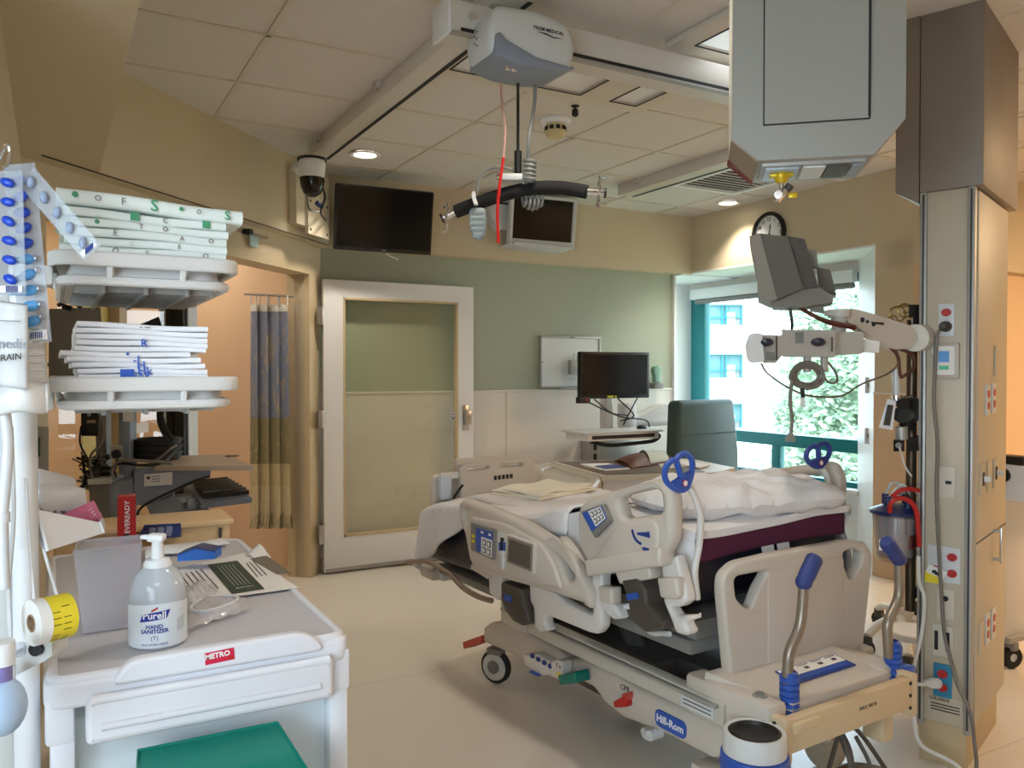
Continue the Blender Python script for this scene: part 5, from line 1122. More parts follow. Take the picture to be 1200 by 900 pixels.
# ================================================================= far side of the room
M0 = OZ(645, 541, .86), OZ(789, 537, .86), OZ(836, 554, .86), OZ(705, 558, .86)
t = thing('overbed_table', 'beige overbed table with dark brown top and a rounded side tray, behind the bed', 'overbed table', (3.2, 4.1, 0))
cen = (M0[0]+M0[1]+M0[2]+M0[3])/4
b = B(beige, t); b.hexa([p-Vector((0, 0, .03)) for p in M0], list(M0)); b.part('table_frame', t)
ins = [p.lerp(cen, .1)+Vector((0, 0, .003)) for p in M0]; b = B(woodm, t); b.hexa([p-Vector((0, 0, .01)) for p in ins], ins); b.part('table_top', t, 'dark brown laminate top')
lw = [p.lerp(cen, .05)-Vector((0, 0, .03)) for p in M0]; b = B(beige2, t); b.hexa([p-Vector((0, 0, .06)) for p in lw], lw); b.part('drawer', t); b = B(ink, t); b.hexa([p.lerp(cen, .03)-Vector((0, 0, .05)) for p in lw], [p.lerp(cen, -.004)-Vector((0, 0, .002))-Vector((0, 0, .0)) for p in lw][:4] if False else [p.lerp(cen, .03)-Vector((0, 0, .0)) for p in lw]); b.part('drawer_gap', t)
e = [M0[1], OZ(812, 538, .86), OZ(861, 548, .86), M0[2]]; b = B(beige, t); b.hexa([p-Vector((0, 0, .11)) for p in e], e); b.part('end_housing', t)
b = B(dblue, t); p0, p1 = OZ(838, 559, .79), OZ(852, 556, .79); b.hexa([p0+Vector((0, -.03, 0)), p1+Vector((0, -.03, 0)), p1, p0], [p0+Vector((0, -.03, .035)), p1+Vector((0, -.03, .035)), p1+Vector((0, 0, .035)), p0+Vector((0, 0, .035))]); b.part('end_label', t, 'dark blue label')
tp = [(623, 546), (645, 542), (700, 558), (706, 561), (695, 573), (665, 574), (640, 562), (630, 556)]
q = [OZ(x, y, .84) for x, y in tp]; q2 = rpoly([(p.x, p.y) for p in q], .08, 5); b = B(mat('tray_beige', (192, 184, 172), .45), t); cq = sum((Vector((x, y, 0)) for x, y in q2), Vector())/len(q2)
inn = [tuple((Vector((x, y, 0)).lerp(cq, .34))[:2]) for x, y in q2]
b.plate([q2, inn], 'xy', .815, .07, None, .02); b.plate([inn], 'xy', .825, .012); b.part('side_tray', t, 'rounded beige tray with a recess')
b = B(greyw, t); b.box((3.3, 4.2, .42), (.09, .06, .72), None, .01); b.part('column', t)
b = B(beige, t); b.box((3.2, 4.2, .09), (.75, .07, .04), None, .012); b.box((3.52, 4.1, .09), (.07, .5, .04), None, .012); b.part('base', t)
for x, y in ((2.86, 4.2), (3.5, 4.33), (3.52, 3.87)): b = B(rubber, t); b.cyl((x-.012, y, .035), (x+.012, y, .035), .035, None, 18); b.box((x, y, .06), (.02, .04, .03), mgrey); b.part('caster', t)
def flat(pxs, z, th, mt, name, label, cat, detail=None):
    q = [OZ(x, y, z) for x, y in pxs]; b = B(mt, True); b.hexa(q, [p+Vector((0, 0, th)) for p in q]); 
    if detail: detail(b, q, z+th)
    return b.one(name, label, cat, q[0])
def qf(q): return lambda u, v: (q[0].lerp(q[1], u)).lerp(q[3].lerp(q[2], u), v)
def mag(b, q, z):
    f = qf(q); r = [f(.1, .5), f(.95, .35), f(.95, .92), f(.1, .92)]; b.hexa(r, [p+Vector((0, 0, .012)) for p in r], dblue)
flat([(680, 545), (712, 544), (738, 550), (709, 552)], .864, .008, paper, 'magazine', 'white and navy magazine lying on the overbed table', 'magazine', mag)
t = thing('leather_wallet_case', 'brown leather case with a pale cover lying on the overbed table', 'case', OZ(755, 545, .866))
q = [OZ(x, y, .866) for x, y in ((720, 540), (783, 534), (792, 541), (740, 549))]; b = B(brownl, t)
b.surf(lambda u, v: tuple(Vector(qf(q)(u, v))+Vector((0, 0, .005+.06*sin(pi*v)**.6*sin(pi*min(1, u*1.15+.02))**.5*(1-.2*u)))), 16, 10); b.hexa(q, [p+Vector((0, 0, .004)) for p in q]); b.part('case_body', t)
b = B(mat('pale_sage_cover', (186, 192, 172), .55), t); b.surf(lambda u, v: tuple(Vector(qf(q)(.42+.42*u, .0+.98*v))+Vector((0, 0, .014+.062*sin(pi*v)**.6*(1-.3*u)))), 12, 10); b.part('cover', t, 'pale cover')
flat([(800, 540), (832, 546), (820, 549), (788, 543)], .866, .006, paper, 'white_leaflet', 'white leaflet at the far end of the overbed table, towards the chair', 'leaflet')
flat([(770, 543), (800, 540), (808, 547), (776, 550)], .864, .004, mat('grey_paper', (200, 196, 188), .7), 'paper_sheet', 'pale paper sheet on the overbed table beside the blue looped grip', 'paper')
# chair
t = thing('recliner_chair', 'dark green vinyl high-back chair in front of the window', 'chair', (4.58, 5.0, 0), radians(8))
b = B(gvinyl); b.plate([rpoly([(-.36, .42), (.36, .42), (.38, .8), (.345, 1.235), (-.33, 1.235), (-.38, .8)], .05, 5)], 'xz', -.04, .14, None, .035, Matrix.Rotation(-.06, 4, 'X')); b.part('backrest', t)
b = B(mat('seam_dark_green', (42, 56, 54), .6)); b.box((0, -.056, .965), (.66, .006, .008)); b.part('backrest_seam', t)
b = B(gvinyl); b.box((0, .28, .4), (.64, .62, .16), None, .05); b.part('seat', t)
for s in (-1, 1): b = B(gvinyl); b.box((s*.37, .26, .6), (.09, .6, .08), None, .03); b.part('armrest', t); b = B(dgrey); b.box((s*.37, .26, .3), (.06, .5, .56), None, .015); b.part('side_frame', t)
for x in (-.33, .33):
    for y in (0, .5): b = B(rubber); b.cyl((x-.015, y, .035), (x+.015, y, .035), .035, None, 16); b.part('caster', t)
# wall workstation
t = thing('wall_workstation', 'wall-mounted computer arm with keyboard tray and box below the whiteboard', 'workstation arm', (4.1, 5.86, .7))
b = B(greyw, t); b.box2((3.98, 5.62, .66), (4.4, 5.88, .89), alu, .01); b.part('computer_box', t); b = B(ink, t)
for z in (.72, .8): b.box2((3.975, 5.64, z), (3.98, 5.68, z+.05))
b.part('vent_slot', t)
b = B(beige2, t); b.box2((4.05, 5.6, .9), (4.12, 5.7, 1.3), None, .008); b.box2((4.15, 5.5, .98), (4.3, 5.6, 1.2), None, .03); b.box2((4.0, 5.56, 1.27), (4.25, 5.62, 1.35), None, .008); b.part('post', t)
b = B(beige2, t); b.plate([rpoly([(4.25, .98), (4.9, 1.0), (4.93, 1.1), (4.9, 1.19), (4.6, 1.18), (4.4, 1.11), (4.22, 1.04)], .03, 4), rrect(4.73, 1.05, 4.83, 1.09, .02)], 'xz', 5.6, .1, None, .015); b.part('arm', t)
b = B(greyw, t); b.box2((3.5, 5.1, .985), (4.25, 5.45, 1.0), None, .006); b.box2((3.53, 5.12, .93), (4.22, 5.43, .985), beige2, .008); b.part('keyboard_tray', t); b = B(ink, t); b.box2((3.57, 5.115, .945), (4.17, 5.125, .972)); b.part('tray_slot', t, 'dark keyboard slot')
b = B(cableb, t); b.tube([(4.2, 5.3, .96), (4.28, 5.2, .95), (4.27, 5.25, .9), (4.1, 5.3, .88), (3.9, 5.35, .87), (3.75, 5.4, .9)], .016, None, 8, sm=6)
for p in ([(3.8, 5.42, 1.24), (3.95, 5.4, 1.13), (4.15, 5.45, 1.1)], [(4.05, 5.44, 1.24), (4.2, 5.42, 1.1), (4.12, 5.5, 1.05)], [(4.25, 5.44, 1.24), (4.15, 5.4, 1.14), (4.12, 5.46, 1.02)], [(3.7, 5.4, 1.23), (4.0, 5.35, 1.1), (4.3, 5.4, 1.06), (4.35, 5.4, 1.0)]): b.tube(p, .006, None, 6, sm=5)
b.part('cable_loop', t)
t = thing('computer_monitor', 'wide black computer monitor in front of the whiteboard', 'monitor', (3.98, 5.4, 1.25))
b = B(black, t); b.box2((3.64, 5.38, 1.245), (4.33, 5.43, 1.62), None, .006); b.part('bezel', t); b = B(mat('navy_screen', (10, 11, 20), .15), t); b.box2((3.665, 5.377, 1.275), (4.305, 5.381, 1.6)); b.part('screen', t); b = B(mat('yellow_sticker', (190, 200, 40), .5), t); b.box2((3.9, 5.376, 1.25), (3.96, 5.38, 1.268)); b.box2((3.975, 5.376, 1.25), (3.99, 5.38, 1.268)); b.part('sticker', t, 'yellow sticker'); b = B(black, t); b.box2((3.88, 5.43, 1.3), (4.08, 5.56, 1.5), None, .01); b.part('bracket', t)
b = B(black, True); b.box2((3.62, 5.37, 1.21), (3.73, 5.42, 1.26), None, .004); b.box2((3.68, 5.366, 1.225), (3.71, 5.372, 1.25), dred); b.one('card_reader', 'small black card reader under a corner of the computer monitor', 'card reader', (3.67, 5.4, 1.21))
b = B(black, True); b.sph((4.15, 5.25, 1.012), (.05, .035, .02)); b.one('computer_mouse', 'black mouse on the wall workstation tray', 'mouse', (4.15, 5.25, 1.0))
t = thing('whiteboard', 'white wall whiteboard partly behind the computer monitor', 'whiteboard', (3.88, 5.88, 1.32)); b = B(alu, t); b.plate([rrect(3.57, 1.32, 4.19, 1.765, .005), rrect(3.59, 1.34, 4.17, 1.745, .003)], 'xz', 5.885, .02, None, .003); b.box2((3.75, 5.86, 1.315), (4.1, 5.89, 1.325)); b.part('frame', t); b = B(mat('whiteboard_face', (226, 228, 226), .25), t); b.box2((3.58, 5.885, 1.33), (4.18, 5.892, 1.755)); b.part('board', t); b = B(dgrey, t); b.box2((3.86, 5.872, 1.75), (3.91, 5.878, 1.757)); b.cyl((3.59, 5.872, 1.54), (3.59, 5.878, 1.54), .006, None, 8); b.part('clip', t)
t = thing('marker_holder', 'small steel marker holder hung on the whiteboard edge', 'marker holder', (3.92, 5.85, 1.45)); b = B(alu, t); b.plate([rrect(3.85, 1.44, 3.97, 1.56, .006)], 'xz', 5.86, .045, None, .004); b.part('cup', t); b = B(greyw, t); b.cyl((3.9, 5.86, 1.55), (3.905, 5.86, 1.62), .008, None, 8); b.cyl((3.93, 5.86, 1.55), (3.93, 5.86, 1.6), .008, None, 8); b.box2((3.86, 5.84, 1.39), (3.98, 5.87, 1.405)); b.part('marker', t)
t = thing('handheld_scanner', 'mint green handheld scanner in its stand on the back wall beside the monitor', 'scanner', (4.76, 5.82, 1.31)); b = B(mat('mint_plastic', (120, 158, 136), .4), t); b.plate([rpoly([(4.725, 1.36), (4.80, 1.36), (4.795, 1.41), (4.815, 1.46), (4.81, 1.5), (4.77, 1.52), (4.72, 1.505), (4.71, 1.46), (4.73, 1.41)], .015, 4)], 'xz', 5.82, .05, None, .012); b.part('scanner_body', t); b = B(mgrey, t); b.box2((4.71, 5.78, 1.306), (4.82, 5.87, 1.36), None, .01); b.part('stand', t)
# rolling stands on the right
t = thing('rolling_base', 'cream five-caster rolling base standing behind the bed head beside the canister', 'rolling stand', (3.45, 2.9, 0))
b = B(cream, t); c = Vector((3.42, 2.72, .13))
legs = [P(1016, 742, 4.2), P(1064, 752, 3.9), P(1090, 742, 4.3), P(1072, 705, 4.9), P(1030, 725, 4.7)]
c = sum(legs, Vector())/5; c.z = .16
for q in legs: b.tube([c, Vector((q.x, q.y, .13)).lerp(c, .3), Vector((q.x, q.y, .1))], .025, None, 8, sq=.7)
b.cyl((c.x, c.y, .1), (c.x, c.y, .2), .07, None, 18); b.cyl((c.x, c.y, .2), (c.x, c.y, .62), .022, alu, 14); b.part('spider_base', t)
for q in legs: b = B(black, t); b.cyl((q.x-.014, q.y, .04), (q.x+.014, q.y, .04), .04, None, 18); b.box((q.x, q.y, .075), (.03, .05, .05), dgrey, .006); b.part('caster', t)
b = B(white, t); b.lathe([(0, 0), (.1, 0), (.12, .03), (.11, .035), (0, .01)], P(1070, 752, 3.7)+Vector((0, 0, .02)), None, 24); b.part('dish', t, 'white round dish')
t = thing('equipment_cart', 'white-cornered equipment cart with black casters beyond the power tower', 'equipment cart', (4.25, 2.35, 0))
b = B(whitep, t); q = P(1176, 535, 3.9); b.box2((q.x, q.y-.1, .85), (q.x+.5, q.y+.4, 1.02), None, .01); b.box2((q.x+.1, q.y+.05, .14), (q.x+.4, q.y+.35, .9), cream, .01); b.part('cart_body', t); b = B(black, t); b.box2((q.x+.02, q.y-.08, 1.02), (q.x+.12, q.y+.05, 1.06), None, .005); b.cyl((q.x-.06, q.y+.0, .97), (q.x, q.y, .97), .018, steel, 12); b.cyl((q.x-.015, q.y, .97), (q.x, q.y, .97), .035, None, 14); b.part('side_knob', t, 'black and steel side knob')
b = B(alu, t); w = OZ(1185, 783, 0); b.box2((w.x-.05, w.y-.02, .13), (q.x+.5, w.y+.03, .16), None, .004); b.part('base_bar', t)
for x, y in ((w.x, w.y), (q.x+.45, w.y), (q.x+.2, q.y+.35)): b = B(rubber, t); b.lathe([(.02, -.016), (.05, -.016), (.056, -.008), (.056, .008), (.05, .016), (.02, .016)], (x, y, .056), None, 24, (.3, 1, 0)); b.lathe([(0, -.014), (.036, -.012), (.036, .012), (0, .014)], (x, y, .056), greyw, 20, (.3, 1, 0)); b.box((x, y, .11), (.05, .05, .04), mgrey, .006); b.part('caster', t)
# floor cables by the bed head
b = B(mat('floor_cable', (88, 82, 76), .5), True)
def Fz(px, py, z=.01): return OZ(px, py, z)
loopc = bpt(990, 868, .2)
w_ = lambda lx, ly, z: Vector((*_w(lx, ly), z))
b.tube([w_(.06, .16, .32), w_(.08, .1, .22), w_(.05, .06, .08), w_(.1, .02, .012), w_(.22, .06, .02), w_(.33, .1, .03), w_(.3, .14, .12), w_(.2, .16, .24), w_(.12, .16, .26), w_(.1, .2, .1), w_(.2, .3, .012), w_(.4, .3, .01), w_(.5, .1, .01)], .008, None, 8, sm=7)
b.tube([w_(.08, .16, .3), w_(.12, .12, .16), w_(.2, .1, .13), w_(.32, .08, .09), w_(.42, .02, .02), w_(.55, -.06, .01), w_(.7, -.2, .01)], .007, None, 8, sm=7)
b.tube([w_(.05, .1, .26), w_(.04, .06, .16), w_(.05, .04, .09), w_(.1, .04, .08), w_(.13, .06, .17), w_(.11, .1, .26)], .007, None, 8, sm=7)
b.one('bed_power_cables', 'tangled dark grey cables on the floor under the bed head', 'cables', w_(.1, .1, 0))
# ================================================================= supply tower with trays (left foreground)
PX, PY = -.044, 1.665
t = thing('supply_pole', 'white supply pole with two rounded plastic trays beside the supply cart', 'supply pole', (PX, PY, 0))
b = B(whitep, t); b.cyl((PX, PY, .02), (PX, PY, 1.66), .021, None, 24); b.box((PX-.03, PY, .8), (.022, .02, 1.6), greyw, .004); b.cyl((PX-.006, PY-.004, 1.16), (PX-.006, PY-.004, 1.42), .026, None, 24); b.part('pole', t)
b = B(greyw, t); b.box((PX-.11, PY, .02), (.26, .3, .04), None, .01); b.part('foot', t)
trayw = mat('tray_white_plastic', (216, 214, 212), .45)
for zr, zb2 in ((1.660, 1.62), (1.442, 1.402)):
    x0, x1, y0, y1 = .0, .305, 1.59, 2.1
    b = B(trayw, t); b.plate([rrect(x0+.02, y0+.02, x1-.02, y1-.02, .05, 6)], 'xy', zb2+.004, .008, None, .003)
    b.plate([rrect(x0-.006, y0-.006, x1+.006, y1+.006, .05, 8), rrect(x0+.007, y0+.007, x1-.007, y1-.007, .04, 8)], 'xy', zr, .026, None, .005)
    b.plate([rrect(x0+.004, y0+.004, x1-.004, y1-.004, .045, 6)], 'xy', zr+.004, .008); b.add([(x, y, zr-.004) for x, y in rrect(x0+.03, y0+.03, x1-.03, y1-.03, .045, 8)]+[(x, y, zb2+.008) for x, y in rrect(x0+.02, y0+.02, x1-.02, y1-.02, .045, 8)], [[i, (i+1) % 36, 36+(i+1) % 36, 36+i] for i in range(36)])
    rim2 = [(x, y, zb2+.004) for x, y in rrect(x0+.015, y0+.015, x1-.015, y1-.015, .045, 8)]; b.tube(rim2, .009, None, 8, closed=True)
    for x, y in ((x0+.09, y0), (x0+.21, y0), (x0+.15, y1), (x0, y0+.17), (x0, y0+.34), (x1, y0+.17), (x1, y0+.34)):
        ix = .015 if x == x0 else (-.015 if x == x1 else 0); iy = .015 if y == y0 else (-.015 if y == y1 else 0)
        b.tube([(x, y, zr), (x+ix, y+iy, zb2+.004)], .006, None, 6)
    b.box((x0-.012, PY, zb2+.012), (.03, .05, .035), None, .006)
    tr = b.part('tray', t, 'white rounded plastic tray')
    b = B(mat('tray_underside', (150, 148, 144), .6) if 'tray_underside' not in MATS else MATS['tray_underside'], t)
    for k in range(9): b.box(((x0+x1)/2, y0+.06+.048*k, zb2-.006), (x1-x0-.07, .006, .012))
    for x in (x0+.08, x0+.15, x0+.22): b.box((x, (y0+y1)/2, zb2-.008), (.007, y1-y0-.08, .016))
    b.part('underside_rib', tr)
# green printed packs on the upper tray
padw = mat('pad_wrap', (226, 234, 230), .55, bump=.08, bscale=30)
def pack(x0, x1, y0, y1, z, h, name, label, group, marks, mt, tilt=0, seed=0):
    if marks: t = thing(name, label, 'pad pack', ((x0+x1)/2, (y0+y1)/2, z), 0, group)
    b = B(mt); L, D = x1-x0, y1-y0
    prof = rpoly([(-D/2, 0), (D/2, 0), (D/2, h), (-D/2, h)], h*.45, 5); r = random.Random(seed)
    n = 14; rings = []
    for i in range(n+1):
        x = -L/2+L*i/n; wv = .0012*sin(x*30+seed)
        rings.append([Vector((x, p[0]+.0015*sin(x*21+seed*2), p[1]+wv+tilt*x)) for p in prof])
    vs = [v for q in rings for v in q]; m = len(prof)
    b.add(vs, [list(range(m)), list(range(n*m, n*m+m))[::-1]]+[[i*m+j, (i+1)*m+j, (i+1)*m+(j+1) % m, i*m+(j+1) % m] for i in range(n) for j in range(m)])
    if not marks: return b.one(name, label, 'pad pack', ((x0+x1)/2, (y0+y1)/2, z), 0, group)
    b.part('pack_body', t)
    if marks:
        b = B(greenink)
        for s, x, sz, mm in marks: txt(b, s, (x, -D/2-.0016-.0012, h*.5+tilt*x), (1, 0, tilt), (0, 0, 1), sz, mm, bold=.01)
        b.part('lettering', t)
    return t
gz = 1.669
spec = [(.012, .285, [('O', -.05, .014, mgrey), ('O', .1, .014, mgrey), ('3', .0, .01, mgrey)], 'lowest'),
        (.02, .287, [('c', -.03, .012, greyw), ('E', .05, .011, mgrey)], 'second from the bottom'),
        (.03, .286, [('E', -.06, .014, mgrey), ('A', .05, .012, mgrey), ('O', .1, .012, mgrey)], 'third from the bottom'),
        (.03, .29, [('\u2022', -.09, .03, greenink), ('T', -.02, .012, mgrey), ('O', .02, .012, mgrey)], 'fourth from the bottom'),
        (.015, .285, [('\u25a0', -.02, .02, greenink), ('C', .03, .014, mgrey), ('\u25a0', .1, .018, greenink)], 'just under the top pack')]
for i, (x0, x1, mk, w) in enumerate(spec):
    pack(x0, x1, 1.6+.003*(i % 2), 1.98, gz+.0152*i, .015, 'absorbent_pad_pack', 'green printed white pad pack on the upper tray, '+w, 'green printed pad packs on the upper tray', mk, padw, -.008*i, i)
pack(.008, .315, 1.595, 1.98, gz+.0152*5+.002, .026, 'absorbent_pad_pack', 'thick green printed white pad pack on top of the upper tray stack', 'green printed pad packs on the upper tray', [('\u2022', -.125, .04, greenink), ('O', -.09, .014, mgrey), ('F', -.05, .017, mgrey), ('S', .0, .03, greenink), ('\u2022', .045, .03, greenink), ('O', .075, .012, mgrey), ('S', .125, .024, greenink)], padw, -.05, 9)
padw2 = mat('pad_white', (236, 237, 242), .7, bump=.08, bscale=30)
word = ['JH', 'Hk', 'H', '-I', '\u2022', '', 'R', '', '', '', 'A']
names = ['lowest', 'second', 'third', 'fourth', 'fifth', 'sixth', 'seventh', 'eighth', 'ninth', 'tenth']
wide = [(.04, .252), (.038, .252), (.03, .248), (.022, .24), (.012, .222), (.034, .25), (.036, .252), (.036, .252), (.036, .253), (.038, .253)]
for i in range(10):
    x0, x1 = wide[i]; w = word[i]
    mk = [(w, .0, .02, blueink)] if w else []
    if i == 0: mk = [('JAK', -.004, .018, blueink), ('\u25a0', -.03, .03, blueink)]
    if i == 9: mk = [('- --', .0, .014, dgrey)]
    lab = 'white pad pack in the lower tray stack, '+(names[i]+' from the bottom' if 0 < i < 9 else ('lying lowest on the tray' if i == 0 else 'topmost of the stack'))
    pack(x0, x1, 1.605+.002*(i % 3), 1.95, 1.4505+.0099*i, .0096, 'white_pad_pack', lab, 'white pad packs on the lower tray', mk, padw2, -.022 if i > 5 else -.006, 20+i)
# ---- things hanging on the left
hk = P(8, 182, 1.28)
b = B(chrome, True); b.tube([P(-6, 200, 1.3), P(2, 178, 1.28), P(9, 170, 1.27), P(11, 180, 1.27), P(8, 194, 1.26), P(3, 196, 1.25)], .003, None, 8, sm=5); b.one('hanging_hook', 'bent chrome hook holding the blue-capped ampoule strips', 'hook', hk)
film = mat('blister_film', (186, 194, 204), .2, alpha=.36); bcap = mat('cobalt_cap', (30, 72, 196), .3)
def strip(a, bb, w, n, cap, lab, d, tilt, light=(), tail=True):
    """blister strip hanging from pixel a to pixel bb at distance d, w metres wide"""
    A, Bp = P(*a, d), P(*bb, d); t = thing('ampoule_strip', lab, 'ampoule strip', A, 0, 'ampoule strips on the chrome hook')
    ax = (Bp-A); L = ax.length; ax.normalize(); sd = ax.cross(FW).normalized()*-1
    b = B(film, t); q = [A-sd*w/2, A+sd*w/2, Bp+sd*w/2, Bp-sd*w/2]; b.hexa(q, [p+FW*.0015 for p in q]); b.part('backing_film', t, 'clear film backing')
    for k in range(n):
        c = A+ax*(L*(.1+.78*k/max(1, n-1)))-FW*.004; isl = k in light
        b = B(lblue if isl else cap, t)
        M = Matrix.Translation(c) @ Matrix(((sd.x, ax.x, FW.x, 0), (sd.y, ax.y, FW.y, 0), (sd.z, ax.z, FW.z, 0), (0, 0, 0, 1))) @ Matrix.Rotation(tilt+.2*sin(k*2.3), 4, 'Z')
        bm = bmesh.new(); bmesh.ops.create_uvsphere(bm, u_segments=14, v_segments=8, radius=1); b._bm(bm, None, M @ Matrix.Diagonal((w*.27, w*.17, .006, 1)))
        cp_ = b.part('ampoule_cap', t, 'light blue cap' if isl else 'cobalt blue cap')
        if isl: 
            e = B(lblue, t); e.cyl(M @ Vector((w*.2, 0, 0)), M @ Vector((w*.62, 0, 0)), .006, None, 10, .003); e.part('twist_tab', cp_)
            e = B(clearpl, t); e.sph(M @ Vector((-w*.34, 0, -.002)), (.007, .007, .006), None, 10); e.part('bubble', cp_)
    if tail:
        b = B(paper, t); q = [A+ax*L*.93-sd*w*.4-FW*.002, A+ax*L*.93+sd*w*.42-FW*.002, A+ax*L*.985+sd*w*.42-FW*.002, A+ax*L*.985-sd*w*.4-FW*.002]; b.hexa(q, [p+FW*.001 for p in q])
        for k in range(7): c = q[0].lerp(q[1], .2+.08*k).lerp(q[3].lerp(q[2], .2+.08*k), .5)-FW*.0008; b.box(c, (.0015, .001, .01), dblue)
        b.part('bar_label', t, 'white label with bars')
    return t
strip((10, 200), (14, 345), .042, 6, bcap, 'ampoule strip with cobalt caps alone, hanging on the chrome hook', 1.27, -.4)
strip((22, 192), (42, 402), .05, 10, bcap, 'long ampoule strip with cobalt caps above and light blue twist tabs below', 1.3, .15, (5, 6, 7, 8, 9))
strip((30, 205), (108, 296), .036, 5, mat('grey_blue_cap', (150, 166, 196), .3), 'ampoule strip splayed out diagonally towards the green printed packs', 1.29, .8)
# paper bag and sleeve
t = thing('clear_supply_bag', 'white plastic supply bag with grey lettering hanging beside the supply cart', 'bag', P(10, 370, 1.33))
b = B(mat('bag_plastic', (212, 214, 216), .4, bump=.15, bscale=40), t); b.surf(lambda u, v: tuple(P(-12+44*u, 352+98*v+6*u, 1.265-.01*sin(u*pi)+.004*sin(9*v))), 10, 16); solid(b.part('bag_body', t), .012)
b = B(mgrey, t); R_t = RT; txt(b, 'medic', P(13, 403, 1.243), RT, (0, 0, 1), .022, steelb); txt(b, 'BRAIN', P(10, 419, 1.243), (RT+Vector((0, 0, .1))), (0, 0, 1), .014, ink); b.box(P(6, 376, 1.243), (.04, .001, .0012)); b.part('lettering', t)
t = thing('pleated_sleeve', 'white pleated cloth sleeve wrapped round the supply pole below the trays', 'sleeve', P(25, 440, 1.38))
b = B(mat('sleeve_white', (226, 228, 230), .7), t)
def slv(u, v):
    q = P(-15+62*u+8*v, 378+78*v, 1.325-.04*sin(pi*u)); return (q.x+.0015*sin(v*160), q.y, q.z)
b.surf(slv, 16, 110); solid(b.part('pleats', t), .004); b = B(white, t); b.surf(lambda u, v: tuple(P(-15+72*u, 452-4*u+33*v+2*sin(u*9), 1.32-.04*sin(pi*min(1, u*1.05))-.012*sin(pi*v))), 16, 8); solid(b.part('rolled_hem', t, 'white rolled hem'), .008)
tubew = mat('white_tubing', (220, 222, 226), .35)
b = B(tubew, True); b.tube([P(0, 445, 1.3), P(4, 470, 1.3), P(9, 520, 1.3), P(6, 570, 1.3), P(3, 610, 1.3), P(5, 690, 1.3)], .0085, None, 10, sm=5); b.cyl(P(3, 600, 1.3), P(3, 612, 1.3), .011); b.one('white_tube', 'thick white tube hanging in front of the supply pole', 'tube', P(4, 470, 1.3))
b = B(tubew, True); b.tube([P(13, 500, 1.34), P(16, 600, 1.34), P(12, 660, 1.33), P(10, 690, 1.32), P(12, 745, 1.32)], .0035, None, 6, sm=5); b.tube([P(30, 560, 1.36), P(35, 640, 1.35), P(40, 700, 1.34), P(42, 725, 1.33)], .0025, None, 6, sm=5); b.one('thin_line', 'thin clear lines running down the supply pole', 'line', P(13, 500, 1.34))
b = B(balloon, True); c = P(3, 828, 1.25); b.sph(c, (.034, .034, .045), None, 24); b.cyl(c+Vector((0, 0, .035)), c+Vector((0, 0, .07)), .014, mat('lilac_connector', (130, 120, 176), .4), 14); b.cyl(c+Vector((0, 0, .065)), c+Vector((0, 0, .1)), .018, whitep, 14); b.one('blue_breathing_bag', 'pale blue breathing bag hanging by the supply pole, below the label roll', 'breathing bag', c)
# pole clamp with label roll
t = thing('pole_clamp', 'grey slanted clamp bracket with a black knob on the supply pole', 'clamp', P(40, 760, 1.38))
b = B(greyw, t); extr(b, [(14, 766), (30, 758), (58, 742), (61, 746), (61, 768), (50, 776), (18, 792), (14, 790)], 1.36, .05); b.part('bracket', t); b = B(black, t); p = P(42, 761, 1.355); b.cyl(p-FW*.003, p+FW*.01, .011, None, 18); b.part('knob', t); b = B(clearpl, t); b.box(P(18, 762, 1.34), (.03, .03, .02), None, .005); b.box(P(10, 790, 1.32), (.02, .02, .03), whitep, .004); b.part('line_clip', t)
a, c = P(39, 730, 1.33), P(80, 720, 1.375)
t = thing('label_roll', 'roll of yellow printed labels on a cardboard core beside the supply pole', 'label roll', a)
ax = (c-a).normalized(); R0_, R1_ = .0365, .0145; L = (c-a).length
b = B(yellow, t); b.lathe([(R1_, .0005), (R0_, .0005), (R0_, L), (R1_, L)], a, None, 40, ax); b.part('label_web', t)
b = B(paper, t); b.lathe([(R1_, 0), (R0_+.0008, 0), (R0_+.0008, .018), (R0_-.0, .0185), (R1_, .0185)], a-ax*.003, None, 40, ax); b.part('roll_end', t, 'white paper end of the roll')
b = B(mat('core_card', (150, 126, 100), .8), t); b.lathe([(R1_-.003, -.002), (R1_, -.002), (R1_, L), (R1_-.003, L), (R1_-.003, -.002)], a-ax*.002, None, 28, ax); b.part('core', t, 'brown cardboard core')
b = B(ink, t); q_ = Vector((0, 0, 1)).rotation_difference(ax).to_matrix()
for k in range(9):
    for j in range(2):
        if (k+j) % 4 == 0: continue
        up_ = ax.cross(Vector((0, 0, 1))).normalized(); an = -.9+k*.17
        nrm = (-FW*cos(an)+Vector((0, 0, 1))*sin(an)); nrm = (nrm-ax*nrm.dot(ax)).normalized(); p = a+ax*(.022+.016*j)+nrm*(R0_+.0004); tg = ax.cross(nrm)
        b.hexa([p-ax*.006-tg*.0006, p+ax*.006-tg*.0006, p+ax*.006+tg*.0006, p-ax*.006+tg*.0006], [v+nrm*.0003 for v in (p-ax*.006-tg*.0006, p+ax*.006-tg*.0006, p+ax*.006+tg*.0006, p-ax*.006+tg*.0006)])
b.part('print_lines', t)
b = B(whitep, True); b.tube([P(38, 600, 1.5), P(50, 640, 1.45), P(66, 695, 1.38), P(74, 712, 1.37)], .0028, None, 8); b.one('thin_rod', 'thin white rod between the tilted bin and the label roll', 'rod', P(50, 640, 1.45))
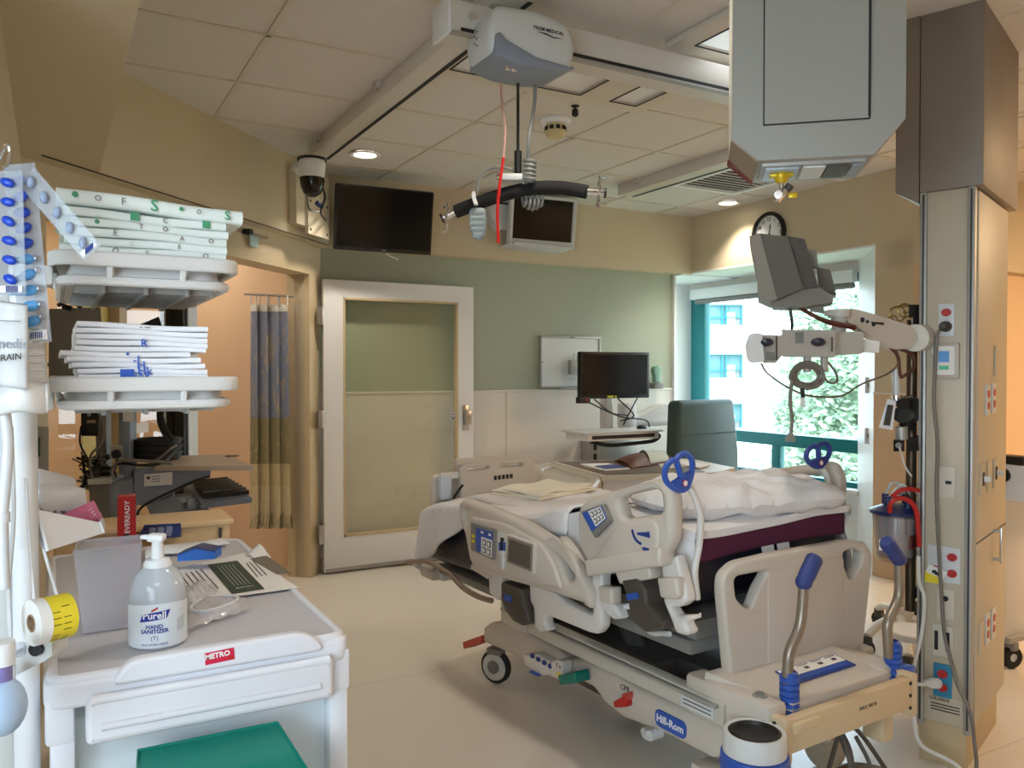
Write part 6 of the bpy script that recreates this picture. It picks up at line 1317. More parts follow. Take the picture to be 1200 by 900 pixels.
# tilted open bin with packets
t = thing('tilted_bin', 'white tilted open bin holding sealed packets beside the supply pole', 'bin', P(80, 620, 1.5))
b = B(whitep, t); f = [P(43, 597, 1.44), P(116, 612, 1.56), P(121, 625, 1.56), P(55, 646, 1.44)]; bk = [p+Vector((p.x, p.y, 0)).normalized()*.12 for p in f]
def shell(b, q, th): 
    n = (q[1]-q[0]).cross(q[3]-q[0]).normalized()*th; b.hexa(q, [p+n for p in q])
shell(b, f, .003); shell(b, [f[0], f[3], bk[3], bk[0]], .003); shell(b, [f[3], f[2], bk[2], bk[3]], .003); shell(b, [f[1], f[2], bk[2], bk[1]], .003); b.part('bin_shell', t); b = B(whitep, t); shell(b, bk, .003); b.part('back_panel', t)
def packet(pts, d, th, mt, name, lab, cat, grp=None, deco=None):
    b = B(mt, True); q = [P(x, y, d+.12*(x-43)/73) for x, y in pts]
    def sf(u, v, s):
        p = (q[0].lerp(q[1], u)).lerp(q[3].lerp(q[2], u), v); e = (1-abs(2*u-1)**4)*(1-abs(2*v-1)**4); return tuple(p-FW*s*th*e+FW*.004*sin(8*u+6*v)*0)
    b.surf(lambda u, v: sf(u, v, 1), 12, 10); b.surf(lambda u, v: sf(u, v, -.4), 12, 10)
    if deco: deco(b, lambda u, v: Vector(sf(u, v, 1))-FW*.0015)
    return b.one(name, lab, cat, q[0], group=grp)
def scrib(b, f):
    r = random.Random(3)
    for k in range(26):
        u, v = .08+.84*r.random(), .7+.25*r.random(); p = f(u, v); b.box(p, (.006+.006*r.random(), .001, .002+.003*r.random()), mgrey, rot=(0, r.random()*3, 0))
foil = mat('clear_packet', (224, 226, 230), .3)
packet([(42, 548), (88, 560), (96, 600), (42, 600)], 1.54, .02, foil, 'clear_packet', 'clear white crumpled packet behind the dark printed one in the tilted bin', 'packet')
packet([(44, 566), (100, 572), (104, 612), (44, 606)], 1.51, .018, foil, 'printed_packet', 'white packet with dark smudged printing standing in the tilted bin', 'packet', None, scrib)
packet([(66, 606), (110, 586), (120, 606), (112, 626)], 1.475, .012, pink, 'pink_packet', 'pink foil packet at the front of the tilted bin', 'packet', None, lambda b, f: [b.tube([f(.1, v), f(.9, v)], .0012, whiteink, 4) for v in (.35, .5, .65)])

# ================================================================= supply cart
CX0, CX1, CY0, CY1, CTZ = -.018, .523, 1.6, 2.7, .93
t = thing('supply_cart', 'long white plastic supply cart with a wide front drawer and a red badge', 'supply cart', ((CX0+CX1)/2, (CY0+CY1)/2, 0))
b = B(cartw, t); b.plate([rrect(CX0, CY0, CX1, CY1, .03, 6)], 'xy', CTZ-.027, .05, None, .012); b.plate([rrect(CX0+.02, CY0+.02, CX1-.02, CY1-.02, .03, 6)], 'xy', CTZ-.002, .004, mat('cart_top_grey', (198, 197, 204), .5, bump=.04, bscale=200))
b.tube([(x, y, CTZ-.004) for x, y in rrect(CX0+.014, CY0+.014, CX1-.014, CY1-.014, .03, 6)], .010, None, 8, closed=True); b.part('cart_top', t)
b = B(cartw, t); lip = rpoly([(.085, CTZ-.02), (.1, CTZ+.005), (.12, CTZ+.022), (.42, CTZ+.024), (.452, CTZ+.008), (.47, CTZ-.02)], .02, 4); b.plate([lip], 'xz', CY0+.006, .03, None, .008); b.part('front_lip', t, 'raised front lip')
b = B(red, t); b.box((.268, CY0-.0095, CTZ+.004), (.052, .002, .022), mat('crimson_badge', (206, 26, 70), .4), rot=(0, -.05, 0)); txt(b, 'METRO', (.264, CY0-.0112, CTZ+.007), (1, 0, .05), (0, 0, 1), .0135, whiteink, bold=.03); b.box((.288, CY0-.0105, CTZ-.002), (.012, .001, .006), red); b.part('badge', t, 'crimson badge with white lettering')
b = B(cartw, t)
for x in (CX0+.025, CX1-.022):
    b = B(cartw, t); b.box((x, CY0+.03, .86), (.046, .05, .085), None, .008); b.box((x+(.004 if x < .2 else 0), CY0+.03, .43), (.04, .042, .8), None, .008); b.part('corner_post', t)
for x in (CX0+.03, CX1-.03): b = B(cartw, t); b.box((x, CY1-.03, .46), (.04, .05, .86), None, .008); b.part('corner_post', t)
b = B(mat('cart_side_panel', (214, 222, 228), .4), t); b.box2((CX0+.02, CY0+.04, .1), (CX0+.03, CY1-.02, .9)); b.box2((CX1-.03, CY0+.04, .1), (CX1-.02, CY1-.02, .9)); b.box2((CX0+.03, CY0+.05, .12), (CX1-.03, CY0+.06, .9)); b.box2((CX0+.02, CY1-.05, .1), (CX1-.02, CY1-.04, .9)); b.box2((CX0+.03, CY0+.05, .1), (CX1-.03, CY1-.05, .13)); b.part('cabinet_panel', t)
b = B(cartw, t); b.plate([rrect(.046, .815, .484, .897, .012, 4)], 'xz', CY0+.012, .06, None, .012); b.cyl((.055, CY0-.012, .893), (.475, CY0-.012, .893), .009, None, 12); dr = b.part('drawer', t, 'wide shallow drawer')
b = B(cartw, t); b.tube([(.07, CY0-.018, .846), (.455, CY0-.018, .846)], .007, None, 10); b.part('drawer_grip', dr)
b = B(clearpl, t); b.box2((.115, CY0+.06, .7), (.135, CY0+.07, .8)); b.box2((.36, CY0+.06, .7), (.385, CY0+.07, .8)); b.part('hanger_clip', t)
for x in (CX0+.06, CX1-.06):
    for y in (CY0+.08, CY1-.08): b = B(rubber, t); b.cyl((x-.014, y, .055), (x+.014, y, .055), .055, None, 20); b.box((x, y, .1), (.04, .06, .03), mgrey); b.part('caster', t)
# green translucent bin hung on the front
t = thing('green_bin', 'translucent green plastic bin hanging on the front of the white cart', 'bin', (.25, 1.56, .6))
g = tgreen; b = B(mat('green_translucent', (14, 128, 112), .18, alpha=.9), t); gm = MATS['green_translucent']
zb9 = [OY(162, 882, 1.6), OY(325, 848, 1.6)]; L0, L1 = Vector((.125, 1.655, .79)), Vector((.378, 1.655, .79))
L0, L1 = OY(162, 880, 1.592), OY(325, 847, 1.592); K1 = P(361, 903, 1.42); K0 = P(160, 950, 1.3)
K1 = Vector((L1.x+.03, 1.45, L1.z-.055)); K0 = Vector((L0.x-.02, 1.45, L0.z-.055))
shell(b, [L0, L1, K1, K0], .003); dn = Vector((0, 0, -.2)); ins = lambda p, k: Vector((p.x+k, p.y, p.z))
shell(b, [K0, K1, K1+dn+Vector((0, .04, 0)), K0+dn+Vector((0, .04, 0))], .003); shell(b, [L1, K1, K1+dn+Vector((0, .04, 0)), L1+dn], .003); shell(b, [L0, K0, K0+dn+Vector((0, .04, 0)), L0+dn], .003)
b.part('bin_shell', t); b = B(gm, t); b.tube([L0, L1, K1, K0], .003, None, 8, closed=True); b.part('bin_rim', t)
b = B(black, t); b.box2((.32, 1.47, L1.z-.1), (.38, 1.56, L1.z-.07), None, .01); b.part('dark_contents', t, 'dark item inside the bin')
# sanitiser bottle
t = thing('hand_sanitizer_bottle', 'hand sanitizer pump bottle with white cap and blue lettering on the cart top', 'bottle', (.178, 1.742, CTZ))
o = Vector((.178, 1.742, CTZ)); s_ = 1.06
pr = [(0, 0), (.046, 0), (.05, .004), (.05, .07), (.0505, .09), (.047, .112), (.038, .132), (.026, .143), (.02, .146), (0, .146)]
b = B(bottlem, t); b.lathe([(r*s_*.98, z*s_) for r, z in pr], o, None, 36); b.part('bottle_body', t)
b = B(whitep, t); b.lathe([(.018, .138), (.025, .139), (.026, .143), (.026, .158), (.022, .166), (.012, .168), (.0105, .2), (.0115, .204), (0, .205)], o, None, 28); b.part('pump_collar', t, 'white pump collar')
hd = B(whitep, t); M = Matrix.Translation(o+Vector((0, 0, .208))) @ Matrix.Rotation(-TH+pi, 4, 'Z'); hd.box((.002, 0, 0), (.034, .024, .016), None, .006, M=M); hd.box((.02, 0, .001), (.026, .014, .009), None, .004, M=M); hd.part('pump_head', t, 'white pump head')
lb = mat('bottle_label', (222, 230, 238), .4)
b = B(lb, t); R_ = .0535
b.surf(lambda u, v: (o.x+R_*cos(-pi*.95+u*pi*.98-.25), o.y+R_*sin(-pi*.95+u*pi*.98-.25), o.z+.006+(.078+.006*sin(u*3))*v), 30, 6); lbp = b.part('label', t, 'pale label with blue print')
def wrap(b, s, ang, z, size, mt, bold=0):
    k = len(b.v); txt(b, s, (0, 0, 0), (1, 0, 0), (0, 0, 1), size, mt, bold=bold)
    for i in range(k, len(b.v)):
        v = b.v[i]; a = ang+v.x/R_; rr_ = R_+.0006-v.y*.3; b.v[i] = Vector((o.x+rr_*cos(a), o.y+rr_*sin(a), o.z+z+v.z))
fa = -pi/2-.32+.0
fa = atan2(-o.y, -o.x)-.12
def patch(b, a0, a1, z0, z1, mt, sh=0):
    n = 10; k = []
    b.surf(lambda u, v: (o.x+(R_+.0004)*cos(a0+(a1-a0)*u+sh*v), o.y+(R_+.0004)*sin(a0+(a1-a0)*u+sh*v), o.z+z0+(z1-z0)*v+.006*(u-.0)), 10, 3, mt)
b = B(dblue, t); patch(b, fa-.52, fa+.42, .056, .072, mat('label_navy', (24, 46, 150), .4), .12); patch(b, fa-.1, fa+.12, .075, .079, red)
wrap(b, 'Purell', fa-.0, .068, .0185, whiteink, .02); wrap(b, 'HAND', fa+.0, .047, .0105, MATS['label_navy'], .03); wrap(b, 'SANITIZER', fa+.0, .038, .0105, MATS['label_navy'], .03); wrap(b, '(T)', fa+.0, .025, .011, MATS['label_navy']); wrap(b, 'KILLS 99.99% GERMS', fa, .013, .0055, MATS['label_navy'])
for k in range(5): patch(b, fa+.8, fa+1.15, .052-.005*k, .0535-.005*k, steelb)
b.part('label_print', lbp)
# frosted square container
t = thing('frosted_container', 'tall frosted plastic container beside the sanitizer bottle on the cart', 'container', (.1, 1.905, CTZ))
b = B(clearb, t); c0 = [(.052, 1.868), (.152, 1.868), (.158, 1.95), (.06, 1.95)]; c1 = [(.036, 1.858), (.158, 1.862), (.166, 1.965), (.046, 1.965)]
q0_ = [Vector((x, y, CTZ+.003)) for x, y in c0]; q1_ = [Vector((x, y, CTZ+.172)) for x, y in c1]
for i in range(4): shell(b, [q0_[i], q0_[(i+1) % 4], q1_[(i+1) % 4], q1_[i]], .002)
b.hexa(q0_, [p+Vector((0, 0, .003)) for p in q0_]); b.part('container_wall', t); b = B(clearb, t); b.tube(q1_, .003, None, 8, closed=True); b.part('container_rim', t)
# papers and small things on the cart
def sheet_on(pxs, z, th, mt, name, label, cat, detail=None):
    return flat(pxs, z, th, mt, name, label, cat, detail)
def inst(b, q, z):
    g = [OZ(*p, z+.001) for p in ((243, 662), (278, 657), (310, 690), (272, 696))]; b.hexa(g, [p+Vector((0, 0, .0006)) for p in g], dgreen); f = qf(g)
    for k in range(5): u = .25+.12*k; p, r_ = f(u, .12), f(u, .8); b.tube([p+Vector((0, 0, .001)), r_+Vector((0, 0, .001))], .0008, greyw, 4)
    p = f(.5, .88)+Vector((0, 0, .0014)); txt(b, 'NOTICE', p, f(0, .9)-f(1, .9), Vector((0, 1, 0)), .012, greyw)
    h = qf([OZ(*p, z+.001) for p in ((285, 660), (300, 655), (322, 675), (300, 680))])
    for k in range(3): b.tube([h(.2+.25*k, .05), h(.2+.25*k, .85)], .0012, dgrey, 4)
    h = qf([OZ(*p, z+.001) for p in ((207, 672), (236, 664), (262, 692), (225, 695))])
    for k in range(5): b.tube([h(.1+.2*k, .1), h(.1+.2*k, .9)], .0015, dgrey, 4)
sheet_on([(200, 668), (286, 648), (350, 689), (225, 706)], CTZ+.006, .0008, paper, 'notice_sheet', 'white notice sheet with a dark green panel lying on the cart top', 'paper', inst)
sheet_on([(293, 655), (312, 651), (342, 672), (324, 673)], CTZ+.0072, .0006, mat('taupe_print', (120, 112, 98), .6), 'taupe_card', 'taupe printed card at the far edge of the cart top', 'card')
b = B(paper, True); q = [OZ(*p, CTZ+.008) for p in ((288, 651), (303, 644), (318, 652), (300, 654))]; b.surf(lambda u, v: tuple(Vector(qf(q)(u, v))+Vector((0, 0, .018*u*(1-v)+.004*sin(5*v)))), 8, 6); solid(b.one('curled_paper', 'small curled white paper at the far end of the notice sheet', 'paper', q[0]), .0008, 1)
b = B(mat('white_film', (228, 228, 232), .4), True); q = [OZ(*p, CTZ+.008) for p in ((170, 648), (262, 633), (270, 638), (170, 655))]; b.surf(lambda u, v: tuple(Vector(qf(q)(u, v))+Vector((0, 0, .02*sin(pi*v)*(1-.6*u)+.004*sin(9*u)))), 14, 6); solid(b.one('plastic_sheet', 'long white plastic sheet behind the blue box on the cart top', 'plastic sheet', q[0]), .001, 1)
t = thing('blue_box', 'small bright blue peaked plastic box on the cart top', 'box', OZ(230, 656, CTZ+.006))
q = [(208, 658), (208, 649), (229, 641), (252, 645), (252, 655)]; b = B(mat('bright_blue', (24, 108, 210), .4), t); z0 = CTZ+.004
d_ = 2.18; b.hexa([P(x, y, d_) for x, y in q], [P(x, y, d_)+FW*.05 for x, y in q]); b.part('box_body', t); b = B(mat('dark_blue_top', (16, 52, 110), .4), t); q2 = [(208, 649), (229, 641), (252, 645), (252, 647), (229, 643.5), (208, 651)]; b.hexa([P(x, y, d_)-FW*.001 for x, y in q2], [P(x, y, d_)+FW*.051+Vector((0, 0, .001)) for x, y in q2]); b.part('box_edge', t, 'dark blue top edge')
def plasticbag(pxs, h, seed, label):
    q = [OZ(*p, CTZ+.006) for p in pxs]; f = qf(q); r = random.Random(seed); ph = [r.random()*6 for _ in range(6)]
    b = B(mat('clear_bag', (220, 216, 220), .18, alpha=.55) if 'clear_bag' not in MATS else MATS['clear_bag'], True)
    b.surf(lambda u, v: tuple(f(u, v)+Vector((0, 0, .002+h*(sin(pi*u)*sin(pi*v))**.7*(.75+.25*sin(9*u+ph[0])*sin(8*v+ph[1]))+.004*sin(14*u+6*v+ph[2])**2))), 22, 18)
    if seed == 2: return b.one('clear_plastic_bag', label, 'plastic bag', q[0]), f
    t = thing('clear_plastic_bag', label, 'plastic bag', q[0]); b.world = t; b.part('bag_film', t); return t, f
tb, f = plasticbag([(212, 742), (292, 716), (286, 702), (212, 712)], .03, 1, 'clear bag holding coiled white tubing, beside the sanitizer bottle')
b = B(tubew, tb)
for k in range(3): b.tube([f(.5+.36*cos(a), .5+.34*sin(a))+Vector((0, 0, .008+.006*k)) for a in [2*pi*i/20 for i in range(20)]], .004, None, 6, closed=True)
b.part('tubing_coil', tb, 'coiled white tubing')
plasticbag([(212, 710), (256, 704), (254, 688), (212, 690)], .03, 2, 'crumpled clear bag behind the bag of coiled tubing on the cart')
# flashlight
FD = 2.36
t = thing('flashlight', 'red flashlight with white lettering standing upright at the back of the cart top', 'flashlight', P(148, 634, FD))
b = B(red, t); extr(b, rpoly([(137, 634), (138, 583), (159, 581), (160, 652), (137, 652)], 1.2, 3), FD, .05); b.part('flashlight_body', t)
b = B(black, t); p = P(149, 631, FD); b.cyl(p-FW*.004, p+FW*.004, .014, None, 16); b.part('switch', t); b = B(whiteink, t); txt(b, 'EVEREADY', P(149.5, 606, FD)-FW*.001-FW*.0, Vector((0, 0, 1)), -RT, .02, whiteink, bold=.01); b.part('lettering', t)
# beige cabinet behind the cart
t = thing('beige_cabinet', 'low beige cabinet with a blue label standing behind the white cart', 'cabinet', (.35, 2.9, 0))
cb = mat('cabinet_beige', (222, 190, 146), .55)
zt_ = .988; b = B(cb, t); b.box2((.0, 2.765, .02), (.5, 2.96, zt_-.02), None, .006); b.box2((-.01, 2.755, zt_-.02), (.51, 2.97, zt_), None, .005); b.part('cabinet_body', t)
b = B(dgrey, t); p = OY(258, 624, 2.76); b.box(p, (.008, .01, .03)); b.part('latch', t)
b = B(mat('cabinet_label_blue', (46, 66, 126), .5), t); q = [OY(*p, 2.757) for p in ((161, 633), (169, 615), (212, 613), (212, 629))]; b.hexa(q, [p+Vector((0, -.002, 0)) for p in q]); 
for k in range(3): p = OY(178+10*k, 624-.8*k, 2.754); b.box(p, (.018, .001, .03), mat('pale_print', (140, 150, 180), .5) if 'pale_print' not in MATS else MATS['pale_print'], rot=(0, .2, 0))
b.part('blue_label', t, 'blue printed label')
# ================================================================= workstation on wheels behind
D = 3.1; wd = thing('mobile_workstation', 'blue-grey mobile workstation with tangled cables between the trays and the doorway', 'mobile workstation', (P(150, 560, D+.1).x, P(150, 560, D+.1).y, 0))
pc_ = P(150, 560, D+.15); pc2 = P(122, 560, D+.25)
b = B(steelb, wd); b.box((pc_.x, pc_.y, .85), (.048, .06, 1.35), None, .006, rot=(0, 0, -TH)); b.box((pc2.x, pc2.y, .85), (.045, .05, 1.35), mgrey, .006, rot=(0, 0, -TH)); extr(b, [(128, 565), (156, 562), (158, 690), (128, 690)], D+.02, .1); b.part('column', wd)
b = B(mgrey, wd); b.box((pc_.x, pc_.y, .1), (.5, .06, .05), None, .01, rot=(0, 0, .4)); b.box((pc_.x, pc_.y, .1), (.06, .5, .05), None, .01, rot=(0, 0, .4)); b.part('base', wd)
for k in range(4): 
    a = .4+k*pi/2; b = B(rubber, wd); x, y = pc_.x+.24*cos(a), pc_.y+.24*sin(a); b.cyl((x-.012, y, .045), (x+.012, y, .045), .045, None, 18); b.box((x, y, .08), (.04, .04, .02), mgrey); b.part('caster', wd)
b = B(mat('taupe_worktop', (176, 158, 140), .45), wd); zt2 = P(295, 546, D).z; q = [P(181, 547.5, D), P(297, 546, D), OZ(262, 531, zt2+.005), OZ(188, 533, zt2+.005)]; q = [Vector((p.x, p.y, zt2)) for p in q]; b.hexa([p-Vector((0, 0, .018)) for p in q], q); b.part('worktop', wd, 'taupe worktop')
b = B(black, wd); p = OZ(272, 535, zt2); b.box(p+Vector((0, 0, .003)), (.05, .03, .004), dgrey, rot=(0, 0, -TH)); b.part('cable_grommet', wd)
b = B(steelb, wd); extr(b, [(157, 553), (180, 550), (247, 550), (247, 556), (225, 566), (176, 592), (160, 592)], D+.03, .14); extr(b, [(172, 594), (202, 582), (216, 596), (245, 600), (244, 603), (235, 606), (178, 607)], D+.0, .16); b.part('support_arm', wd)
b = B(cableb, wd); b.tube([P(160, 612, D-.01), P(163, 598, D-.02), P(176, 588, D-.02), P(205, 574, D-.02), P(230, 563, D-.02), P(246, 558, D-.01)], .005, None, 8, sm=5); b.part('arm_cable', wd, 'black cable along the arm')
b = B(paper, wd); extr(b, [(169, 556), (202, 553), (202, 568), (169, 570)], D+.026, .002); b.part('data_label', wd); b2 = B(ink, wd)
for k in range(3): b2.box(P(186, 558+3*k, D+.024), (.05, .001, .002))
b2.box(P(174, 560, D+.024), (.012, .001, .01)); b2.part('label_print', wd)
zk = P(292, 583, D).z
kb = [OZ(236, 590, zk), OZ(295, 583, zk), OZ(266, 561, zk), OZ(214, 566, zk)]; kb = [Vector((p.x, p.y, zk)) for p in kb]
b = B(mat('tray_blue_grey', (96, 104, 116), .45), wd); b.hexa([p-Vector((0, 0, .02)) for p in kb], kb); b.part('keyboard_tray', wd)
b = B(greyw, wd); b.cyl(P(216, 580, D+.1), P(216, 586, D+.1), .05, None, 20); b.box(P(224, 590, D), (.03, .03, .04), steelb, .005); b.part('swivel', wd)
b = B(paper, wd); b2 = None
kk = [OZ(226, 568, zk+.01), OZ(262, 562, zk+.01), OZ(290, 574, zk+.01), OZ(246, 585, zk+.01)]
f = qf([OZ(240, 585, zk), OZ(292, 579.5, zk), OZ(264, 563, zk), OZ(226, 567, zk)])
tk = thing('keyboard', 'black keyboard on the blue-grey pull-out tray of the mobile workstation', 'keyboard', f(.5, .5))
Q = [f(0, .0), f(1, 0), f(1, 1), f(0, 1)]; Q = [p+Vector((0, 0, .002)) for p in Q]; b = B(black, tk); b.hexa(Q, [p+Vector((0, 0, .014)) for p in Q]); b.part('keyboard_body', tk)
fq = qf([p+Vector((0, 0, .016)) for p in Q])
for i in range(14):
    for j in range(6):
        b = B(dgrey, tk)
        c = fq(.05+.068*i, .1+.15*j); u = (fq(1, 0)-fq(0, 0)).normalized()*.008; v = (fq(0, 1)-fq(0, 0)).normalized()*.010
        b.hexa([c-u-v, c+u-v, c+u+v, c-u+v], [p+Vector((0, 0, .006)) for p in (c-u*.8-v*.8, c+u*.8-v*.8, c+u*.8+v*.8, c-u*.8+v*.8)]); b.part('key', tk)
tm = thing('workstation_monitor', 'back of a grey monitor on the mobile workstation, behind the white pad packs', 'monitor', P(85, 400, D))
b = B(mgrey, tm); extr(b, rpoly([(57, 362), (118, 360), (121, 448), (57, 450)], 3, 3), D, .05); b.part('back_cover', tm); b = B(dgrey, tm); b.box(P(100, 440, D+.1), (.12, .1, .1)); b.part('mount', tm); b = B(cableb, tm); b.tube([P(68, 358, D), P(78, 353, D), P(88, 356, D), P(95, 360, D)], .008, None, 6, sm=4); b.tube([P(74, 359, D), P(84, 362, D)], .01, None, 6); b.part('cable', tm)
b = B(black, True); extr(b, [(164, 380), (186, 371), (191, 386), (164, 388)], D+.3, .1); b.one('dark_equipment_box', 'black wedge-shaped device showing above the white pad packs', 'device', P(176, 380, D+.3))
t = thing('barcode_scanner_box', 'black scanner box with a silver button hung beside the grey columns', 'device', P(105, 495, D+.1))
b = B(black, t); extr(b, rpoly([(95, 474), (116, 474), (115, 511), (95, 511)], 2, 3), D+.05, .06); b.part('box', t); b = B(alu, t); b.sph(P(104.5, 486, D+.05), .008); b.box(P(107, 494, D+.045), (.03, .006, .012), mat('tan_clip', (150, 130, 106), .5)); b.part('button', t)
t = thing('column_clamp', 'beige block with a round black knob on the workstation column', 'clamp', P(136, 532, D+.05)); b = B(mat('clamp_beige', (176, 168, 156), .5), t); extr(b, [(129, 523), (144, 523), (144, 538), (129, 538)], D-.0, .06); b.part('block', t); b = B(black, t); p = P(137, 532, D-.005); b.cyl(p-FW*.01, p+FW*.01, .017, None, 16); b.part('knob', t)
b = B(paper, wd); extr(b, [(144, 476), (157, 475), (157, 494), (144, 494)], D+.11, .002); extr(b, [(144, 474), (157, 473), (157, 477), (144, 477.5)], D+.108, .002, mat('orange_strip', (206, 96, 50), .5)); b.part('warning_label', wd, 'white label with orange strip')
rc = random.Random(12); b = B(cableb, True); b.m = cableb
for k in range(14):
    a = P(84+rc.random()*46, 528+rc.random()*30, D+.05+rc.random()*.15); pts = [a]
    for j in range(4): pts.append(P(90+rc.random()*50, 535+rc.random()*40, D+.02+rc.random()*.2))
    b.tube(pts, .0025+.003*rc.random(), rc.choice((cableb, cableb, cablem, dgrey)), 6, sm=6)
b.tube([P(95, 500, D+.05), P(94, 520, D), P(104, 540, D), P(112, 560, D)], .004, cableb, 6, sm=5); b.tube([P(114, 480, D), P(122, 500, D-.02), P(118, 520, D), P(106, 535, D), P(108, 560, D)], .005, cablem, 6, sm=5)
b.tube([P(136, 560, D-.03), P(133, 550, D-.03), P(140, 543, D-.03), P(165, 545, D-.04), P(190, 542, D-.04), P(208, 525, D+.1)], .006, cableb, 8, sm=6); b.tube([P(137, 566, D-.04), P(131, 552, D-.04), P(142, 540, D-.04), P(180, 541, D-.05), P(202, 543, D-.05)], .006, cablem, 8, sm=6)
b.tube([P(192, 470, D+.2), P(190, 490, D+.15), P(196, 505, D+.1), P(204, 515, D+.1)], .008, cableb, 8, sm=5); b.tube([P(187, 472, D+.2), P(186, 492, D+.15), P(192, 508, D+.1), P(200, 518, D+.1)], .008, cableb, 8, sm=5)
b.one('tangled_cables', 'tangle of black and grey cables round the workstation columns', 'cables', P(110, 550, D+.1))
t = thing('coiled_black_cable', 'thick coil of black cable lying on the taupe worktop', 'cable coil', OZ(185, 538, zt2)); cc = P(184, 541, D+.22); b = B(cableb, t)
for k in range(9): r_ = .075+.004*(k % 3); b.tube([Vector((cc.x+r_*cos(a)*1.1, cc.y+r_*.9*sin(a), zt2+.012+.0085*k)) for a in [2*pi*i/22 for i in range(22)]], .0085, None, 6, closed=True)
b.part('coil', t); b = B(cablew, t); b.tube([P(170, 546, D-.01), P(186, 538, D-.0), P(200, 526, D+.0), P(207, 522, D+.1)], .005, cablem, 6, sm=4); b.part('loose_end', t, 'grey loose cable end')
t = thing('waste_bin', 'small grey plastic bin hung on the workstation column under the cables', 'bin', P(116, 590, D)); b = B(mgrey, t); q = [P(104, 567, D+.02), P(128, 566, D+.02), P(127, 640, D+.02), P(108, 640, D+.02)]; b.hexa(q, [p+FW*.1 for p in q]); b.part('bin_body', t); b = B(greyw, t); q = [P(103, 562, D), P(128, 561, D), P(128, 567, D), P(103, 568, D)]; b.hexa(q, [p+FW*.13 for p in q]); b.part('bin_rim', t)
b = B(mat('ladder_black_print', (90, 84, 80), .6), True)
# ================================================================= things behind the sidelight
t = thing('corridor_cabinet', 'cream corridor cabinet with a black edge seen through the glass sidelight', 'cabinet', W(1.75, 1.2, 0)); b = B(mat('corridor_cream', (206, 190, 162), .5), t); wbox(b, 1.62, 1.95, .9, 1.2, .05, 1.7); b.part('carcass', t); b = B(framem, t); wbox(b, 1.63, 1.78, .88, .9, .1, 1.65); wbox(b, 1.79, 1.94, .88, .9, .1, 1.65); dd = b.part('door', t); b = B(steel, t); wbox(b, 1.765, 1.775, .85, .88, 1.0, 1.15); wbox(b, 1.795, 1.805, .85, .88, 1.0, 1.15); b.part('handle', dd)
b = B(mgrey, True); b.cyl(W(1.7, .5, 1.5), W(1.7, .5, 1.2), .03, None, 14); b.cyl(W(1.7, .5, 1.2), W(1.7, .5, 1.15), .02, dgrey, 14); b.cyl(W(1.7, .5, 1.5), W(1.7, .9, 1.5), .012, dgrey, 8); b.one('wall_dispenser', 'grey cylindrical dispenser hanging in the corridor behind the sidelight', 'dispenser', W(1.7, .5, 1.2))
b = B(mat('yellow_film', (222, 200, 96), .4, alpha=.75), True); wbox(b, 2.08, 2.25, .03, .034, .9, 1.9); b.one('yellow_glass_film', 'translucent yellow film strip on the glass sidelight', 'window film', W(2.1, .03, 1.4))
b = B(paper, True); wbox(b, 1.8, 1.92, .03, .034, 1.15, 1.2); b.one('glass_sticker', 'small white sticker on the glass sidelight beside the doorway post', 'sticker', W(1.85, .03, 1.15))
t = thing('green_notice_frame', 'small framed green notice behind the tilted bin beside the supply cart', 'notice', P(47, 530, 3.4)); b = B(greyw, t); extr(b, [(40, 500), (57, 500), (57, 552), (40, 556)], 3.4, .02); b.part('frame', t); b = B(mat('notice_green', (70, 110, 60), .5), t); extr(b, [(42, 512), (47, 512), (47, 535), (42, 536)], 3.395, .004); b.part('print', t)
# ================================================================= outside
bw_ = mat('building_white', (246, 246, 246), .7); bglass = mat('building_glass', (92, 130, 142), .15)
bd = 57; bo = P(870, 435, bd); 
t = thing('opposite_building', 'white building with teal-framed balcony windows seen through the window', 'building', (bo.x, bo.y, -14), -TH)
xl, xr = (700-600)/960*bd-(870-600)/960*bd, (905-870)/960*bd
fl = [(355, 379), (413, 441), (471, 500)]
zz = lambda y: 14+EYE+(433-y)/960*bd
holes = [rrect((826-870)/960*bd, zz(b_), (871-870)/960*bd, zz(a_), .01) for a_, b_ in fl]
b = B(bw_); b.plate([rrect(xl, 0, xr, 30, .01)]+holes, 'xz', .3, .6); b.box2((xl, .6, 0), (xr, 14, 30)); b.part('facade', t)
for a_, b_ in fl:
    x0, x1, z0, z1 = (826-870)/960*bd, (871-870)/960*bd, zz(b_), zz(a_)
    b = B(teal); 
    for x in (x0+.02, x0+(x1-x0)*.45, x0+(x1-x0)*.56, x1-.08): b.box2((x, .2, z0), (x+.09, .35, z1))
    b.box2((x0, .2, z0+.5), (x1, .3, z0+.58)); b.box2((x0, .2, z1-.08), (x1, .3, z1)); w = b.part('window_frame', t)
    b = B(bglass); b.box2((x0, .4, z0), (x1, .5, z1)); b.part('window_pane', w)
    b = B(paper); b.box2((x0+1.6, .36, z0+.1), (x0+2.2, .39, z0+.9)); b.box2((x0+2.25, .36, z0+.05), (x0+2.5, .39, z0+.6), mgrey); b.part('balcony_clutter', w)
leafm = []
for i, c in enumerate(((132, 156, 124), (150, 172, 138), (112, 138, 110), (164, 182, 154))): leafm.append(mat('leaf_green_%d' % i, c, .6))
bark = mat('bark', (96, 82, 66), .9)
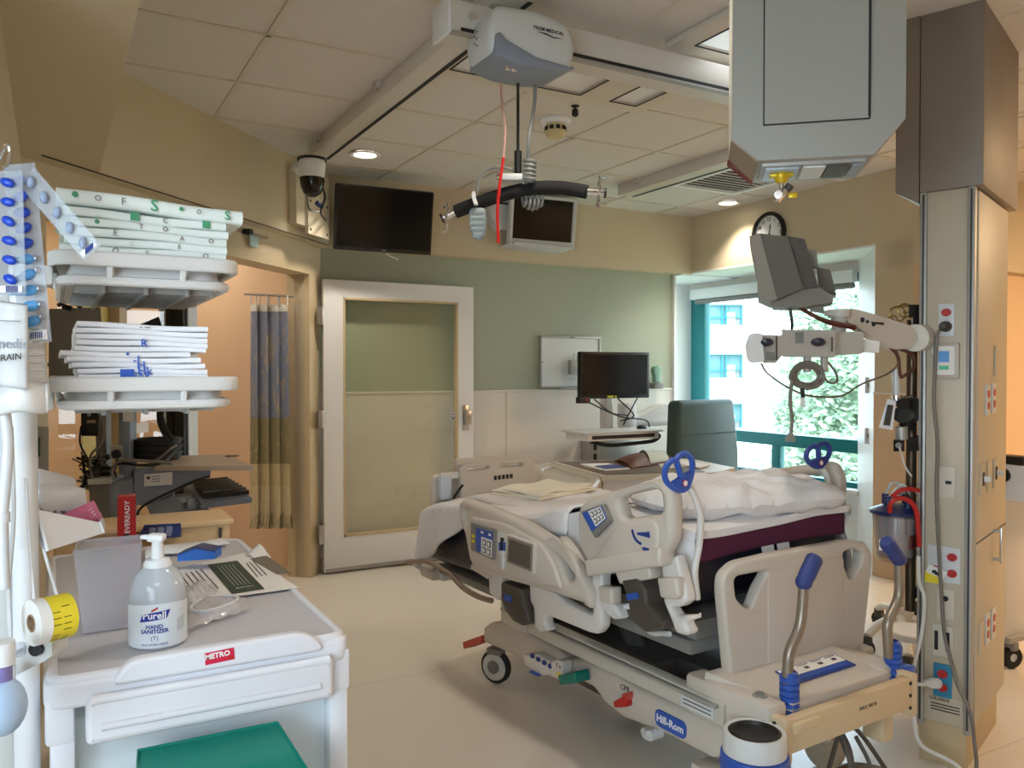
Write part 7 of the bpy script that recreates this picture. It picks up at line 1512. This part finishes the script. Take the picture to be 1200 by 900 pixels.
def tree(px, py, d, rx_, rz_, seed, label):
    c = P(px, py, d); r = random.Random(seed); t = thing('deciduous_tree', label, 'tree', (c.x, c.y, -14), 0, 'trees outside the window')
    b = B(bark, t); b.cyl((c.x, c.y, -14), (c.x, c.y, c.z), .35, None, 10, .15); b.part('trunk', t)
    vs, fs, mi = [], [], []
    b = B(leafm[0], t)
    blobs = [(r.gauss(0, .5)*rx_, r.gauss(0, .5)*rx_, r.uniform(-1, 1)*rz_, r.uniform(.3, .55)*rx_) for _ in range(26)]
    for _ in range(5200):
        bl = r.choice(blobs); a, e = r.random()*2*pi, math.acos(r.uniform(-1, 1)); q = bl[3]*r.uniform(.75, 1.05)
        p = Vector((c.x+bl[0]+q*sin(e)*cos(a), c.y+bl[1]+q*sin(e)*sin(a), c.z+bl[2]+q*cos(e)*.8)); s = r.uniform(.1, .24)
        u = Vector((r.gauss(0, 1), r.gauss(0, 1), r.gauss(0, .6))).normalized(); v = u.orthogonal().normalized()
        b.add([p-u*s, p+v*s*.5, p+u*s, p-v*s*.5], [[0, 1, 2, 3]], r.choice(leafm))
    b.part('foliage', t)
tree(985, 480, 34, 1.7, 3.2, 1, 'leafy tree nearest the white building outside the window')
tree(1010, 470, 30, 1.9, 3.6, 2, 'leafy tree in the middle of the window view, under the module rack')
tree(1060, 440, 32, 2.6, 3.8, 3, 'leafy tree outside, beside the white window reveal')
tree(960, 600, 27, 2.2, 1.9, 4, 'low leafy tree behind the window transom, in front of the middle tree')
tree(885, 620, 30, 2.0, 1.6, 5, 'low leafy tree below the white building')
tree(1020, 395, 46, 3.6, 3.0, 6, 'tall pale leafy tree behind the others, beside the patient monitor')
tree(962, 420, 50, 2.3, 4.4, 7, 'tall pale leafy tree behind the others, beside the white building')
hm = mat('wooded_hill', (140, 160, 138), .9, bump=.6, bscale=.6, var=.35, vscale=.5)
b = B(hm); 
def hill(u, v):
    px = 700+700*u; d = 62+70*v; q = P(px, 435, d); return (q.x, q.y, -14+ (16+7*u)*min(1, v*1.7)+1.3*sin(u*19)*sin(v*14)+.6*sin(u*53+v*31))
b.surf(hill, 60, 30); b.struct('hill')
B(mat('outside_ground', (130, 150, 110), .9)).box2((6.5, -10, -14.2), (140, 140, -14)).struct('ground_outside')

# ================================================================= light
w = bpy.data.worlds.new('World'); S.world = w; w.use_nodes = True; nt = w.node_tree; bg = nt.nodes['Background']
tc = nt.nodes.new('ShaderNodeTexCoord'); sp = nt.nodes.new('ShaderNodeSeparateXYZ'); cr = nt.nodes.new('ShaderNodeValToRGB')
nt.links.new(tc.outputs['Generated'], sp.inputs[0]); nt.links.new(sp.outputs['Z'], cr.inputs['Fac'])
cr.color_ramp.elements[0].color = (.76, .87, 1, 1); cr.color_ramp.elements[1].color = (.55, .74, 1, 1); nt.links.new(cr.outputs['Color'], bg.inputs['Color'])
bg.inputs['Strength'].default_value = WORLD
def sun(e, rot):
    l = bpy.data.lights.new('sun', 'SUN'); l.energy = e; l.angle = .3; l.color = (1, .96, .9); o = bpy.data.objects.new('sun', l); COL.objects.link(o); o.rotation_euler = rot
sun(SUN, (radians(48), 0, radians(-50)))
def area(name, loc, sx, sy, e, col, rot=(0, 0, 0), spread=pi):
    l = bpy.data.lights.new(name, 'AREA'); l.shape = 'RECTANGLE'; l.size = sx; l.size_y = sy; l.energy = e; l.color = col; l.spread = spread
    o = bpy.data.objects.new(name, l); COL.objects.link(o); o.location = loc; o.rotation_euler = rot; return o
area('anteroom_lamp', W(1.0, .95, 2.58), 1.6, .6, ANTE, (1, .9, .76), (0, 0, radians(45)))
area('unseen_ward_lamp', (6.4, 1.2, 2.77), 1.2, 1.2, WARD, (1, .68, .36))
area('added_header_fill', (-.2, -.25, 2.35), .9, .5, BACK, (.86, .93, 1))  # added fill over the cart, out of view and without a fixture
area('added_side_light', (-1.58, -.5, 1.5), 2.0, 1.3, SIDE, (.70, .84, 1), (radians(88), 0, radians(-34)), radians(80))  # added lamp inside the added window, narrowed and aimed at the cart
area('unseen_ward_lamp', (2.2, -1.6, 2.84), 1.2, 1.2, REAR, (.72, .86, 1))  # added cool fill from behind the viewpoint, no fixture built
area('troffer_lamp', (2.9, 2.46, 2.83), .9, .5, TROF, (.84, .92, 1))
# ================================================================= camera
cam = bpy.data.cameras.new('camera'); cam.sensor_width = 36; cam.lens = FP/1200*36; cam.clip_start = .05; cam.clip_end = 400
o = bpy.data.objects.new('camera', cam); COL.objects.link(o); o.location = (0, 0, EYE); o.rotation_euler = (pi/2-PT, 0, -TH); S.camera = o
vs = S.view_settings; vs.view_transform = 'Standard'; vs.look = 'None'; vs.gamma = 1; vs.use_curve_mapping = False; vs.exposure = EXPO
S.cycles.max_bounces = 8; S.cycles.use_denoising = True; S.cycles.transparent_max_bounces = 16
S.cycles.sample_clamp_indirect = 6
